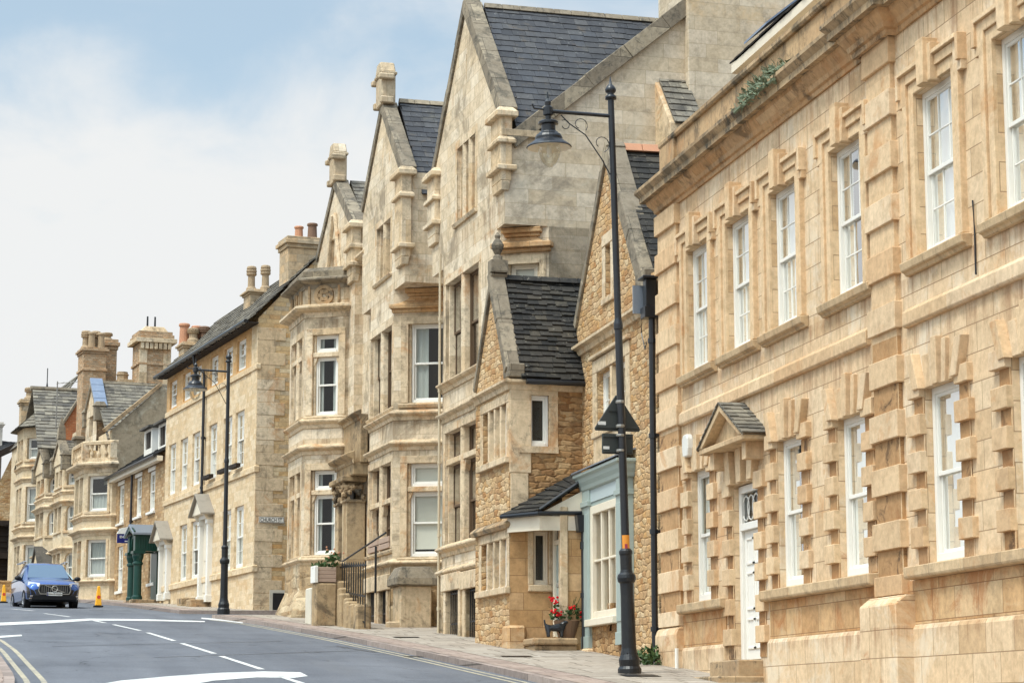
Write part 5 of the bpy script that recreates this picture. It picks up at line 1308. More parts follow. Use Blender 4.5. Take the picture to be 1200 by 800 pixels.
def georgian():
    fr, fs = FG, FGS
    uL = fr.uz(193.5, 550)[0]
    T = thing('corner_house', 'pale three storey stone house with white sash windows on the corner of the side street', 'house', fr, uL/2, 0, gz_f(fr, uL/2))
    ze = fr.uz(298, 379)[1]; zb = gz(74)-.5; s2 = fr.uz(299, 427.2)[1]; s1 = fr.uz(297.5, 546)[1]; s0 = fr.uz(296.3, 662)[1]
    rz_u, rz = fs.uz(374, 297)
    top = [(201, 206), (216.5, 221.5), (229, 234), (248, 253), (264.5, 270), (279.5, 285)]
    first = [(199, 204.5), (212.5, 218), (226.5, 232), (246, 251.5), (263, 269), (277, 283)]
    gr = [(211.5, 217), (224.5, 230.5), (262, 267.5), (276, 282.5)]
    ztop = (fr.uz(282.5, 431)[1], fr.uz(282.5, 398)[1]); z1s = (s1+.14, fr.uz(280, 482)[1]); z0s = (s0+.03, fr.uz(279, 593)[1])
    def W(px, z, y): a = fr.uz(px[0], y)[0]; b = fr.uz(px[1], y)[0]; c = (a+b)/2-.05; return (c-.6, c+.6, z[0], z[1])
    ws = [[W(p, z, y) for p in row] for row, z, y in ((top, (s2+.08, ztop[1]), 430), (first, z1s, 530), (gr, z0s, 630))]
    doors = [fr.uz(195.5, 660)[0], fr.uz(243, 650)[0]]
    dz = z0s[1]-.35
    m = MB(fr)
    m.wall([(0, zb), (uL, zb), (uL, s2), (0, s2)], [rect(*r) for r in ws[1]+ws[2]], 0, .3)
    m.build('wall', M['georgian'], T)
    m = MB(fr); m.wall([(0, s2), (uL, s2), (uL, ze+.1), (0, ze+.1)], [rect(*r) for r in ws[0]], 0, .3); m.build('wall', M['georgian_warm'], T)
    m = MB(fr)
    for z, h, o in ((s2, .2, .06), (s1, .22, .07), (s0, .22, .08)): m.profile([(.0, -.1), (0, 0), (uL, 0)], [(-.01, z-h), (o, z-h), (o, z-.02), (-.01, z+.02)])
    m.box(.02, .75, -.01, .022, zb, ze-.02, .6)
    z = zb+.2; i = 0
    m.build('string_course', M['georgian'], T, .01)
    for j, row in enumerate(ws):
        for i, r in enumerate(row): sash(T, fr, *r, -.08, 2, 2, .5, 'net' if (i+j) % 3 else 'blind:.5', seed=i % 3, ft=.08)
    for i, d in enumerate(doors): hood_door(T, fr, d-.5, d+.5, gz_f(fr, d)+.25, dz+.45*i-.2, .45, .4, hoodmat='hood_stone')
    # gable end
    m = MB(fs); D = -rz_u*2
    m.wall([(-D, zb), (0, zb), (0, ze+.1), (rz_u, rz-.1), (-D, ze)], [], 0, .2); m.build('gable_wall', M['georgian_end'], T)
    m = MB(fs); z = zb; i = 0
    while z < ze-.4: h = .42; w = .95 if i % 2 else .6; m.box(-w, .012, -.01, .014+.006*(i % 2), z+.004, z+h-.004, RN.random()); z += h; i += 1
    m.build('quoin_strip', M['gothic_dress'], T, .008)
    m = MB(fs); a = fs.uz(316, 716); c0, c1 = fs.uz(315, 735)[0], fs.uz(336, 735)[0]; c0, c1 = sorted((c0, c1)); m.box(c0, c1, 0, .05, gz(75)-.1, fs.uz(322, 691)[1]); pl = m.build('cellar_door', M['concrete'], T)
    m = MB(fs); m.box(c0+.1, c1-.1, .05, .07, gz(75), fs.uz(322, 691)[1]-.1); m.build('door_leaf', M['black'], pl)
    # roof with overhanging eaves and gutter
    slates(T, 'roof', fr, (-.12, .4, ze-.02), (uL+.2, .4, ze-.02), (uL+.2, rz_u, rz), (-.12, rz_u, rz), .3, .42, 'slate_stone', .03)
    slates(T, 'roof', fr, (-.1, 2*rz_u, ze), (uL+.2, 2*rz_u, ze), (uL+.2, rz_u, rz), (-.1, rz_u, rz), .5, .6, 'slate_stone', .03)
    m = MB(fr); m.prism([(-.1, .38, ze-.1), (-.1, .02, ze-.1), (-.1, .02, ze-.06), (-.1, .38, ze-.04)], (uL+.2, 0, 0)); m.build('soffit', M['darkwood'], T)
    m = MB(fr); m.tube([(-.1, .46, ze-.04), (uL+.2, .46, ze-.04)], .075, 8); g = m.build('gutter', M['black'], T)
    m = MB(fr)
    for k in range(int(uL/.9)): m.box(.3+k*.9, .34+k*.9, .36, .5, ze-.13, ze-.05)
    m.build('gutter_bracket', M['black'], g)
    for px, y0 in ((239, 700),):
        u = fr.uz(px, 600)[0]; downpipe(T, fr, u, .1, gz_f(fr, u), ze-.9, .055, False)
        m = MB(fr); m.tube([(u-.0, .1, ze-.95), (u, .12, ze-.75), (u+.3, .4, ze-.45), (u+.3, .45, ze-.1)], .05, 8); m.build('swan_neck', M['black'], T)
    # window boxes on three first-floor sills
    for i in (3, 4, 5):
        r = ws[1][i]; m = MB(fr); m.box(r[0]+.1, r[1]-.1, .075, .24, r[2]-.02, r[2]+.12); b = m.build('window_box', M['darkwood'], T, .01)
    # low coal-hole kerb stones at the foot
    m = MB(fr); u = fr.uz(228, 712)[0]; 
    for k, (x, h) in enumerate(((doors[1]-.5, .55), (doors[1]+.9, .6))): m.sep(); m.box(x, x+.7, .0, .7, gz_f(fr, x)-.2, gz_f(fr, x)+h*.7)
    m.build('door_step', M['weathered'], T, .03)
    # chimneys stand across the ridge, broad side to the camera
    chs(T, fr, 338, 374, 276, 320, .35, 1.1, [(357, 260, .15, 0, 'terra'), (369.5, 259, .17, 0, 'pot_dark')], 'chim_stone')
    chs(T, fr, 293, 320, 338, 352, 5., .9, [(300, 308, .16, 1, 'pot_stone'), (313.5, 309, .16, 1, 'pot_stone')], 'chim_stone', cap=.2, drop=1)
    chs(T, fr, 215, 243, 400, 415, 12.2, .8, [(220, 376, .2, 0, 'terra'), (228, 383, .2, 1, 'pot_stone'), (234.5, 379, .2, 0, 'terra'), (241, 381, .2, 1, 'pot_dark')], 'chim_stone', cap=.25, drop=.2)
    return T
georgian()
def street_sign():
    fs = FGS; a = fs.uz(303, 606)[0]; b = fs.uz(332.5, 612)[0]; a, b = sorted((a, b)); z1, z0 = fs.uz(318, 605.5)[1], fs.uz(318, 612.5)[1]
    T = thing('street_sign', 'white street name plate reading CHURCH ST. on the gable end of the corner house', 'street sign', fs, (a+b)/2, .03, z0)
    m = MB(fs); m.box(a, b, .03, .05, z0, z1); m.build('sign_plate', M['white'], T, .004)
    m = MB(fs); e = .012
    for q in ((a+e, b-e, z0+e, z0+2*e), (a+e, b-e, z1-2*e, z1-e), (a+e, a+2*e, z0+2*e, z1-2*e), (b-2*e, b-e, z0+2*e, z1-2*e)): m.box(q[0], q[1], .05, .053, q[2], q[3])
    m.build('sign_border', M['black'], T)
    text('lettering', 'CHURCH ST.', T, fs, (a+b)/2, .052, (z0+z1)/2, (b-a)*.88, (z1-z0)*.62, 'black', flip=True)
def text(name, s, parent, fr, u, o, z, wmax, h, mat, flip=False):
    """Raised lettering standing on a sign face; reads along -u of the frame (its viewer's left to right)."""
    cu = bpy.data.curves.new(name, 'FONT'); cu.body = s; cu.align_x = 'CENTER'; cu.align_y = 'CENTER'; cu.size = 1; cu.extrude = .002
    ob = bpy.data.objects.new(name, cu); COL.objects.link(ob); bpy.context.view_layer.update()
    dg = bpy.context.evaluated_depsgraph_get(); me = bpy.data.meshes.new_from_object(ob.evaluated_get(dg)); bpy.data.objects.remove(ob)
    xs = [v.co.x for v in me.vertices]; ys = [v.co.y for v in me.vertices]
    w, hh = max(xs)-min(xs), max(ys)-min(ys); cx, cy = (max(xs)+min(xs))/2, (max(ys)+min(ys))/2
    kx, ky = wmax/w, h/hh
    for v in me.vertices: v.co = V((-(v.co.x-cx)*kx, v.co.z+.002, (v.co.y-cy)*ky))
    me.flip_normals(); me.materials.append(M[mat])
    return place(name, me, parent, fr, u, o, z)
street_sign()

# ------------------------------------------------------------------ brown stone cottage with the green porch
def cottage():
    fr = FG; u0 = fr.uz(193.5, 550)[0]+.02; u1 = fr.uz(128, 620)[0]
    T = thing('cottage', 'brown stone cottage with white sash windows, a dormer and a dark green columned porch', 'house', fr, (u0+u1)/2, 0, gz_f(fr, (u0+u1)/2))
    ze = fr.uz(160, 548)[1]; zb = gz_f(fr, u0)-.6
    def W(p0, p1, yt, yb, w=.55): a, b, c, d = rc(fr, p0, p1, yt, yb, -.1); q = (a+b)/2; return (q-w, q+w, c, d)
    up = [W(141, 148.5, 573, 616), W(161, 169.5, 559, 605), W(177, 185, 551, 599)]
    zu0, zu1 = up[1][2], up[1][3]; up = [(a, b, zu0, zu1) for a, b, _, _ in up]
    lo = [W(139.5, 147, 640, 692), W(177, 184.5, 630, 690)]; lo = [(a, b, lo[0][2], lo[0][3]) for a, b, _, _ in lo]
    m = MB(fr); m.wall([(u0, zb), (u1, zb), (u1, ze+.1), (u0, ze+.1)], [rect(*r) for r in up+lo], 0, .24); m.build('wall', M['cottage'], T)
    m = MB(fr)
    for r in up: m.sep(); m.box(r[0]-.1, r[1]+.1, -.05, .04, r[3], r[3]+.16, .5); m.box(r[0]-.12, r[1]+.12, -.2, .1, r[2]-.1, r[2], .5)
    for r in lo: m.sep(); m.box(r[0]-.1, r[1]+.1, -.2, .08, r[2]-.12, r[2], .5)
    m.build('window_surround', M['white'], T, .01)
    for i, r in enumerate(up+lo): sash(T, fr, *r, -.06, 2, 2, .5, 'net', seed=i % 3, ft=.09)
    # roof, cream fascia, dormer
    dep = 3.6; zr = ze+2.6
    slates(T, 'roof', fr, (u0, .35, ze), (u1, .35, ze), (u1, -dep, zr), (u0, -dep, zr), .28, .4, 'slate_dark', .03)
    m = MB(fr); m.box(u0, u1, .1, .33, ze-.25, ze-.06); m.build('fascia', M['cream_paint'], T)
    m = MB(fr); m.tube([(u0, .42, ze-.05), (u1, .42, ze-.05)], .07, 8); m.build('gutter', M['black'], T)
    for p0, p1, yt, yb in ((165, 178, 504, 534), (182, 195, 497, 530)):
        of = -.5; a, b, z0, z1 = rc(fr, p0, p1, yt, yb, of); b = a+1.5; z0 -= .3; c = (a+b)/2
        m = MB(fr); m.wall([(a, z0), (b, z0), (b, z1), (a, z1)], [rect(a+.2, b-.2, z0+.55, z1-.12)], of, .06)
        m.poly([(a, of, z0), (a, of-3, z0), (a, of-3, z1), (a, of, z1)]); m.poly([(b, of, z0), (b, of-3, z0), (b, of-3, z1), (b, of, z1)])
        d = m.build('dormer', M['white'], T)
        m = MB(fr); m.prism([(a-.15, of+.2, z1-.02), (b+.15, of+.2, z1-.02), (b+.15, of-3, z1+.35), (a-.15, of-3, z1+.35)], (0, 0, .1)); m.build('dormer_roof', M['slate_stone'], d, .01)
        m = MB(fr); m.box(a+.2, b-.2, of-.08, of-.05, z0+.55, z1-.12); m.box(c-.03, c+.03, of-.05, of-.02, z0+.55, z1-.12); m.build('dormer_pane', M['room'], d)
    u = fr.uz(156, 600)[0]; downpipe(T, fr, u, .09, gz_f(fr, u)+2.6, ze-.2, .05, False)
    u = fr.uz(129.5, 600)[0]; downpipe(T, fr, u, .09, gz_f(fr, u), ze-.2, .06, False)
    # green porch
    c = fr.uz(160, 640, .75)[0]; w = .55; zg = gz_f(fr, c); zt = fr.uz(160, 651, .9)[1]; za = fr.uz(158, 616, .9)[1]
    m = MB(fr)
    for e in (-1, 1):
        for o in (.8,):
            x = c+e*w; m.lathe(x, o, [(.2, zg+.2), (.2, zg+.32), (.16, zg+.36), (.155, zt-.35), (.2, zt-.3), (.2, zt-.24), (.16, zt-.2), (.22, zt), (.22, zt+.1)], 14)
            m.box(x-.24, x+.24, o-.24, o+.24, zt+.1, zt+.2)
    m.build('porch_column', M['green'], T, smooth=False)
    m = MB(fr)
    for e in (-1, 1): m.box(c+e*w-.17, c+e*w+.17, -.02, .96, zt+.202, zt+.85); m.prism([(c+e*w-e*.17, .8, zt+.2), (c+e*(w-.5), .8, zt+.85), (c+e*w-e*.17, .8, zt+.85)], (0, .1, 0))
    m.box(c-w+.17, c+w-.17, .74, .9, zt+.72, zt+.85)
    for k in range(8): x = c-w+.16; m.box(x-.345, x-.325, .06+k*.1, .1+k*.1, zt+.28, zt+.78)
    m.build('porch_beam', M['green'], T, .01)
    m = MB(fr); zr0 = zt+.86
    for e in (-1, 1): m.prism([(c+e*(w+.34), -.02, zr0-.05), (c+e*(w+.34), 1.08, zr0-.05), (c, 1.08, za), (c, -.02, za)], (0, 0, .09))
    m.build('porch_roof', M['lead'], T, .01)
    m = MB(fr)
    for e in (-1, 1): m.beam((c+e*(w+.3), 1.02, zr0), (c, 1.02, za-.05), .07, .2)
    m.build('bargeboard', M['green'], T)
    m = MB(fr)
    for e in (-1, 1): m.box(c+e*w-.28, c+e*w+.28, -.02, 1.05, zg-.3, zg+.2)
    m.build('column_plinth', M['weathered'], T, .02)
    m = MB(fr); m.box(c-.5, c+.5, .0, .05, zg+.1, zt+.2); m.build('front_door', M['green'], T, .01)
    return T
cottage()
def hanging_sign():
    fr = FG; sd = FGS
    u = fr.uz(146, 628, .9)[0]; z0 = fr.uz(143, 637, .9)[1]; z1 = fr.uz(143, 626.5, .9)[1]; zc = fr.uz(143, 619.5, .9)[1]
    T = thing('hanging_sign', 'small dark blue projecting sign with white lettering above the cottage window beside the green porch', 'sign', fr, u, .9, z0)
    o0, o1 = .3, 1.2
    m = MB(fr); m.box(u-.04, u+.04, o0, o1, z0, z1); m.build('sign_panel', bluesign, T, .005)
    m = MB(fr); m.prism([(u-.05, o0-.02, z1), (u-.05, o1+.02, z1), (u-.05, o1-.1, zc-.03), (u-.05, (o0+o1)/2, zc+.05), (u-.05, o0+.1, zc-.03)], (.1, 0, 0)); m.build('sign_top', M['white'], T, .005)
    m = MB(fr); m.tube([(u, 0, zc-.1), (u, o1, zc-.1)], .025, 6); m.tube([(u, 0, zc-.4), (u, o0+.1, zc-.1)], .02, 6); m.build('bracket', M['iron'], T)
    fs = FG.sub(u-.045, 0, 90)
    text('lettering', 'BLUET', T, fs, (o0+o1)/2, .0, z0+(z1-z0)*.68, (o1-o0)*.78, (z1-z0)*.26, 'white')
    text('lettering', 'office', T, fs, (o0+o1)/2+.05, .0, z0+(z1-z0)*.2, (o1-o0)*.5, (z1-z0)*.12, 'white') if False else None
    m = MB(fr); m.box(u-.046, u-.04, o0+.3, o1-.3, z0+(z1-z0)*.16, z0+(z1-z0)*.26); m.build('sign_line', M['white'], T)
bluesign = paint('navy_sign', rgb(28, 34, 104), .4, .1, rgb(50, 54, 110))
hanging_sign()

# ------------------------------------------------------------------ bay-windowed terrace at the crest
_u = FG.uz(127.5, 620)[0]; _p = FG.w(_u, 0, 0)
FT = F(_p.x, _p.y, 9.1); FTS = FT.sub(0, 0, 90)
def bay(T, px, O, a, rows, strings, zb, ztop, arched=False, n=2, frame='white', cur='net'):
    """Canted bay: px = (left of front, corner, end of cant) in photo columns, rows = [(ytop, ybottom)] read on the cant."""
    f = FT; ub = f.uz(px[1], 620, O)[0]; ua = f.uz(px[0], 620, O)[0]
    if ua-ub < 1.3: ua = ub+1.3
    cr = f.sub(ub, O, 45); cl = f.sub(ua, O, -45); W = a*1.4142; fo = f.sub(0, O, 0)
    xm = (px[1]+px[2])/2
    R = [(cr.uz(xm, yb)[1], cr.uz(xm, yt)[1]) for yt, yb in rows]
    hc = [(-W+.22, -.22, z0, z1) for z0, z1 in R]; hf = [(ub+.25, ua-.25, z0, z1) for z0, z1 in R]
    m = MB(f)
    m.wall([(ub, zb), (ua, zb), (ua, ztop), (ub, ztop)], [rect(*r) for r in hf], O, .26)
    m.wall([(-W, zb), (0, zb), (0, ztop), (-W, ztop)], [(arch if arched else rect)(*r) for r in hc], 0, .24, cr); m.wall([(0, zb), (W, zb), (W, ztop), (0, ztop)], [], 0, .2, cl)
    for u in (ub-a, ua+a): m.poly([(u, O-a, zb), (u, 0, zb), (u, 0, ztop), (u, O-a, ztop)])
    m.poly([(ub, O, ztop), (ua, O, ztop), (ua+a, O-a, ztop), (ua+a, 0, ztop), (ub-a, 0, ztop), (ub-a, O-a, ztop)])
    m.build('bay_wall', M['terrace'], T)
    path = [(ub-a, 0), (ub-a, O-a), (ub, O), (ua, O), (ua+a, O-a), (ua+a, 0)]
    m = MB(f)
    for y, h, o in strings: strng(m, path, cr.uz(xm, y)[1], h, o)
    m.build('string_course', M['gothic_dress'], T)
    m = MB(f); m.fr = cr
    for r in hc: m.sep(); m.box(r[0]-.12, r[0], -.01, .03, r[2], r[3]-(.3 if arched else 0), .5); m.box(r[1], r[1]+.12, -.01, .03, r[2], r[3]-(.3 if arched else 0), .5); m.box(r[0]-.16, r[1]+.16, -.1, .08, r[2]-.12, r[2], .4)
    m.fr = fo
    for r in hf: mullions(m, fo, r, n, .01, .07); m.box(r[0]-.1, r[1]+.1, -.1, .07, r[2]-.1, r[2], .4)
    m.build('mullions', M['gothic_dress'], T, .01)
    for i, r in enumerate(hc): sash(T, cr, r[0], r[1], r[2], r[3], -.12, 1, 1, .5, cur if i else 'half', frame, .07, 'glass_dim')
    for r in hf: light(T, fo, r, n, None, .22, 'white')
    return ub, ua, cr, path, W
def gablet(T, f, O, u0, u1, z0, z1, mat='terrace', blk=True, back=-2.5, rmat='slate_stone', win=None):
    uc = (u0+u1)/2
    m = MB(f); m.wall([(u0, z0), (u1, z0), (u1, z0+.35), (uc, z1), (u0, z0+.35)], [win] if win else [], O, .2); m.build('gable_wall', M[mat], T)
    coping(T, f, [(uc, z1-.02), (u0-.03, z0+.35)], O-.3, O+.08, .2); coping(T, f, [(u1+.03, z0+.35), (uc, z1-.02)], O-.3, O+.08, .2)
    if blk: m = MB(f); m.frust(uc-.2, uc+.2, O-.28, O+.1, z1-.1, z1+.5, .04, .04); m.frust(uc-.13, uc+.13, O-.22, O+.05, z1+.5, z1+.95, .12, .12); m.build('finial', M['coping'], T, .01)
    for s, e in ((u0, -1), (u1, 1)):
        m = MB(f); a, b = sorted((s+e*.2, s-e*.2)); m.frust(a, b, O-.35, O+.12, z0-.35, z0+.3, 0, 0); m.frust(a-.06, b+.06, O-.4, O+.18, z0+.3, z0+.5, .1, .1); m.build('kneeler', M['coping'], T, .01)
    for e, u in ((1, u0), (-1, u1)): slates(T, 'gablet_roof', f, (u, O-.25, z0+.3), (u, O+back-2, z0+.3), (uc, O+back-2, z1-.1), (uc, O-.25, z1-.1), .25, .35, rmat, .025)

def near_terrace():
    f, s = FT, FTS
    T = thing('terrace_house', 'cream stone house with a balustraded canted bay, beside the brown cottage', 'house', f, 2.6, 0, gz_f(f, 2.6))
    zb = gz_f(f, 0)-.8; uL = f.uz(84, 620)[0]-.3
    ub, ua, cr, path, W = bay(T, (85.5, 97, 117), 1.2, 1.0, [(557.5, 599), (632, 676)], [(604, .2, .14), (620, .26, .22), (680, .2, .16)], zb, FT.sub(0, 0, 0).uz(92, 545, 1.2)[1])
    zt = cr.uz(106, 543)[1]
    m = MB(f); strng(m, path, zt, .4, .36); m.build('string_course', M['gothic_dress'], T)
    m = MB(f)                                                     # balustrade
    z0, z1 = zt+.1, cr.uz(106, 517)[1]
    m.profile(path, [(-.12, z1-.16), (.12, z1-.16), (.14, z1-.04), (.1, z1), (-.12, z1)]); m.profile(path, [(-.12, z0-.1), (.1, z0-.1), (.1, z0+.12), (-.12, z0+.12)])
    for (p, q) in zip(path[1:], path[2:-1]):
        L = math.hypot(q[0]-p[0], q[1]-p[1]); n = max(3, int(L/.34))
        for k in range(n+1):
            x, y = p[0]+(q[0]-p[0])*k/n, p[1]+(q[1]-p[1])*k/n
            if k in (0, n): m.box(x-.14, x+.14, y-.14, y+.14, z0+.1, z1-.1)
            else: h = z1-z0-.3; m.lathe(x, y, [(.06, z0+.12), (.1, z0+.12+h*.3), (.05, z0+.12+h*.55), (.05, z0+.12+h*.8), (.08, z0+.12+h)], 8)
    m.build('balustrade', M['gothic_dress'], T)
    ze = s.uz(128, 503)[1]; rzu, rz = s.uz(190, 449)
    m = MB(f); m.wall([(0, zb), (uL, zb), (uL, ze), (0, ze)], [], 0, .2); m.build('wall', M['terrace'], T)
    m = MB(s); m.wall([(2*rzu, zb), (0, zb), (0, ze), (rzu, rz-.1), (2*rzu, ze)], [], 0, .2); m.build('gable_wall', M['render_old'], T)
    coping(T, s, [(rzu, rz-.1), (.25, ze-.1)], -.3, .1, .16, 'weathered')
    fr4 = f.sub(4.6, 0, 90); xr, zr4 = fr4.uz(120, 450); xr2 = fr4.uz(196, 450)[0]
    slates(T, 'roof', f, (.35, -14, ze-.4), (.35, .1, ze-.4), (4.6, xr+.4, zr4), (4.6, -14, zr4), .3, .42, 'slate_stone', .04)
    slates(T, 'roof', f, (8.6, xr, ze-.4), (8.6, -14, ze-.4), (4.6, -14, zr4), (4.6, xr, zr4), .5, .6, 'slate_stone', .03)
    m = MB(f); m.tube([(4.6, xr+.4, zr4+.04), (4.6, -14, zr4+.04)], .13, 6); m.build('ridge_tiles', M['coping'], T)
    # pale dormer gable with lead-blue roof
    a, z0 = f.uz(113, 515, .1); b = f.uz(100, 515, .1)[0]; z1 = f.uz(109, 446, .1)[1]; a, b = sorted((a, b)); c = (a+b)/2
    wr = (c-.45, c+.45, z0+.3, z0+2.2)
    gablet(T, f, .12, a, b, z0+1.2, z1, 'gothic', False, -2, 'slate_stone', None)
    m = MB(f); m.wall([(a, z0-1), (b, z0-1), (b, z0+1.22), (a, z0+1.22)], [rect(*(wr[0], wr[1], wr[2], z0+1.2))], .11, .2); m.build('dormer', M['gothic'], T)
    m = MB(f)
    for k in range(4):
        q0, q1 = k/4, (k+1)/4-.01
        P = lambda q: (a-.12+(c-a+.12)*q, z0+1.45+(z1-z0-1.4)*q)
        p, q = P(q0), P(q1); m.prism([(p[0], .24, p[1]), (p[0], -.32, p[1]), (q[0], -.32, q[1]), (q[0], .24, q[1])], (-.06, 0, .1))
    m.build('lead_flashing', M['leadblue'], T, .01)
    chs(T, f, 98, 125, 406, 510, 6.2, 1.3, [(105, 384, .2, 1, 'pot_stone'), (110, 387, .17, 0, 'pot_stone'), (116.5, 384.5, .2, 1, 'pot_stone'), (121, 388, .17, 0, 'pot_stone')], 'brickish', (434,), .3)
    chs(T, f, 124, 137.5, 397, 460, 7.6, 1.2, [(129.5, 386.5, .22, 1, 'pot_stone')], 'brickish', (), .5)
    chs(T, f, 141, 155, 444, 460, 5.6, .8, [(146.5, 433.5, .26, 2, 'pot_stone')], 'chim_stone', (), .3)
    chs(T, f, 164, 201, 387, 460, 4.6, 1.5, [], 'brickish', (427,), .55, True)
    return T
near_terrace()
def mid_terrace():
    f, s = FT, FTS
    T = thing('terrace_house', 'cream stone pair with two narrow gabled bays and arched sashes in the far terrace', 'house', f, 16, 0, gz_f(f, 16))
    zb = gz_f(f, 10)-1; u0 = f.uz(84, 620)[0]-.3; u1 = f.uz(40, 600)[0]
    zt = f.uz(80, 540, .8)[1]
    for px, rows, st in (((62, 72, 84), [(549, 568), (591, 621), (647, 682)], [(575, .14, .1), (586, .24, .2), (641, .24, .2)]), ((40.5, 51, 61.5), [(559, 577), (598, 627), (655, 684)], [(583, .14, .1), (593, .24, .2), (648, .24, .2)])):
        ub, ua, cr, path, W = bay(T, px, .9, .8, rows, st, zb, f.uz((px[0]+px[1])/2, rows[0][0]-4, .9)[1], True)
        zg = f.uz(px[1]-4, rows[0][0]-6, .9)[1]; zp = f.uz((px[0]+px[1])/2+1, rows[0][0]-57, .9)[1]
        gablet(T, f, .95, ub-.35, ua+.2, zg-.1, zp-.9, 'terrace')
        m = MB(f); m.box(ub-.8, ub-.2, -.3, .5, zg-.4, zg+.9); m.box(ub-.9, ub-.1, -.4, .6, zg+.9, zg+1.05); m.build('pinnacle', M['coping'], T, .02)
    ze = f.uz(66, 520)[1]; rzu = -4.6; rz = f.uz(66, 458, rzu)[1]
    m = MB(f); m.wall([(u0, zb), (u1, zb), (u1, ze), (u0, ze)], [], 0, .2); m.build('wall', M['terrace'], T)
    ur = u0+7; fr4 = f.sub(ur, 0, 90); xa, zr4 = fr4.uz(38, 456); xb = fr4.uz(114, 459)[0]; fe = f.sub(u0+1.2, 0, 90); xe = fe.uz(44, 525); 
    slates(T, 'roof', f, (u0+1.2, xb, xe[1]), (u0+1.2, xe[0], xe[1]), (ur, xa, zr4), (ur, xb, zr4), .36, .5, 'slate_stone', .045)
    slates(T, 'roof', f, (ur+5, xa, xe[1]), (ur+5, xb, xe[1]), (ur, xb, zr4), (ur, xa, zr4), .5, .6, 'slate_stone', .03)
    m = MB(f); m.tube([(ur, xa+.1, zr4+.04), (ur, xb, zr4+.04)], .14, 6); m.build('ridge_tiles', M['coping'], T)
    s2 = f.sub(u0+.9, 0, 90); q = [s2.uz(*p) for p in ((73, 500), (73, 520), (108, 520), (108, 446))]
    m = MB(s2); m.prism([(a, 0, b) for a, b in q], (0, -.3, 0)); m.build('party_wall', M['red_brick'], T)
    lo = s2.uz(73, 500); hi = s2.uz(108, 446); coping(T, s2, [hi, lo], -.3, .06, .12)
    # lower lean-to slates behind the gablets
    l0 = f.uz(84, 528, -.2); l1 = s2.uz(74, 505)
    slates(T, 'roof', f, (u0-.1, .0, ze-1.2), (u1-1, .0, ze-1.2), (u1-1, -2.6, ze+.9), (u0-.1, -2.6, ze+.9), .34, .45, 'slate_stone', .04)
    # porch roof over the shared doorway
    u = f.uz(57, 660, .6)[0]; z = f.uz(57, 655, .6)[1]
    m = MB(f)
    for e in (-1, 1): m.prism([(u+e*1.2, 0, z-.6), (u+e*1.2, 1.3, z-.6), (u, 1.3, z+.5), (u, 0, z+.5)], (0, 0, .1))
    m.build('porch_roof', M['slate_stone'], T, .01)
    m = MB(f); m.wall([(u-1.1, zb), (u+1.1, zb), (u+1.1, z-.55), (u, z+.45), (u-1.1, z-.55)], [arch(u-.6, u+.6, zb+.3, z-.6)], 1.2, .4); m.build('porch', M['terrace'], T)
    m = MB(f); m.box(u-.7, u+.7, .5, .55, zb, z-.5); m.build('doorway', M['room'], T)
    return T
mid_terrace()
def end_terrace():
    f = FT
    u0 = f.uz(40, 600)[0]; 
    T = thing('terrace_house', 'end terrace house with a hipped roof over its bay, farthest along the row', 'house', f, u0+3, 0, gz_f(f, u0+3))
    zb = gz_f(f, u0)-1; zt = f.uz(24, 508, 1.1)[1]
    ub, ua, cr, path, W = bay(T, (16.5, 24.5, 40), 1.3, 1.1, [(513, 538), (570, 611), (638, 686)], [(546, .2, .14), (560, .2, .12), (617, .2, .14), (628, .24, .2)], zb, zt)
    c = (ub+ua)/2; zr = f.uz(29, 483, .3)[1]
    m = MB(f); g = .3
    P = [(ub-1.1-g, -.2), (ub-1.1-g, .2+g), (ub-g, 1.3+g), (ua+g, 1.3+g), (ua+1.1+g, .2+g), (ua+1.1+g, -.2)]
    for p, q in zip(P, P[1:]): slates(T, 'bay_roof', f, (p[0], p[1], zt), (q[0], q[1], zt), (c+.05, -.1, zr), (c-.05, -.1, zr), .28, .35, 'slate_stone', .03)
    u1 = u0+8; ze = zt+.3
    m = MB(f); m.wall([(u0, zb), (u1, zb), (u1, ze), (u0, ze)], [], 0, .2); m.poly([(u1, 0, zb), (u1, -8, zb), (u1, -8, ze), (u1, 0, ze)]); m.build('wall', M['terrace'], T)
    slates(T, 'roof', f, (u0, .1, ze-.1), (u1, .1, ze-.1), (u1, -2.2, f.uz(44, 474, -2.2)[1]), (u0, -2.2, f.uz(44, 474, -2.2)[1]), .34, .45, 'slate_stone', .04)
    a, z1 = f.uz(28, 472, -.3); b = f.uz(37.5, 472, -.3)[0]; a, b = sorted((a, b))
    chimney(T, f, (a+b)/2-.3, (a+b)/2+.3, -.5, .1, zt, z1, 'chim_stone', [((a+b)/2, -.4, f.uz(34, 453, -.3)[1]-z1, .26, 1, 'pot_stone')], .35)
    return T
end_terrace()
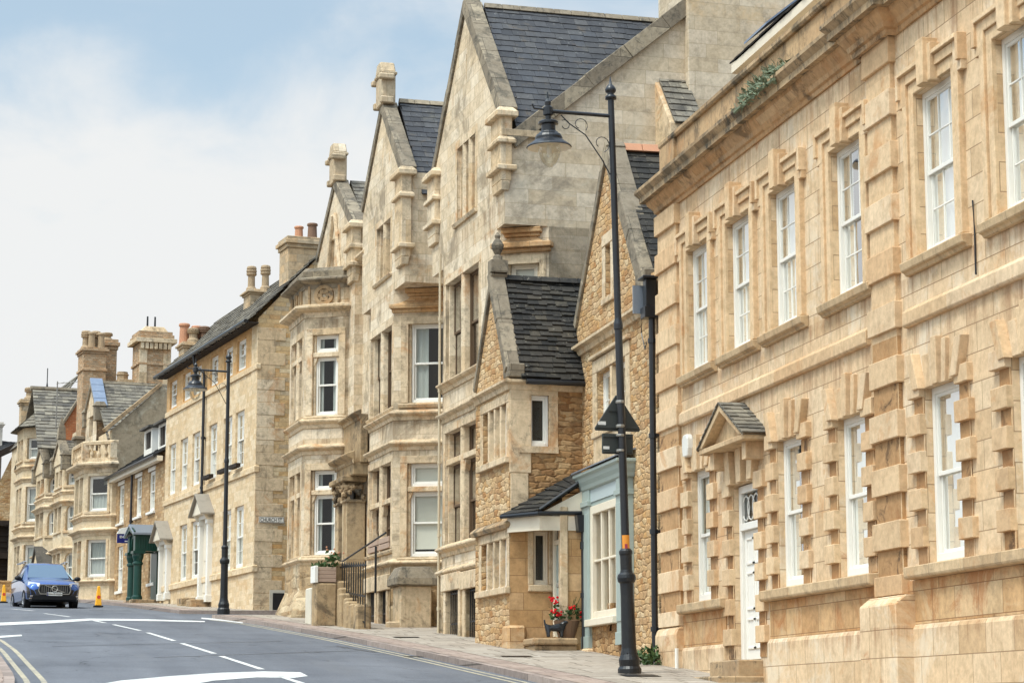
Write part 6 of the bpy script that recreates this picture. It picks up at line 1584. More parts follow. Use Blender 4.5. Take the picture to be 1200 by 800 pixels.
def far_left():
    # rubble building that closes the street on the left, facing the camera
    yv = 132.; p = ray(17, 640); k = yv/p.y
    s = F(p.x*k, yv, 99)
    T = thing('stone_building', 'rubble stone building with dark slates and black timber openings at the far left edge', 'house', s, 5, 0, gz(yv))
    zb = gz(yv)-1; e1 = s.uz(2, 540)[0]
    za0 = s.uz(17, 519)[1]; za1 = s.uz(0, 563)[1]; x1 = s.uz(0, 563)[0]
    sl = (za1-za0)/x1
    r1, r2 = rc(s, 1, 10.5, 615, 648), rc(s, 1, 10.5, 652, 681)
    m = MB(s); m.wall([(-3, zb), (x1+6, zb), (x1+6, za1-1.5), (x1, za1), (0, za0), (-3, za0-1)], [(lambda r: rect(r[0], r[1]+3, r[2], r[3]))(r1), (lambda r: rect(r[0], r[1]+3, r[2], r[3]))(r2)], 0, .3); m.build('wall', M['rubble'], T)
    m = MB(s)
    for r in (r1, r2):
        m.box(r[0], r[1]+3, -.4, -.3, r[2], r[3])
        for k in range(5): z = r[2]+(r[3]-r[2])*k/5; m.box(r[0], r[1]+3, -.3, -.24, z+.03, z+.13)
    m.box(r1[0]-.2, r1[0], -.3, .08, r2[2]-.2, r1[3]+.25); m.box(r1[0], r1[1]+3, -.2, .1, r1[3], r1[3]+.25); m.box(r1[0], r1[1]+3, -.2, .08, r1[2]-.3, r1[2])
    m.build('timber_opening', M['darkwood'], T, .01)
    slates(T, 'roof', s, (x1+6, .3, za1-1.9), (-.1, .3, za0+.0), (-.1, -7, za0+.9), (x1+6, -7, za0+.9), .4, .5, 'slate_dark', .03)
    m = MB(s); m.prism([(x1+6, .35, za1-1.75), (-.1, .35, za0-.3), (-.1, .35, za0+.12), (x1+6, .35, za1-1.4)], (0, -.12, 0)); m.build('verge', M['darkwood'], T)
    a, z1 = s.uz(0, 488); b = s.uz(11, 488)[0]; a, b = sorted((a, b))
    chimney(T, s, a, b+1.2, -4, -2.4, za1, z1, 'render_pale', [], .3)
    # garden wall in front
    yv = 122.; p = ray(18, 690); k = yv/p.y
    w = F(p.x*k, yv, 96)
    m = MB(w); zt = w.uz(10, 680)[1]; m.box(0, 10, -.4, 0, gz(yv)-1, zt-.1); m.box(0, 10, -.45, .05, zt-.1, zt)
    tag(m.build('garden_wall', M['rubble'], None, .02), 'low rubble stone wall behind the parked blue car at the far left', 'wall')
far_left()
# ------------------------------------------------------------------ ground, pavements, markings
def asphalt():
    g = NT('asphalt'); geo = g.n('ShaderNodeNewGeometry').outputs['Position']
    c = g.ramp(g.noise(geo, .35, 6, .6), [(.3, rgb(88, 90, 95)), (.7, rgb(108, 110, 115))])
    c = g.mix(.6, c, g.ramp(g.noise(geo, 24, 5, .85), [(.3, (.45, .45, .46, 1)), (.7, (1.4, 1.4, 1.4, 1))]), 'MULTIPLY')
    c = g.mix(.5, c, g.ramp(g.noise(g.mapv(geo, (.9, .05, 1)), 1.2, 5, .6), [(.35, (.68, .68, .7, 1)), (.65, (1.15, 1.15, 1.14, 1))]), 'MULTIPLY')
    vo = g.n('ShaderNodeTexVoronoi', feature='DISTANCE_TO_EDGE'); g.set(vo, Scale=.45); nz = g.n('ShaderNodeTexNoise'); g.set(nz, Scale=1.2, Detail=6.); g.l(geo, nz.inputs['Vector']); ad = g.n('ShaderNodeVectorMath', operation='ADD'); g.l(geo, ad.inputs[0]); g.l(nz.outputs['Color'], ad.inputs[1]); g.l(ad.outputs[0], vo.inputs['Vector'])
    c = g.mix(g.math('MULTIPLY', g.mask(vo.outputs['Distance'], .012, .004), g.math('MULTIPLY', g.mask(g.noise(geo, .3, 3, .5), .5, .6), .7)), c, rgb(40, 40, 42))
    c = g.mix(g.math('MULTIPLY', g.mask(g.noise(g.mapv(geo, (1.2, .12, 1)), .9, 5, .6), .56, .66), .35), c, rgb(104, 104, 106))
    c = g.mix(g.math('MULTIPLY', g.mask(g.noise(geo, .8, 8, .7, 1.2), .62, .64), .5), c, rgb(48, 48, 52))
    g.l(c, g.b.inputs['Base Color']); g.set(g.b, Roughness=.75); g.b.inputs['Specular IOR Level'].default_value = .35
    g.bump(g.noise(geo, 55, 4, .7), .5, .01); return g.m
M['asphalt'] = asphalt()
M['paving'] = stone('pavement_slabs', [rgb(160, 151, 138), rgb(170, 161, 148), rgb(152, 143, 130), rgb(166, 156, 142), rgb(142, 133, 120)], .9, .6, .016, rgb(88, 76, 64), patch=[(rgb(116, 104, 92), .6, .7, .54), (rgb(84, 76, 68), .5, 2.2, .62)], streak=0, bump=.5)
M['setts'] = stone('pinkish_kerb_setts', [rgb(148, 132, 120), rgb(160, 144, 132), rgb(140, 124, 114)], .5, .5, .01, rgb(104, 84, 76), streak=0, bump=.3)
M['kerb'] = stone('granite_kerb', [rgb(140, 128, 120), rgb(156, 142, 132), rgb(126, 114, 106)], 5., .9, .016, rgb(66, 60, 56), streak=0, bump=.3)
def worn(name, col, amt):
    g = NT(name); geo = g.n('ShaderNodeNewGeometry').outputs['Position']
    a = g.mask(g.noise(geo, 16, 6, .8), .5, .62); b = g.mask(g.noise(geo, 1.1, 6, .7, .8), .42, .66)
    k = g.math('MULTIPLY', g.math('MAXIMUM', a, g.math('MULTIPLY', b, .6)), amt)
    g.l(g.mix(k, col, rgb(104, 105, 108)), g.b.inputs['Base Color']); g.set(g.b, Roughness=.8); g.bump(g.noise(geo, 55, 4, .7), .4, .01); return g.m
M['linewhite'] = worn('road_paint_white', rgb(216, 214, 208), .75)
M['lineyellow'] = worn('road_paint_yellow', rgb(180, 168, 140), 1.)
M['earth'] = paint('far_ground', rgb(120, 110, 92), .95, .5, rgb(84, 80, 66), .1)
def struct(o): o['kind'] = 'structure'; return o
def strip(name, mat, L, R, lift, lift2=None, kb=None):
    """Sheet between two edge polylines [(x,y)] following the street's slope."""
    m = MB(WORLD); n = len(L)
    a = [m.p(x, y, gz(y)+lift) for x, y in L]; b = [m.p(x, y, gz(y)+(lift if lift2 is None else lift2)) for x, y in R]
    for i in range(n-1): m.face((a[i], a[i+1], b[i+1], b[i]))
    if kb is not None:
        k = [m.p(x, y, gz(y)+kb) for x, y in L]
        for i in range(n-1): m.face((k[i], k[i+1], a[i+1], a[i]))
    return struct(m.build(name, mat, None))
def dens(P, step=2.):
    out = []
    for p, q in zip(P, P[1:]):
        L = math.hypot(q[0]-p[0], q[1]-p[1]); n = max(1, int(L/step))
        out += [(p[0]+(q[0]-p[0])*i/n, p[1]+(q[1]-p[1])*i/n) for i in range(n)]
    return out+[P[-1]]
def resamp(P, ys):
    r = []
    for y in ys:
        for p, q in zip(P, P[1:]):
            if p[1] <= y <= q[1] or q is P[-1]:
                k = (y-p[1])/(q[1]-p[1]); r.append((p[0]+(q[0]-p[0])*k, y)); break
    return r
YS = [-8+i*1.5 for i in range(150)]
# ground sheet to the horizon, road on top
m = MB(WORLD); xs = [-900, -200, -60, -20, 0, 20, 60, 200, 900]; yy = [-60, -20]+[i*6 for i in range(0, 36)]+[240, 320, 500, 900, 1800]
g = [[m.p(x, y, gz(y)-.16) for x in xs] for y in yy]
for i in range(len(yy)-1):
    for j in range(len(xs)-1): m.face((g[i][j], g[i][j+1], g[i+1][j+1], g[i+1][j]))
struct(m.build('ground', M['earth'], None))
KERB = [(8.7, -10), (8.6, 25), (8.29, 37.3), (7.95, 44.9), (7.42, 54.1), (6.49, 64.7), (5.75, 69.3), (5.1, 73.2), (4.6, 78), (3.7, 88), (2.3, 97), (.6, 108), (-1.4, 120), (-16, 200), (-30, 290)]
LEFT = [(-.1, -10), (-.06, 36.2), (-.4, 44.4), (-.8, 52), (-1.5, 60), (-2.6, 70), (-3.6, 80), (-5.2, 92), (-7.5, 105), (-11, 120), (-34, 200), (-60, 290)]
strip('road', M['asphalt'], resamp(LEFT, YS), resamp([(x+.3, y) for x, y in KERB], YS), 0)
def off(P, d): return [(x+d, y) for x, y in P]
# right pavement: kerb, sett course, slabs back to the walls, broken by the side street
for (y0, y1) in ((-8, 69.8), (74.4, 130)):
    ys = [y for y in YS if y0 < y < y1]; ys = [y0]+ys+[y1]
    k0 = resamp(KERB, ys)
    strip('kerb', M['kerb'], k0, off(k0, .16), .11, None, -.05)
    strip('paving_setts', M['setts'], off(k0, .164), off(k0, .75), .114)
    strip('pavement', M['paving'], off(k0, .754), off(k0, 7.5), .118, .16)
    for i in (0, -1):
        if 60 < ys[i] < 80: m = MB(WORLD); x, y = k0[i]; d = .08 if i else -.08; m.box(x, x+7.5, y-.08+d, y+.08+d, gz(y)-.1, gz(y)+.112); struct(m.build('kerb', M['kerb'], None))
m = MB(WORLD); m.poly([(4.4, 67, gz(67)+.004), (16, 67, gz(67)+.004), (16, 75, gz(75)+.004), (3.8, 75, gz(75)+.004)]); m.poly([(3.8, 75, gz(75)+.004), (16, 75, gz(75)+.004), (16, 80, gz(80)+.004), (3.4, 80, gz(80)+.004)]); struct(m.build('side_road', M['asphalt'], None))
m = MB(WORLD)
for (yA, yB, ka, kb) in ((69.8, 70.1, 5.66, 6.2),):
    pass
# left pavement
kl = resamp(LEFT, YS)
strip('kerb', M['kerb'], kl, off(kl, -.16), .11, None, -.05)
strip('pavement', M['setts'], off(kl, -.164), off(kl, -4), .116, .14)
# markings, laid on the road
def mark(name, pts, mat='linewhite', lift=.006):
    m = MB(WORLD); Q = [gnd(x, y, lift) for x, y in pts]
    n = len(Q)//2
    for i in range(n-1): m.poly([tuple(Q[i]), tuple(Q[i+1]), tuple(Q[2*n-2-i]), tuple(Q[2*n-1-i])])
    return struct(m.build(name, M[mat], None))
def poly_mark(name, W, mat='linewhite', lift=.006):
    m = MB(WORLD); m.poly([(x, y, gz(y)+lift) for x, y in W]); return struct(m.build(name, M[mat], None))
def dash(px0, px1, w=.12):
    a, b = gnd(*px0), gnd(*px1); d = V((b.x-a.x, b.y-a.y)).normalized(); n = V((-d.y, d.x))*w/2
    poly_mark('road_marking', [(a.x+n.x, a.y+n.y), (b.x+n.x, b.y+n.y), (b.x-n.x, b.y-n.y), (a.x-n.x, a.y-n.y)])
for p in (((52, 718.5), (82, 722.5)), ((103, 725.5), (123, 729.5)), ((133, 731.5), (164, 738.5)), ((173, 741), (204, 750.5)), ((213, 753.5), (251, 765.5)), ((259, 768.5), (307, 784)), ((326, 791.5), (362, 803)), ((14, 713.3), (40, 715.5))): dash(*p)
mark('road_marking', [(-60, 733), (0, 729), (60, 726.4), (105, 724.2), (170, 724.9), (240, 727.2), (240, 728.4), (170, 727), (105, 726.6), (60, 729.6), (0, 732.2), (-60, 737)])
mark('road_marking', [(90, 806), (140, 797), (200, 791.5), (260, 787.5), (310, 786), (352, 787), (361, 791.5), (345, 793.5), (300, 793), (250, 797), (200, 806), (150, 815)])
mark('road_marking', [(-30, 745.5), (0, 744.5), (25, 743), (26, 744.6), (0, 746.8), (-30, 748)])
mark('road_marking', [(236, 723.2), (262, 725), (285, 728.5), (284, 729.8), (260, 726.8), (236, 724.6)])
# double yellow lines
def lines(P, d0, w, name='road_marking'):
    ys = [y for y in YS if P[0][1] <= y <= P[-1][1]]; c = resamp(P, ys); strip(name, M['lineyellow'], off(c, d0), off(c, d0+w), .005)
YL = [(.36, 20), (.36, 36.2), (.1, 42), (-.12, 47), (-.46, 52.3), (-1.1, 58)]
lines(YL, 0, .09); lines(YL, -.26, .09)
KR = [(x, y) for x, y in KERB if y < 70]
KR2 = [(8.6, 20)]+[(x, y) for x, y in KERB if 30 < y < 69.5]
lines(KR2, -.24, .08); lines(KR2, -.44, .08)
# tar joints
for a, b in (((60, 757), (330, 751)), ((180, 770), (420, 762)), ((395, 757), (440, 764))):
    p, q = gnd(*a), gnd(*b); d = V((q.x-p.x, q.y-p.y)).normalized(); n = V((-d.y, d.x))*.03
    poly_mark('tar_joint', [(p.x+n.x, p.y+n.y), (q.x+n.x, q.y+n.y), (q.x-n.x, q.y-n.y), (p.x-n.x, p.y-n.y)], 'black', .003)

# iron covers in the footway and a gully grate by the kerb
for x, y, w, h in ((9.35, 43.2, .3, .22), (8.75, 52.5, .3, .22), (7.9, 60.5, .22, .22), (10.0, 36.6, .3, .3)):
    m = MB(WORLD); z = gz(y)+.135; sl = .0713
    m.poly([(x-w, y-h, z-sl*h), (x+w, y-h, z-sl*h), (x+w, y+h, z+sl*h), (x-w, y+h, z+sl*h)]); struct(m.build('iron_cover', M['iron'], None))
m = MB(WORLD); x, y = 7.75, 45.6; m.poly([(x-.2, y-.22, gz(y-.22)+.008), (x+.2, y-.22, gz(y-.22)+.008), (x+.2, y+.22, gz(y+.22)+.008), (x-.2, y+.22, gz(y+.22)+.008)]); struct(m.build('gully_grate', M['iron'], None))

# old reinstatement patches in the tarmac
def patch(pts, k):
    m = MB(WORLD); m.poly([(x, y, gz(y)+.003) for x, y in pts]); o = m.build('road_patch', M['tar'] if k else M['tar2'], None); struct(o)
def tar(name, c):
    g = NT(name); geo = g.n('ShaderNodeNewGeometry').outputs['Position']
    g.l(g.mix(.6, c, g.ramp(g.noise(geo, 24, 5, .85), [(.3, (.5, .5, .5, 1)), (.7, (1.4, 1.4, 1.4, 1))]), 'MULTIPLY'), g.b.inputs['Base Color']); g.set(g.b, Roughness=.8); g.bump(g.noise(geo, 55, 4, .7), .5, .01); return g.m
M['tar'] = tar('dark_tarmac', rgb(84, 86, 90)); M['tar2'] = tar('light_tarmac', rgb(116, 117, 120))
# ------------------------------------------------------------------ street lamps
def street_lamp(label, x, y, ztop, arm, lean=(0, 0), s=1., rotf=None):
    z = gz(y)+.12; H = ztop-z
    fr = F(x, y, rotf)                      # arm reaches along +u
    T = thing('street_lamp', label, 'street lamp', fr, 0, 0, z, 'black street lamps')
    def L(pts): return [(r*s, z+h) for r, h in pts]
    m = MB(fr)
    def L(pts): return [(r*s, z+h*.76) for r, h in pts]
    m.lathe(0, 0, L([(.2, -.1), (.2, .1), (.17, .16), (.18, .3), (.145, .42), (.125, .55), (.112, 1.7), (.116, 1.98)]), 20)
    m.lathe(0, 0, L([(.116, 1.98), (.148, 2.02), (.16, 2.1), (.15, 2.17), (.11, 2.22), (.1, 2.28), (.102, 2.6), (.114, 2.64), (.114, 2.7), (.076, 2.76)]), 20)
    for k in range(12): t = k*math.pi/6; m.box(.135*math.cos(t)-.01, .135*math.cos(t)+.01, .135*math.sin(t)-.01, .135*math.sin(t)+.01, z+.12, z+.34)
    m.build('base', M['iron'], T, smooth=False)
    def L(pts): return [(r*s, z+h) for r, h in pts]
    m = MB(fr); zz_ = H-.32
    m.lathe(0, 0, L([(.07, 2.09), (.066, H*.57), (.08, H*.572), (.08, H*.58), (.06, H*.59), (.055, zz_)]), 16)
    m.build('post', M['black'], T, smooth=False)
    m = MB(fr); m.lathe(0, 0, L([(.1, zz_), (.1, zz_+.05), (.05, zz_+.09), (.09, zz_+.13), (.1, zz_+.17), (.07, zz_+.23), (.03, zz_+.27), (.004, zz_+.42)]), 14); m.build('finial', M['black'], T, smooth=True)
    za = z+H-.62
    m = MB(fr); m.tube([(0, 0, za), (arm, 0, za+.04)], .034*s, 10)
    pts = [(.06, 0, za-1.05), (.2, 0, za-.78), (arm*.42, 0, za-.36), (arm*.68, 0, za-.16), (arm*.8, 0, za-.02)]
    m.tube(pts, .011, 6)
    def scroll(cx, cz, r, a0, a1): m.tube([(cx+r*(1-.5*k/11)*math.cos(a0+(a1-a0)*k/11), 0, cz+r*(1-.5*k/11)*math.sin(a0+(a1-a0)*k/11)) for k in range(12)], .008, 5)
    scroll(arm*.5, za-.18, .14, 3.9, -1.2); scroll(.2, za-.5, .16, 4.4, -.8); scroll(arm*.74, za-.2, .1, 1., 6.)
    m.lathe(arm, 0, [(.03, za-.12), (.05, za-.1), (.05, za-.05), (.09, za-.03), (.09, za+.1), (.05, za+.13), (.06, za+.2), (.02, za+.26), (.012, za+.38)], 12)
    m.tube([(arm, 0, za+.06), (arm+.25, 0, za+.08), (arm+.28, 0, za+.15)], .02, 6)
    m.build('bracket_arm', M['black'], T)
    zl = za-.1
    def Lz(pts): return [(r*.72, zl+h*.72) for r, h in pts]
    m = MB(fr); m.lathe(arm, 0, Lz([(.04, 0), (.2, -.05), (.24, -.08), (.24, -.13), (.17, -.15), (.17, -.3), (.22, -.33), (.24, -.36), (.3, -.4), (.33, -.46), (.33, -.52), (.52, -.66), (.55, -.7), (.53, -.71), (.3, -.6), (.2, -.56)]), 24)
    lt = m.build('lantern', M['black'], T, smooth=False)
    m = MB(fr); m.lathe(arm, 0, Lz([(.36, -.615), (.525, -.716), (.51, -.722), (.34, -.64)]), 24); m.build('reflector', M['cream_paint'], lt)
    m = MB(fr); m.lathe(arm, 0, Lz([(.27, -.62), (.275, -.72), (.26, -.88), (.21, -1.04), (.12, -1.16), (.01, -1.2)]), 20); m.build('glass_bowl', M['bowl'], lt, smooth=True)
    m = MB(fr); m.lathe(arm, 0, Lz([(.05, -.6), (.06, -.72), (.06, -.9), (.02, -.95)]), 10); m.build('lamp_bulb', M['white'], lt)
    return T, fr, z
M['bowl'] = glassmat('lamp_bowl_glass', (.93, .93, .9))
lp = gnd(738, 788, .13)
_t = ray(719, 100); _k = (lp-V((0, 0, 0))).length
zt = ray(719, 96).z*(lp.y/ray(719, 96).y)
armd = ray(645, 140); 
NL, nfr, nz_ = street_lamp('tall black street lamp carrying two road signs on the pavement in front of the shop', lp.x, lp.y, zt, 1.15, rotf=93)
# the post leans slightly to the street
NL.rotation_euler = (0, R_(1.5), NL.rotation_euler[2])
lp2 = gnd(262, 716, .13); zt2 = ray(264, 413).z*(lp2.y/ray(264, 413).y)
street_lamp('smaller looking black street lamp outside the pale corner house, farther up the street', lp2.x, lp2.y, zt2, 1.05, rotf=88)
# sticker on the near post
m = MB(nfr); y0, y1 = ray(738, 665).z*(lp.y/ray(738, 665).y), ray(738, 627).z*(lp.y/ray(738, 627).y)
def curved(m, r, a0, a1, z0, z1, n=8):
    for k in range(n):
        t0, t1 = a0+(a1-a0)*k/n, a0+(a1-a0)*(k+1)/n
        m.poly([(r*math.cos(t0), r*math.sin(t0), z0), (r*math.cos(t1), r*math.sin(t1), z0), (r*math.cos(t1), r*math.sin(t1), z1), (r*math.cos(t0), r*math.sin(t0), z1)])
M['sticker_orange'] = paint('orange_sticker', rgb(216, 140, 50), .5, .2, rgb(150, 90, 40)); M['sticker_white'] = paint('white_sticker', rgb(206, 204, 198), .5, .2); M['sticker_pink'] = paint('maroon_mark', rgb(150, 50, 70), .5, .1)
a0, a1 = 1.0, 2.3
for mat, z0, z1, r, aa, ab in (('sticker_orange', y1-.62, y1, .08, .5, 2.3), ('sticker_white', y1-1.2, y1-.63, .08, .5, 2.2), ('sticker_pink', y1-.45, y1-.15, .082, 1.1, 1.7)):
    m = MB(nfr); curved(m, r, aa, ab, z0, z1); m.build('sticker', M[mat], NL)
# road signs seen from behind
def at_lamp(py): return ray(729, py).z*(lp.y/ray(729, py).y)
def road_sign():
    fr = F(lp.x, lp.y, 93)
    z0, z1 = at_lamp(504), at_lamp(462); s = .40; zh = z1-z0
    dz = at_lamp(504)
    fr = F(lp.x-.125, lp.y, 93); fr2 = F(lp.x-.14, lp.y-.0, 93)
    T = thing('warning_sign', 'triangular road sign seen from its dark grey back, strapped to the near lamp post', 'road sign', fr2, 0, -.13, z0)
    hw = .41; h = z1-z0; R = .05
    m = MB(fr2); P = [(-hw+.02, z0), (hw-.02, z0), (hw, z0+.03), (hw-.01, z0+.06), (.03, z1), (-.03, z1), (-hw+.01, z0+.06), (-hw, z0+.03)]
    m.prism([(a, -.15, b) for a, b in P], (0, .025, 0)); m.build('sign_plate', M['sign_back'], T, .006)
    m = MB(fr2); m.box(-hw+.03, hw-.03, -.125, -.105, z0+.05, z0+.09); m.box(-.16, .16, -.125, -.105, z0+h*.55, z0+h*.6); m.build('stiffener', M['sign_back'], T)
    for zc in (z0+.07, z0+h*.95-.1):
        m = MB(fr); m.lathe(0, 0, [(.08, zc-.025), (.084, zc), (.08, zc+.025)], 14); m.build('clip', M['alu'], T)
    m = MB(fr2); m.box(hw-.2, hw-.06, -.125, -.122, z0+.1, z0+.16); m.build('maker_label', M['sticker_white'], T)
    z0, z1 = at_lamp(531), at_lamp(507)
    T = thing('sign_plate', 'small rectangular supplementary sign seen from behind, below the triangular sign on the lamp post', 'road sign', fr2, 0, -.13, z0)
    hw = .28
    m = MB(fr2); m.box(-hw, hw, -.15, -.125, z0, z1); m.build('plate', M['sign_back'], T, .012)
    m = MB(fr2); m.box(-hw+.02, hw-.02, -.125, -.108, z0+.03, z0+.06); m.box(-hw+.02, hw-.02, -.125, -.108, z1-.06, z1-.03); m.build('stiffener', M['sign_back'], T)
    for zc in (z0+.045, z1-.045):
        m = MB(fr); m.lathe(0, 0, [(.08, zc-.02), (.084, zc), (.08, zc+.02)], 14); m.build('clip', M['alu'], T)
    m = MB(fr2); m.box(hw-.13, hw-.02, -.125, -.122, z0+.08, z0+.13); m.build('maker_label', M['sticker_white'], T)
road_sign()

# ------------------------------------------------------------------ car coming over the crest
def carpaint():
    g = NT('dark_blue_car_paint'); g.b.inputs['Base Color'].default_value = rgb(44, 84, 150); g.set(g.b, Roughness=.2, Metallic=.6); g.b.inputs['Coat Weight'].default_value = 1.; g.b.inputs['Coat Roughness'].default_value = .03; return g.m
M['car'] = carpaint()
M['cardark'] = paint('gloss_black', rgb(20, 21, 24), .15, .1, rgb(40, 40, 42), .5, bump=0)
M['tyre'] = paint('tyre_rubber', rgb(30, 30, 31), .85, .3, rgb(52, 50, 48), .2)
M['rim'] = paint('alloy_rim', rgb(150, 152, 156), .3, .2, rgb(60, 60, 62), .5, .7)
M['chrome'] = paint('chrome', rgb(210, 212, 214), .12, .05, rgb(120, 120, 120), .5, 1., 0)
M['trim'] = paint('black_plastic', rgb(24, 24, 26), .5, .2, rgb(46, 46, 46), .3)
M['plate_white'] = paint('number_plate', rgb(214, 214, 208), .4, .1, rgb(150, 150, 146))
M['carglass'] = (lambda g: (g.set(g.b, Roughness=.04, Metallic=.75), g.b.inputs['Base Color'].__setattr__('default_value', rgb(112, 130, 144)), g.b.inputs['Specular IOR Level'].__setattr__('default_value', .9), g.m)[-1])(NT('car_glass'))
def lampmat():
    g = NT('headlight_glass'); g.b.inputs['Base Color'].default_value = rgb(222, 226, 230); g.set(g.b, Roughness=.08); g.b.inputs['Coat Weight'].default_value = 1; return g.m
M['headlamp'] = lampmat()
def car():
    c = gnd(63, 712.5); yaw = 0
    fr = F(c.x, c.y, 90+yaw+8)                 # +u across (car's right is +u in view), +off towards the camera is the front
    sl = math.atan(.062)
    z = gz(c.y)
    T = thing('car', 'dark blue estate SUV driving towards us over the crest of the road', 'car', fr, 0, -2.3, gz(fr.w(0, -2.3, 0).y))
    # fr.n points at the camera: nose at off 0, tail at off -4.65
    SEC = [  # off, half width sill, half width belt, z sill, z belt, z top, half width top
        (0.02, .62, .70, .34, .62, .72, .60), (-.06, .80, .86, .28, .70, .86, .76), (-.35, .90, .94, .26, .82, .98, .82), (-.9, .92, .95, .26, .92, 1.06, .82), (-1.35, .92, .95, .26, .97, 1.10, .80),
        (-1.5, .92, .95, .26, .99, 1.14, .78), (-2.2, .92, .95, .26, 1.02, 1.66, .64), (-2.6, .92, .95, .26, 1.03, 1.73, .64), (-3.5, .92, .95, .26, 1.04, 1.72, .62), (-4.2, .92, .94, .28, 1.05, 1.64, .58), (-4.55, .88, .9, .34, 1.0, 1.18, .72), (-4.68, .82, .84, .4, .9, .98, .7)]
    m = MB(fr); rings = []
    for o, ws, wb, zs, zb, zt, wt in SEC:
        half = [(ws*.9, zs), (ws, zs+.08), (ws*1.01, (zs+zb)/2), (wb, zb), (wb*.97, zb+.05) if zt-zb > .3 else (wb*.95, zb+.03), (wt*1.02, zt-.06), (wt*.85, zt), (0, zt+.02)]
        pts = [(u, zq) for u, zq in half]+[(-u, zq) for u, zq in half[-2::-1]]
        rings.append([m.p(u, o, z+zq) for u, zq in pts])
    for A, B in zip(rings, rings[1:]):
        for i in range(len(A)):
            j = (i+1) % len(A); m.m = 1 if (A is rings[0] or A is rings[1]) and (i < 3 or i > 10) else (1 if i in (0, 13, 14) else 0); m.face((A[i], A[j], B[j], B[i]))
    m.m = 1; m.face(rings[0]); m.m = 0; m.face(rings[-1])
    b = m.build('body', [M['car'], M['cardark']], T, .012, smooth=True)
    def q(pts, name, mat, par, d=.006):
        m = MB(fr); m.prism([(u, o, z+h) for u, o, h in pts], (0, d, d)); return m.build(name, M[mat], par)
    q([(-.74, -1.5, 1.14), (.74, -1.5, 1.14), (.6, -2.17, 1.64), (-.6, -2.17, 1.64)], 'windscreen', 'carglass', T, .012)
    for e in (-1, 1):
        m = MB(fr); P = [(e*.93, -1.75, 1.08), (e*.93, -4.1, 1.1), (e*.63, -4.0, 1.5), (e*.63, -2.3, 1.56)]
        m.prism([(u, o, z+h) for u, o, h in P], (e*.02, 0, .012)); m.build('side_window', M['carglass'], T)
        m = MB(fr); m.blob((e*1.06, -1.62, z+1.13), .12, .08, .085, 10, 6, 0); m.box(min(e*.9, e*1.0), max(e*.9, e*1.0), -1.68, -1.58, z+1.06, z+1.12); m.build('wing_mirror', M['trim'], T, smooth=True)
        # headlights: swept slabs with a T shaped light
        m = MB(fr); P = [(e*.50, .035, .74), (e*.9, -.32, .8), (e*.88, -.3, .93), (e*.52, -.0, .87)]; m.prism([(u, o, z+h) for u, o, h in P], (0, .035, .005)); m.build('headlight', M['headlamp'], T, .006)
        m = MB(fr); m.box(*sorted((e*.55, e*.84)), -.04, .035, z+.40, z+.44); m.box(*sorted((e*.6, e*.86)), -.1, .02, z+.33, z+.36); m.build('bumper_trim', M['chrome'], T, .004)
        m = MB(fr); m.box(*sorted((e*.66, e*.8)), -4, -2.2, z+1.75, z+1.78); m.box(*sorted((e*.68, e*.78)), -2.3, -2.2, z+1.68, z+1.76); m.build('roof_rail', M['chrome'], T, .01)
        for k, o in enumerate((-.95, -3.75)):
            w = MB(fr); uc = e*.83; zc = z+.34
            sf = F(fr.w(uc, o, 0).x, fr.w(uc, o, 0).y, fr.t+90)
            def ringmesh(prof, mm, name, par, n=24):
                m = MB(fr); rr = []
                for r, du in prof: rr.append([m.p(uc+e*du, o+r*math.cos(2*math.pi*i/n), zc+r*math.sin(2*math.pi*i/n)) for i in range(n)])
                for A, B in zip(rr, rr[1:]):
                    for i in range(n): j = (i+1) % n; m.face((A[i], A[j], B[j], B[i]))
                m.face(rr[0]); m.face(rr[-1]); return m.build(name, M[mm], par, smooth=False)
            wh = ringmesh([(.25, -.11), (.33, -.12), (.36, -.09), (.36, .09), (.33, .115), (.25, .11), (.25, .06)], 'tyre', 'wheel', T)
            ringmesh([(.25, .06), (.255, .1), (.235, .11), (.22, .07)], 'rim', 'rim', wh)
            m = MB(fr)
            for t in range(5):
                a = t*1.2566+.3; m.beam((uc+e*.09, o+.03*math.cos(a), zc+.03*math.sin(a)), (uc+e*.085, o+.23*math.cos(a), zc+.23*math.sin(a)), .06, .03)
            m.build('spoke', M['rim'], wh)
    # grille with a slanting bar and ring, lower intake, number plate
    m = MB(fr); P = [(-.5, .5), (.5, .5), (.56, .62), (.52, .82), (-.52, .82), (-.56, .62)]; m.prism([(u, .03, z+h) for u, h in P], (0, .03, 0)); gr = m.build('grille', M['trim'], T, .01)
    m = MB(fr)
    for i in range(len(P)): a, c2 = P[i], P[(i+1) % 6]; m.beam((a[0], .065, z+a[1]), (c2[0], .065, z+c2[1]), .03, .03)
    for k in range(13): u = -.44+k*.0733; m.box(u-.006, u+.006, .055, .066, z+.54, z+.79)
    m.beam((-.34, .075, z+.56), (.34, .075, z+.8), .02, .025)
    m.tube([(.1*math.cos(t*.5236), .08, z+.68+.1*math.sin(t*.5236)) for t in range(13)], .018, 6)
    m.build('grille_frame', M['alu'], gr)
    m = MB(fr); m.prism([(-.8, .0, z+.3), (.8, .0, z+.3), (.74, .02, z+.46), (-.74, .02, z+.46)], (0, .035, 0)); m.build('lower_intake', M['trim'], T, .01)
    m = MB(fr); m.prism([(-.88, -.14, z+.24), (.88, -.14, z+.24), (.7, .03, z+.32), (-.7, .03, z+.32)], (0, .03, 0)); m.build('bumper', M['trim'], T, .01)
    m = MB(fr); m.box(-.27, .27, .055, .075, z+.44, z+.555); npl = m.build('number_plate', M['plate_white'], T, .004)
    m = MB(fr); m.box(.215, .268, .075, .078, z+.445, z+.55); m.build('plate_band', bluesign, npl)
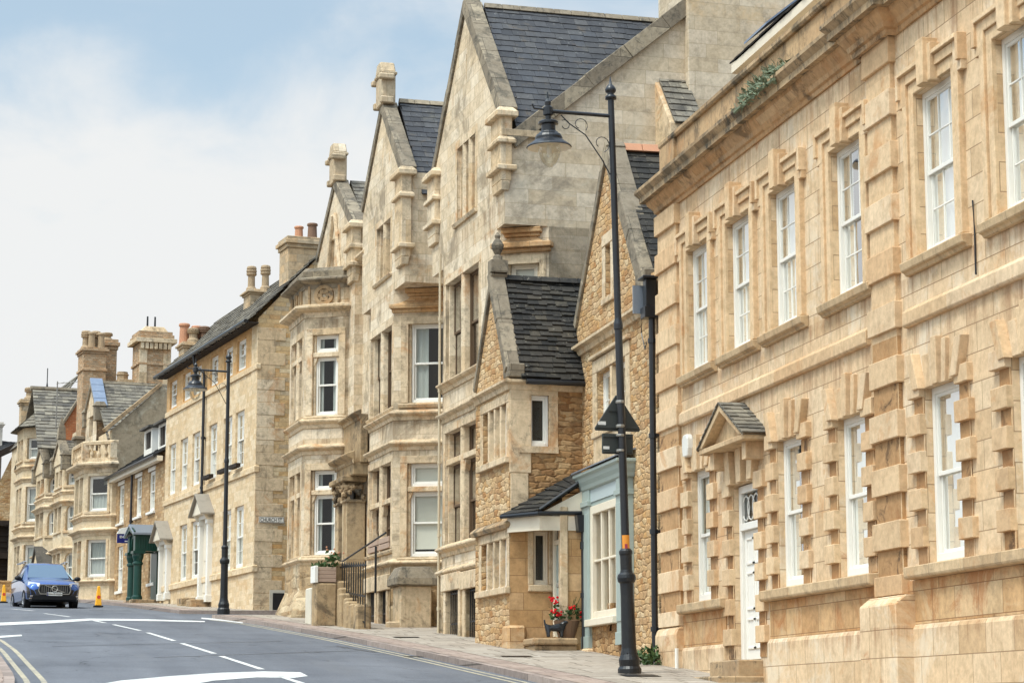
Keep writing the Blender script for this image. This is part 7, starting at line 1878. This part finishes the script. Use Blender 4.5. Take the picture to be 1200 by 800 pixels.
    text('lettering', 'FX19 KLD', npl, fr, -.02, .074, z+.497, .42, .07, 'black')
    m = MB(fr)
    for e in (-1, 1): m.box(*sorted((e*.5, e*.93)), -.6, -.55, z+.1, z+.3)
    return T
car()

# ------------------------------------------------------------------ no-waiting cones
M['cone'] = paint('yellow_cone', rgb(236, 170, 44), .5, .2, rgb(170, 110, 40), .3); M['coneblue'] = paint('cone_symbol_red', rgb(196, 50, 40), .5, .1)
def cone(label, px, py, sc=1.):
    c = gnd(px, py, .1 if px > 100 else 0); z = c.z; fr = F(c.x, c.y, 95)
    T = thing('traffic_cone', label, 'traffic cone', fr, 0, 0, z, 'yellow no-waiting cones')
    m = MB(fr); m.box(-.16, .16, -.15, .15, z, z+.05); m.build('base', M['tyre'], T, .015)
    m = MB(fr); m.frust(-.11, .11, -.1, .1, z+.05, z+.72, .065, .06); m.build('cone_body', M['cone'], T, .02)
    m = MB(fr)
    zc = z+.34; R = .06; n = 20
    for i in range(n):
        t0, t1 = 2*math.pi*i/n, 2*math.pi*(i+1)/n
        f = lambda r, t: (r*math.cos(t), .102-.06*(zc+r*math.sin(t)-z-.05)/.65+.004, zc+r*math.sin(t))
        m.poly([f(R, t0), f(R, t1), f(.0, t1)] if i % 5 else [f(R, t0), f(R, t1), f(.02, t1)])
    m.build('symbol', M['coneblue'], T)
    return T
cone('yellow no-waiting cone on the pavement edge to the right of the blue car', 115, 711)
cone('yellow no-waiting cone cut by the left edge, left of the blue car', 4, 706)
cone('yellow no-waiting cone mostly hidden behind the blue car', 45, 706.5)

# ------------------------------------------------------------------ pots, plants, railings, posts
def flower_pot():
    y = 46.1; p = ray(664, 748); k = y/p.y; x = p.x*k; z = gz(45.9)+.38
    fr = F(x, y, 90)
    T = thing('flower_pot', 'round brown pot of red geraniums on the step by the porch', 'flower pot', fr, 0, 0, z)
    m = MB(fr); m.lathe(0, 0, [(.17, z), (.2, z+.1), (.25, z+.28), (.27, z+.36), (.25, z+.37), (.22, z+.3)], 18); m.build('pot', M['earthen'], T)
    m = MB(fr); leaves(m, (0, 0, z+.5), 240, (.2, .16, .09), .11); 
    for _ in range(16): a = RN.uniform(0, 6.28); r = RN.uniform(.1, .45); m.tube([(0, 0, z+.35), (r*.5*math.cos(a), r*.5*math.sin(a), z+.55), (r*math.cos(a), r*.6*math.sin(a), z+.6+RN.uniform(0, .25))], .006, 4)
    m.build('foliage', M['leaf'], T)
    m = MB(fr); m2 = MB(fr)
    for u, h in ((-.36, .8), (-.27, .72), (.05, .6), (.3, .5), (.48, .66), (-.2, .52), (-.3, .56)):
        for _ in range(9): c = (-u+RN.gauss(0, .035), .18+RN.gauss(0, .05), z+h+RN.gauss(0, .035)); (m2 if u > .45 else m).blob(c, .03, .03, .025, 5, 3, .3)
    m.build('flower', M['red'], T); m2.build('flower', M['pink'], T)
flower_pot()
def dog():
    y = 45.9; p = ray(650, 757); k = y/p.y; x = p.x*k; z = gz(45.9)+.38
    fr = F(x, y, 90)
    me = bpy.data.meshes.new('dog_figurine')
    B = {'b0': (.14, 0, .2, .075), 'b1': (0, 0, .2, .07), 'b2': (-.15, .0, .21, .085), 'n': (-.2, .02, .29, .05), 'h': (-.22, .03, .34, .06), 'm': (-.28, .06, .32, .03), 't1': (.2, 0, .27, .025), 't2': (.22, 0, .38, .018)}
    E_ = [('b0', 'b1'), ('b1', 'b2'), ('b2', 'n'), ('n', 'h'), ('h', 'm'), ('b0', 't1'), ('t1', 't2')]
    for i, (u, o) in enumerate(((.14, .05), (.14, -.05), (-.14, .05), (-.14, -.05))):
        B['k%d' % i] = (u, o, .1, .03); B['f%d' % i] = (u-.01, o+.01, .015, .028); E_ += [('b0' if u > 0 else 'b2', 'k%d' % i), ('k%d' % i, 'f%d' % i)]
    ks = list(B); me.from_pydata([V(B[k][:3]) for k in ks], [(ks.index(a), ks.index(b)) for a, b in E_], [])
    ob = bpy.data.objects.new('dog_figurine', me); COL.objects.link(ob)
    md = ob.modifiers.new('skin', 'SKIN'); 
    for i, k in enumerate(ks): me.skin_vertices[0].data[i].radius = (B[k][3], B[k][3]); me.skin_vertices[0].data[i].use_root = k == 'b1'
    ob.modifiers.new('sub', 'SUBSURF').levels = 1
    me.materials.append(M['black'])
    dg = bpy.context.evaluated_depsgraph_get(); bpy.context.view_layer.update(); dg = bpy.context.evaluated_depsgraph_get()
    m2 = bpy.data.meshes.new_from_object(ob.evaluated_get(dg)); ob.modifiers.clear(); ob.data = m2
    if not m2.materials: m2.materials.append(M['black'])
    ob.location = fr.w(0, 0, z); ob.rotation_euler = (0, 0, fr.rot())
    tag(ob, 'small black dog ornament with its tail up, on the step left of the flower pot', 'ornament')
dog()
def weed(name, label, c, n, spread, size, grey=False, trail=False):
    m = MB(WORLD)
    if trail:
        m.tube([(c[0], c[1]-spread*2, c[2]-.02), (c[0]+.02, c[1], c[2]+.03), (c[0], c[1]+spread*2, c[2]-.02)], .03, 5)
        for _ in range(n):
            b = V(c)+V((RN.uniform(-.03, .03), max(-1.9, min(1.9, RN.gauss(0, 1)))*spread, RN.uniform(-.03, .03))); a = RN.uniform(0, 6.28)
            blade(m, tuple(b), tuple(b+V((RN.uniform(-.35, .1), RN.uniform(-.5, .5), RN.uniform(-.25, .45)))*size), .012)
        m.sep() if 0 else None; [leaves(m, (c[0], c[1]+q*spread, c[2]), n//4, (.05, .12, .06), size*.2) for q in (-1.5, -.9, -.5, -.1, .2, .6, 1.1, 1.6)]
    else: leaves(m, c, n, spread, size); [m.tube([(c[0], c[1], c[2]-spread[2]*2), (c[0]+RN.gauss(0, spread[0]), c[1]+RN.gauss(0, spread[1]), c[2]+RN.uniform(0, spread[2]))], .006, 4) for _ in range(8)]
    tag(m.build(name, M['leaf_grey' if grey else 'leaf'], None), label, 'plant')
u, z_ = FR.uz(765, 780, .25); p = FR.w(u, .3, 0); weed('weed', 'bushy green weed at the foot of the black downpipe between shop and townhouse', (p.x, p.y, gz(p.y)+.24), 320, (.14, .24, .11), .1)
u, z_ = FR.uz(893, 92, .1); p = FR.w(u, .06, z_-.1); weed('weed', 'straggly grey green weed sprouting from the parapet of the townhouse', tuple(p), 130, .6, .6, True, True)
u, z_ = FR.uz(885, 113, .4); p = FR.w(u, .42, z_+.02); weed('weed', 'small trailing weed on the townhouse cornice below the larger parapet weed', tuple(p), 40, .5, .45, True, True)
def planter():
    q = FM.uz(383, 680, 1.4); u0 = FM.uz(397, 680, 1.4)[0]; u1 = FM.uz(376, 680, 1.4)[0]; u0, u1 = sorted((u0, u1)); z1 = zz(384, 670, 1.4); z0 = zz(384, 687, 1.4)
    T = thing('planter_box', 'pinkish wooden planter box with green plants on the garden wall beside the octagonal bay', 'planter', FM, (u0+u1)/2, 1.4, z0)
    p = FM.at2(394, 680, 1.6); cr = F(p.x, p.y, 97); w = -.5
    m = MB(cr)
    for k in range(4): h = (z1-z0)/4; m.box(0, -w, -.4, 0, z0+h*k+.004, z0+h*(k+1), RN.random())
    m.build('box', M['timber'], T, .008)
    m = MB(cr); m.box(-w+.001, -w+.1, -.42, .03, z0-.02, z1+.03); m.build('end_post', M['white'], T, .01)
    m = MB(cr); leaves(m, (-w*.6, -.2, z1+.04), 110, (.16, .1, .04), .11); leaves(m, (.05, -.3, z1+.2), 60, (.1, .12, .13), .14); m.build('plant', M['leaf'], T)
    m = MB(cr)
    for _ in range(10): m.blob((.05+RN.gauss(0, .12), -.2, z1+.4+RN.gauss(0, .08)), .03, .03, .03, 5, 3, .2)
    m.build('flower', M['terra'], T)
    m = MB(cr); m.box(-.02, -w+.06, -.42, .015, gz(p.y)-.3, z0-.02); tag(m.build('garden_pier', M['gothic_worn'], None, .04), 'dark mossy stone pier carrying the wooden planter box', 'wall')
    return u0, u1, z0
pu0, pu1, pz0 = planter()
def garden():
    f = FM
    # white stone post, low walls and iron railing of the forecourt
    u = f.uz(361, 730, 2.0)[0]; zg = gz_f(f, u, 2.0); zt = zz(361, 689, 2.0)
    m = MB(f); m.box(u-.35, u+.35, 1.8, 2.02, zg-.2, zt); tag(m.build('gate_post', M['white_stone'], None, .03), 'whitewashed stone gate post in front of the octagonal bay', 'gate post')
    m = MB(f); a = f.uz(412, 735, 1.7)[0]; b = u-.5
    n = 9
    for k in range(n):
        x0 = a+(b-a)*k/n; x1 = a+(b-a)*(k+1)/n; t = k/(n-1); h = .75+1.0*t*t+(.3 if k == 7 else 0); m.box(x0, x1, 1.2+RN.uniform(-.05, .05), 1.62+RN.uniform(-.05, .05), gz_f(f, x0)-.4, gz_f(f, x0, 1.6)+h)
    tag(m.build('garden_wall', M['gothic_worn'], None, .05), 'stepped mossy stone wall below the iron railing between the two bays', 'wall')
    a = f.uz(428, 700, 1.4)[0]; b = f.uz(388, 700, 1.4)[0]
    T = thing('railing', 'black iron railing sloping down beside the entrance steps between the two bays', 'railing', f, (a+b)/2, 1.4, gz_f(f, a))
    m = MB(f); zA, zB = zz(428, 735, 1.4), zz(388, 712, 1.4); tA, tB = zz(428, 664, 1.4), zz(388, 664, 1.4)
    n = 15
    for k in range(n+1): t = k/n; u = a+(b-a)*t; m.tube([(u, 1.4, zA+(zB-zA)*t), (u, 1.4, tA+(tB-tA)*t)], .016, 6); m.lathe(u, 1.4, [(.016, tA+(tB-tA)*t), (.03, tA+(tB-tA)*t+.04), (.004, tA+(tB-tA)*t+.14)], 6)
    m.build('baluster', M['iron'], T)
    m = MB(f)
    for fr_ in (.02, .45, .97): m.beam((a, 1.4, zA+(tA-zA)*fr_+.1), (b, 1.4, zB+(tB-zB)*fr_-.0), .03, .05)
    m.build('rail', M['iron'], T)
    m = MB(f); m.tube([(a-.1, .9, zz(428, 632, .9)), (b+.6, 1.2, zz(398, 662, 1.2))], .025, 6); m.tube([(a+.6, 1, zz(415, 700, 1)), (a+.6, 1, zz(415, 648, 1))], .03, 6); m.build('handrail', M['iron'], T)
garden()
def aerial(label, px, y0, y1, fr, off, kind):
    u, z0 = fr.uz(px, y1, off); z1 = fr.uz(px, y0, off)[1]
    T = thing('tv_aerial', label, 'aerial', fr, u, off, z0)
    m = MB(fr); m.tube([(u, off, z0-.3), (u, off, z1)], .03, 6); m.build('mast', M['alu' if kind else 'iron'], T)
    m = MB(fr); L = 1.6
    if kind:
        m.tube([(u, off, z1-.1), (u-.2, off-L, z1+.1)], .02, 5)
        for k in range(7): q = k/6; m.tube([(u-.2*q-.25, off-L*q, z1-.1+.2*q), (u-.2*q+.25, off-L*q, z1-.1+.2*q)], .012, 5)
    else: m.lathe(u, off, [(.12, z0-.3), (.05, z0+.3), (.02, z0+.5)], 8)
    m.build('antenna', M['alu' if kind else 'iron'], T)
aerial('tall thin mast with a bar antenna above the gabled bays of the far terrace', 65.5, 448, 502, FT, .4, 1)
aerial('thin spike on the ridge of the far terrace roof', 55, 432, 456, FT, -4.6, 0)
# ------------------------------------------------------------------ sky and light: bright broken cloud, soft sun from behind the camera's left
SUN_EL, SUN_AZ = 60., 240.            # azimuth of the sun, clockwise from +Y
w = bpy.data.worlds.new('World'); SC.world = w; w.use_nodes = True
t = w.node_tree; t.nodes.clear()
out = t.nodes.new('ShaderNodeOutputWorld'); bg = t.nodes.new('ShaderNodeBackground'); t.links.new(bg.outputs[0], out.inputs[0])
sky = t.nodes.new('ShaderNodeTexSky'); sky.sky_type = 'NISHITA'; sky.sun_disc = False
sky.sun_elevation = R_(SUN_EL); sky.sun_rotation = R_(SUN_AZ); sky.air_density = 1.; sky.dust_density = 2.; sky.ozone_density = 2.
tc = t.nodes.new('ShaderNodeTexCoord'); sp = t.nodes.new('ShaderNodeSeparateXYZ'); t.links.new(tc.outputs['Generated'], sp.inputs[0])
mp = t.nodes.new('ShaderNodeMapping'); mp.inputs['Scale'].default_value = (1, 1, 1.9); mp.inputs['Location'].default_value = CLOUD_OFF = (3.1, .4, 1.7); t.links.new(tc.outputs['Generated'], mp.inputs[0])
nz = t.nodes.new('ShaderNodeTexNoise'); nz.inputs['Scale'].default_value = 6.5; nz.inputs['Detail'].default_value = 9; nz.inputs['Roughness'].default_value = .52; nz.inputs['Distortion'].default_value = .35; t.links.new(mp.outputs[0], nz.inputs['Vector'])
# more cloud low down, thinner veil higher up
el = t.nodes.new('ShaderNodeMapRange'); el.inputs['From Min'].default_value = .17; el.inputs['From Max'].default_value = .30; el.inputs['To Min'].default_value = .34; el.inputs['To Max'].default_value = -.12; t.links.new(sp.outputs['Z'], el.inputs[0])
ad = t.nodes.new('ShaderNodeMath'); ad.operation = 'ADD'; t.links.new(nz.outputs['Fac'], ad.inputs[0]); t.links.new(el.outputs[0], ad.inputs[1])
mr = t.nodes.new('ShaderNodeMapRange'); mr.interpolation_type = 'SMOOTHSTEP'; mr.inputs['From Min'].default_value = .40; mr.inputs['From Max'].default_value = .66; mr.inputs['To Min'].default_value = .34; t.links.new(ad.outputs[0], mr.inputs[0])
mx = t.nodes.new('ShaderNodeMix'); mx.data_type = 'RGBA'; t.links.new(mr.outputs[0], mx.inputs[0])
tint = t.nodes.new('ShaderNodeMix'); tint.data_type = 'RGBA'; tint.blend_type = 'MULTIPLY'; tint.inputs[0].default_value = 1; tint.inputs[7].default_value = (.86, 1.05, .97, 1); t.links.new(sky.outputs[0], tint.inputs[6]); t.links.new(tint.outputs[2], mx.inputs[6]); mx.inputs[7].default_value = (4.75, 4.82, 4.82, 1)
# added sky glow round the unseen sun, a broad soft light behind the camera
_a, _e = R_(SUN_AZ), R_(SUN_EL)
dt = t.nodes.new('ShaderNodeVectorMath'); dt.operation = 'DOT_PRODUCT'; t.links.new(tc.outputs['Generated'], dt.inputs[0]); dt.inputs[1].default_value = (math.sin(_a)*math.cos(_e), math.cos(_a)*math.cos(_e), math.sin(_e))
gl = t.nodes.new('ShaderNodeMapRange'); gl.interpolation_type = 'SMOOTHSTEP'; gl.inputs['From Min'].default_value = .1; gl.inputs['From Max'].default_value = 1.; gl.inputs['To Min'].default_value = 1.; gl.inputs['To Max'].default_value = 1.5; t.links.new(dt.outputs['Value'], gl.inputs[0])
ov = t.nodes.new('ShaderNodeMapRange'); ov.inputs['From Min'].default_value = .3; ov.inputs['From Max'].default_value = 1.; ov.inputs['To Min'].default_value = 1.; ov.inputs['To Max'].default_value = 2.1; t.links.new(sp.outputs['Z'], ov.inputs[0])   # overcast: brighter overhead
gm = t.nodes.new('ShaderNodeMath'); gm.operation = 'MULTIPLY'; t.links.new(gl.outputs[0], gm.inputs[0]); t.links.new(ov.outputs[0], gm.inputs[1])
sc_ = t.nodes.new('ShaderNodeVectorMath'); sc_.operation = 'SCALE'; t.links.new(mx.outputs[2], sc_.inputs[0]); t.links.new(gm.outputs[0], sc_.inputs['Scale'])
t.links.new(sc_.outputs[0], bg.inputs[0]); bg.inputs[1].default_value = .1
sl = bpy.data.lights.new('sun', 'SUN'); sl.energy = 1.35; sl.angle = R_(15); sl.color = (1., .965, .92)
so = bpy.data.objects.new('sun', sl); COL.objects.link(so)
a, e = R_(SUN_AZ), R_(SUN_EL); d = V((math.sin(a)*math.cos(e), math.cos(a)*math.cos(e), math.sin(e)))
so.rotation_euler = (-d).to_track_quat('-Z', 'Y').to_euler()
SC.render.engine = 'CYCLES'
SC.view_settings.view_transform = 'Standard'; SC.view_settings.look = 'None'; SC.view_settings.exposure = .88; SC.view_settings.gamma = 1
SC.cycles.max_bounces = 8; SC.cycles.transparent_max_bounces = 12
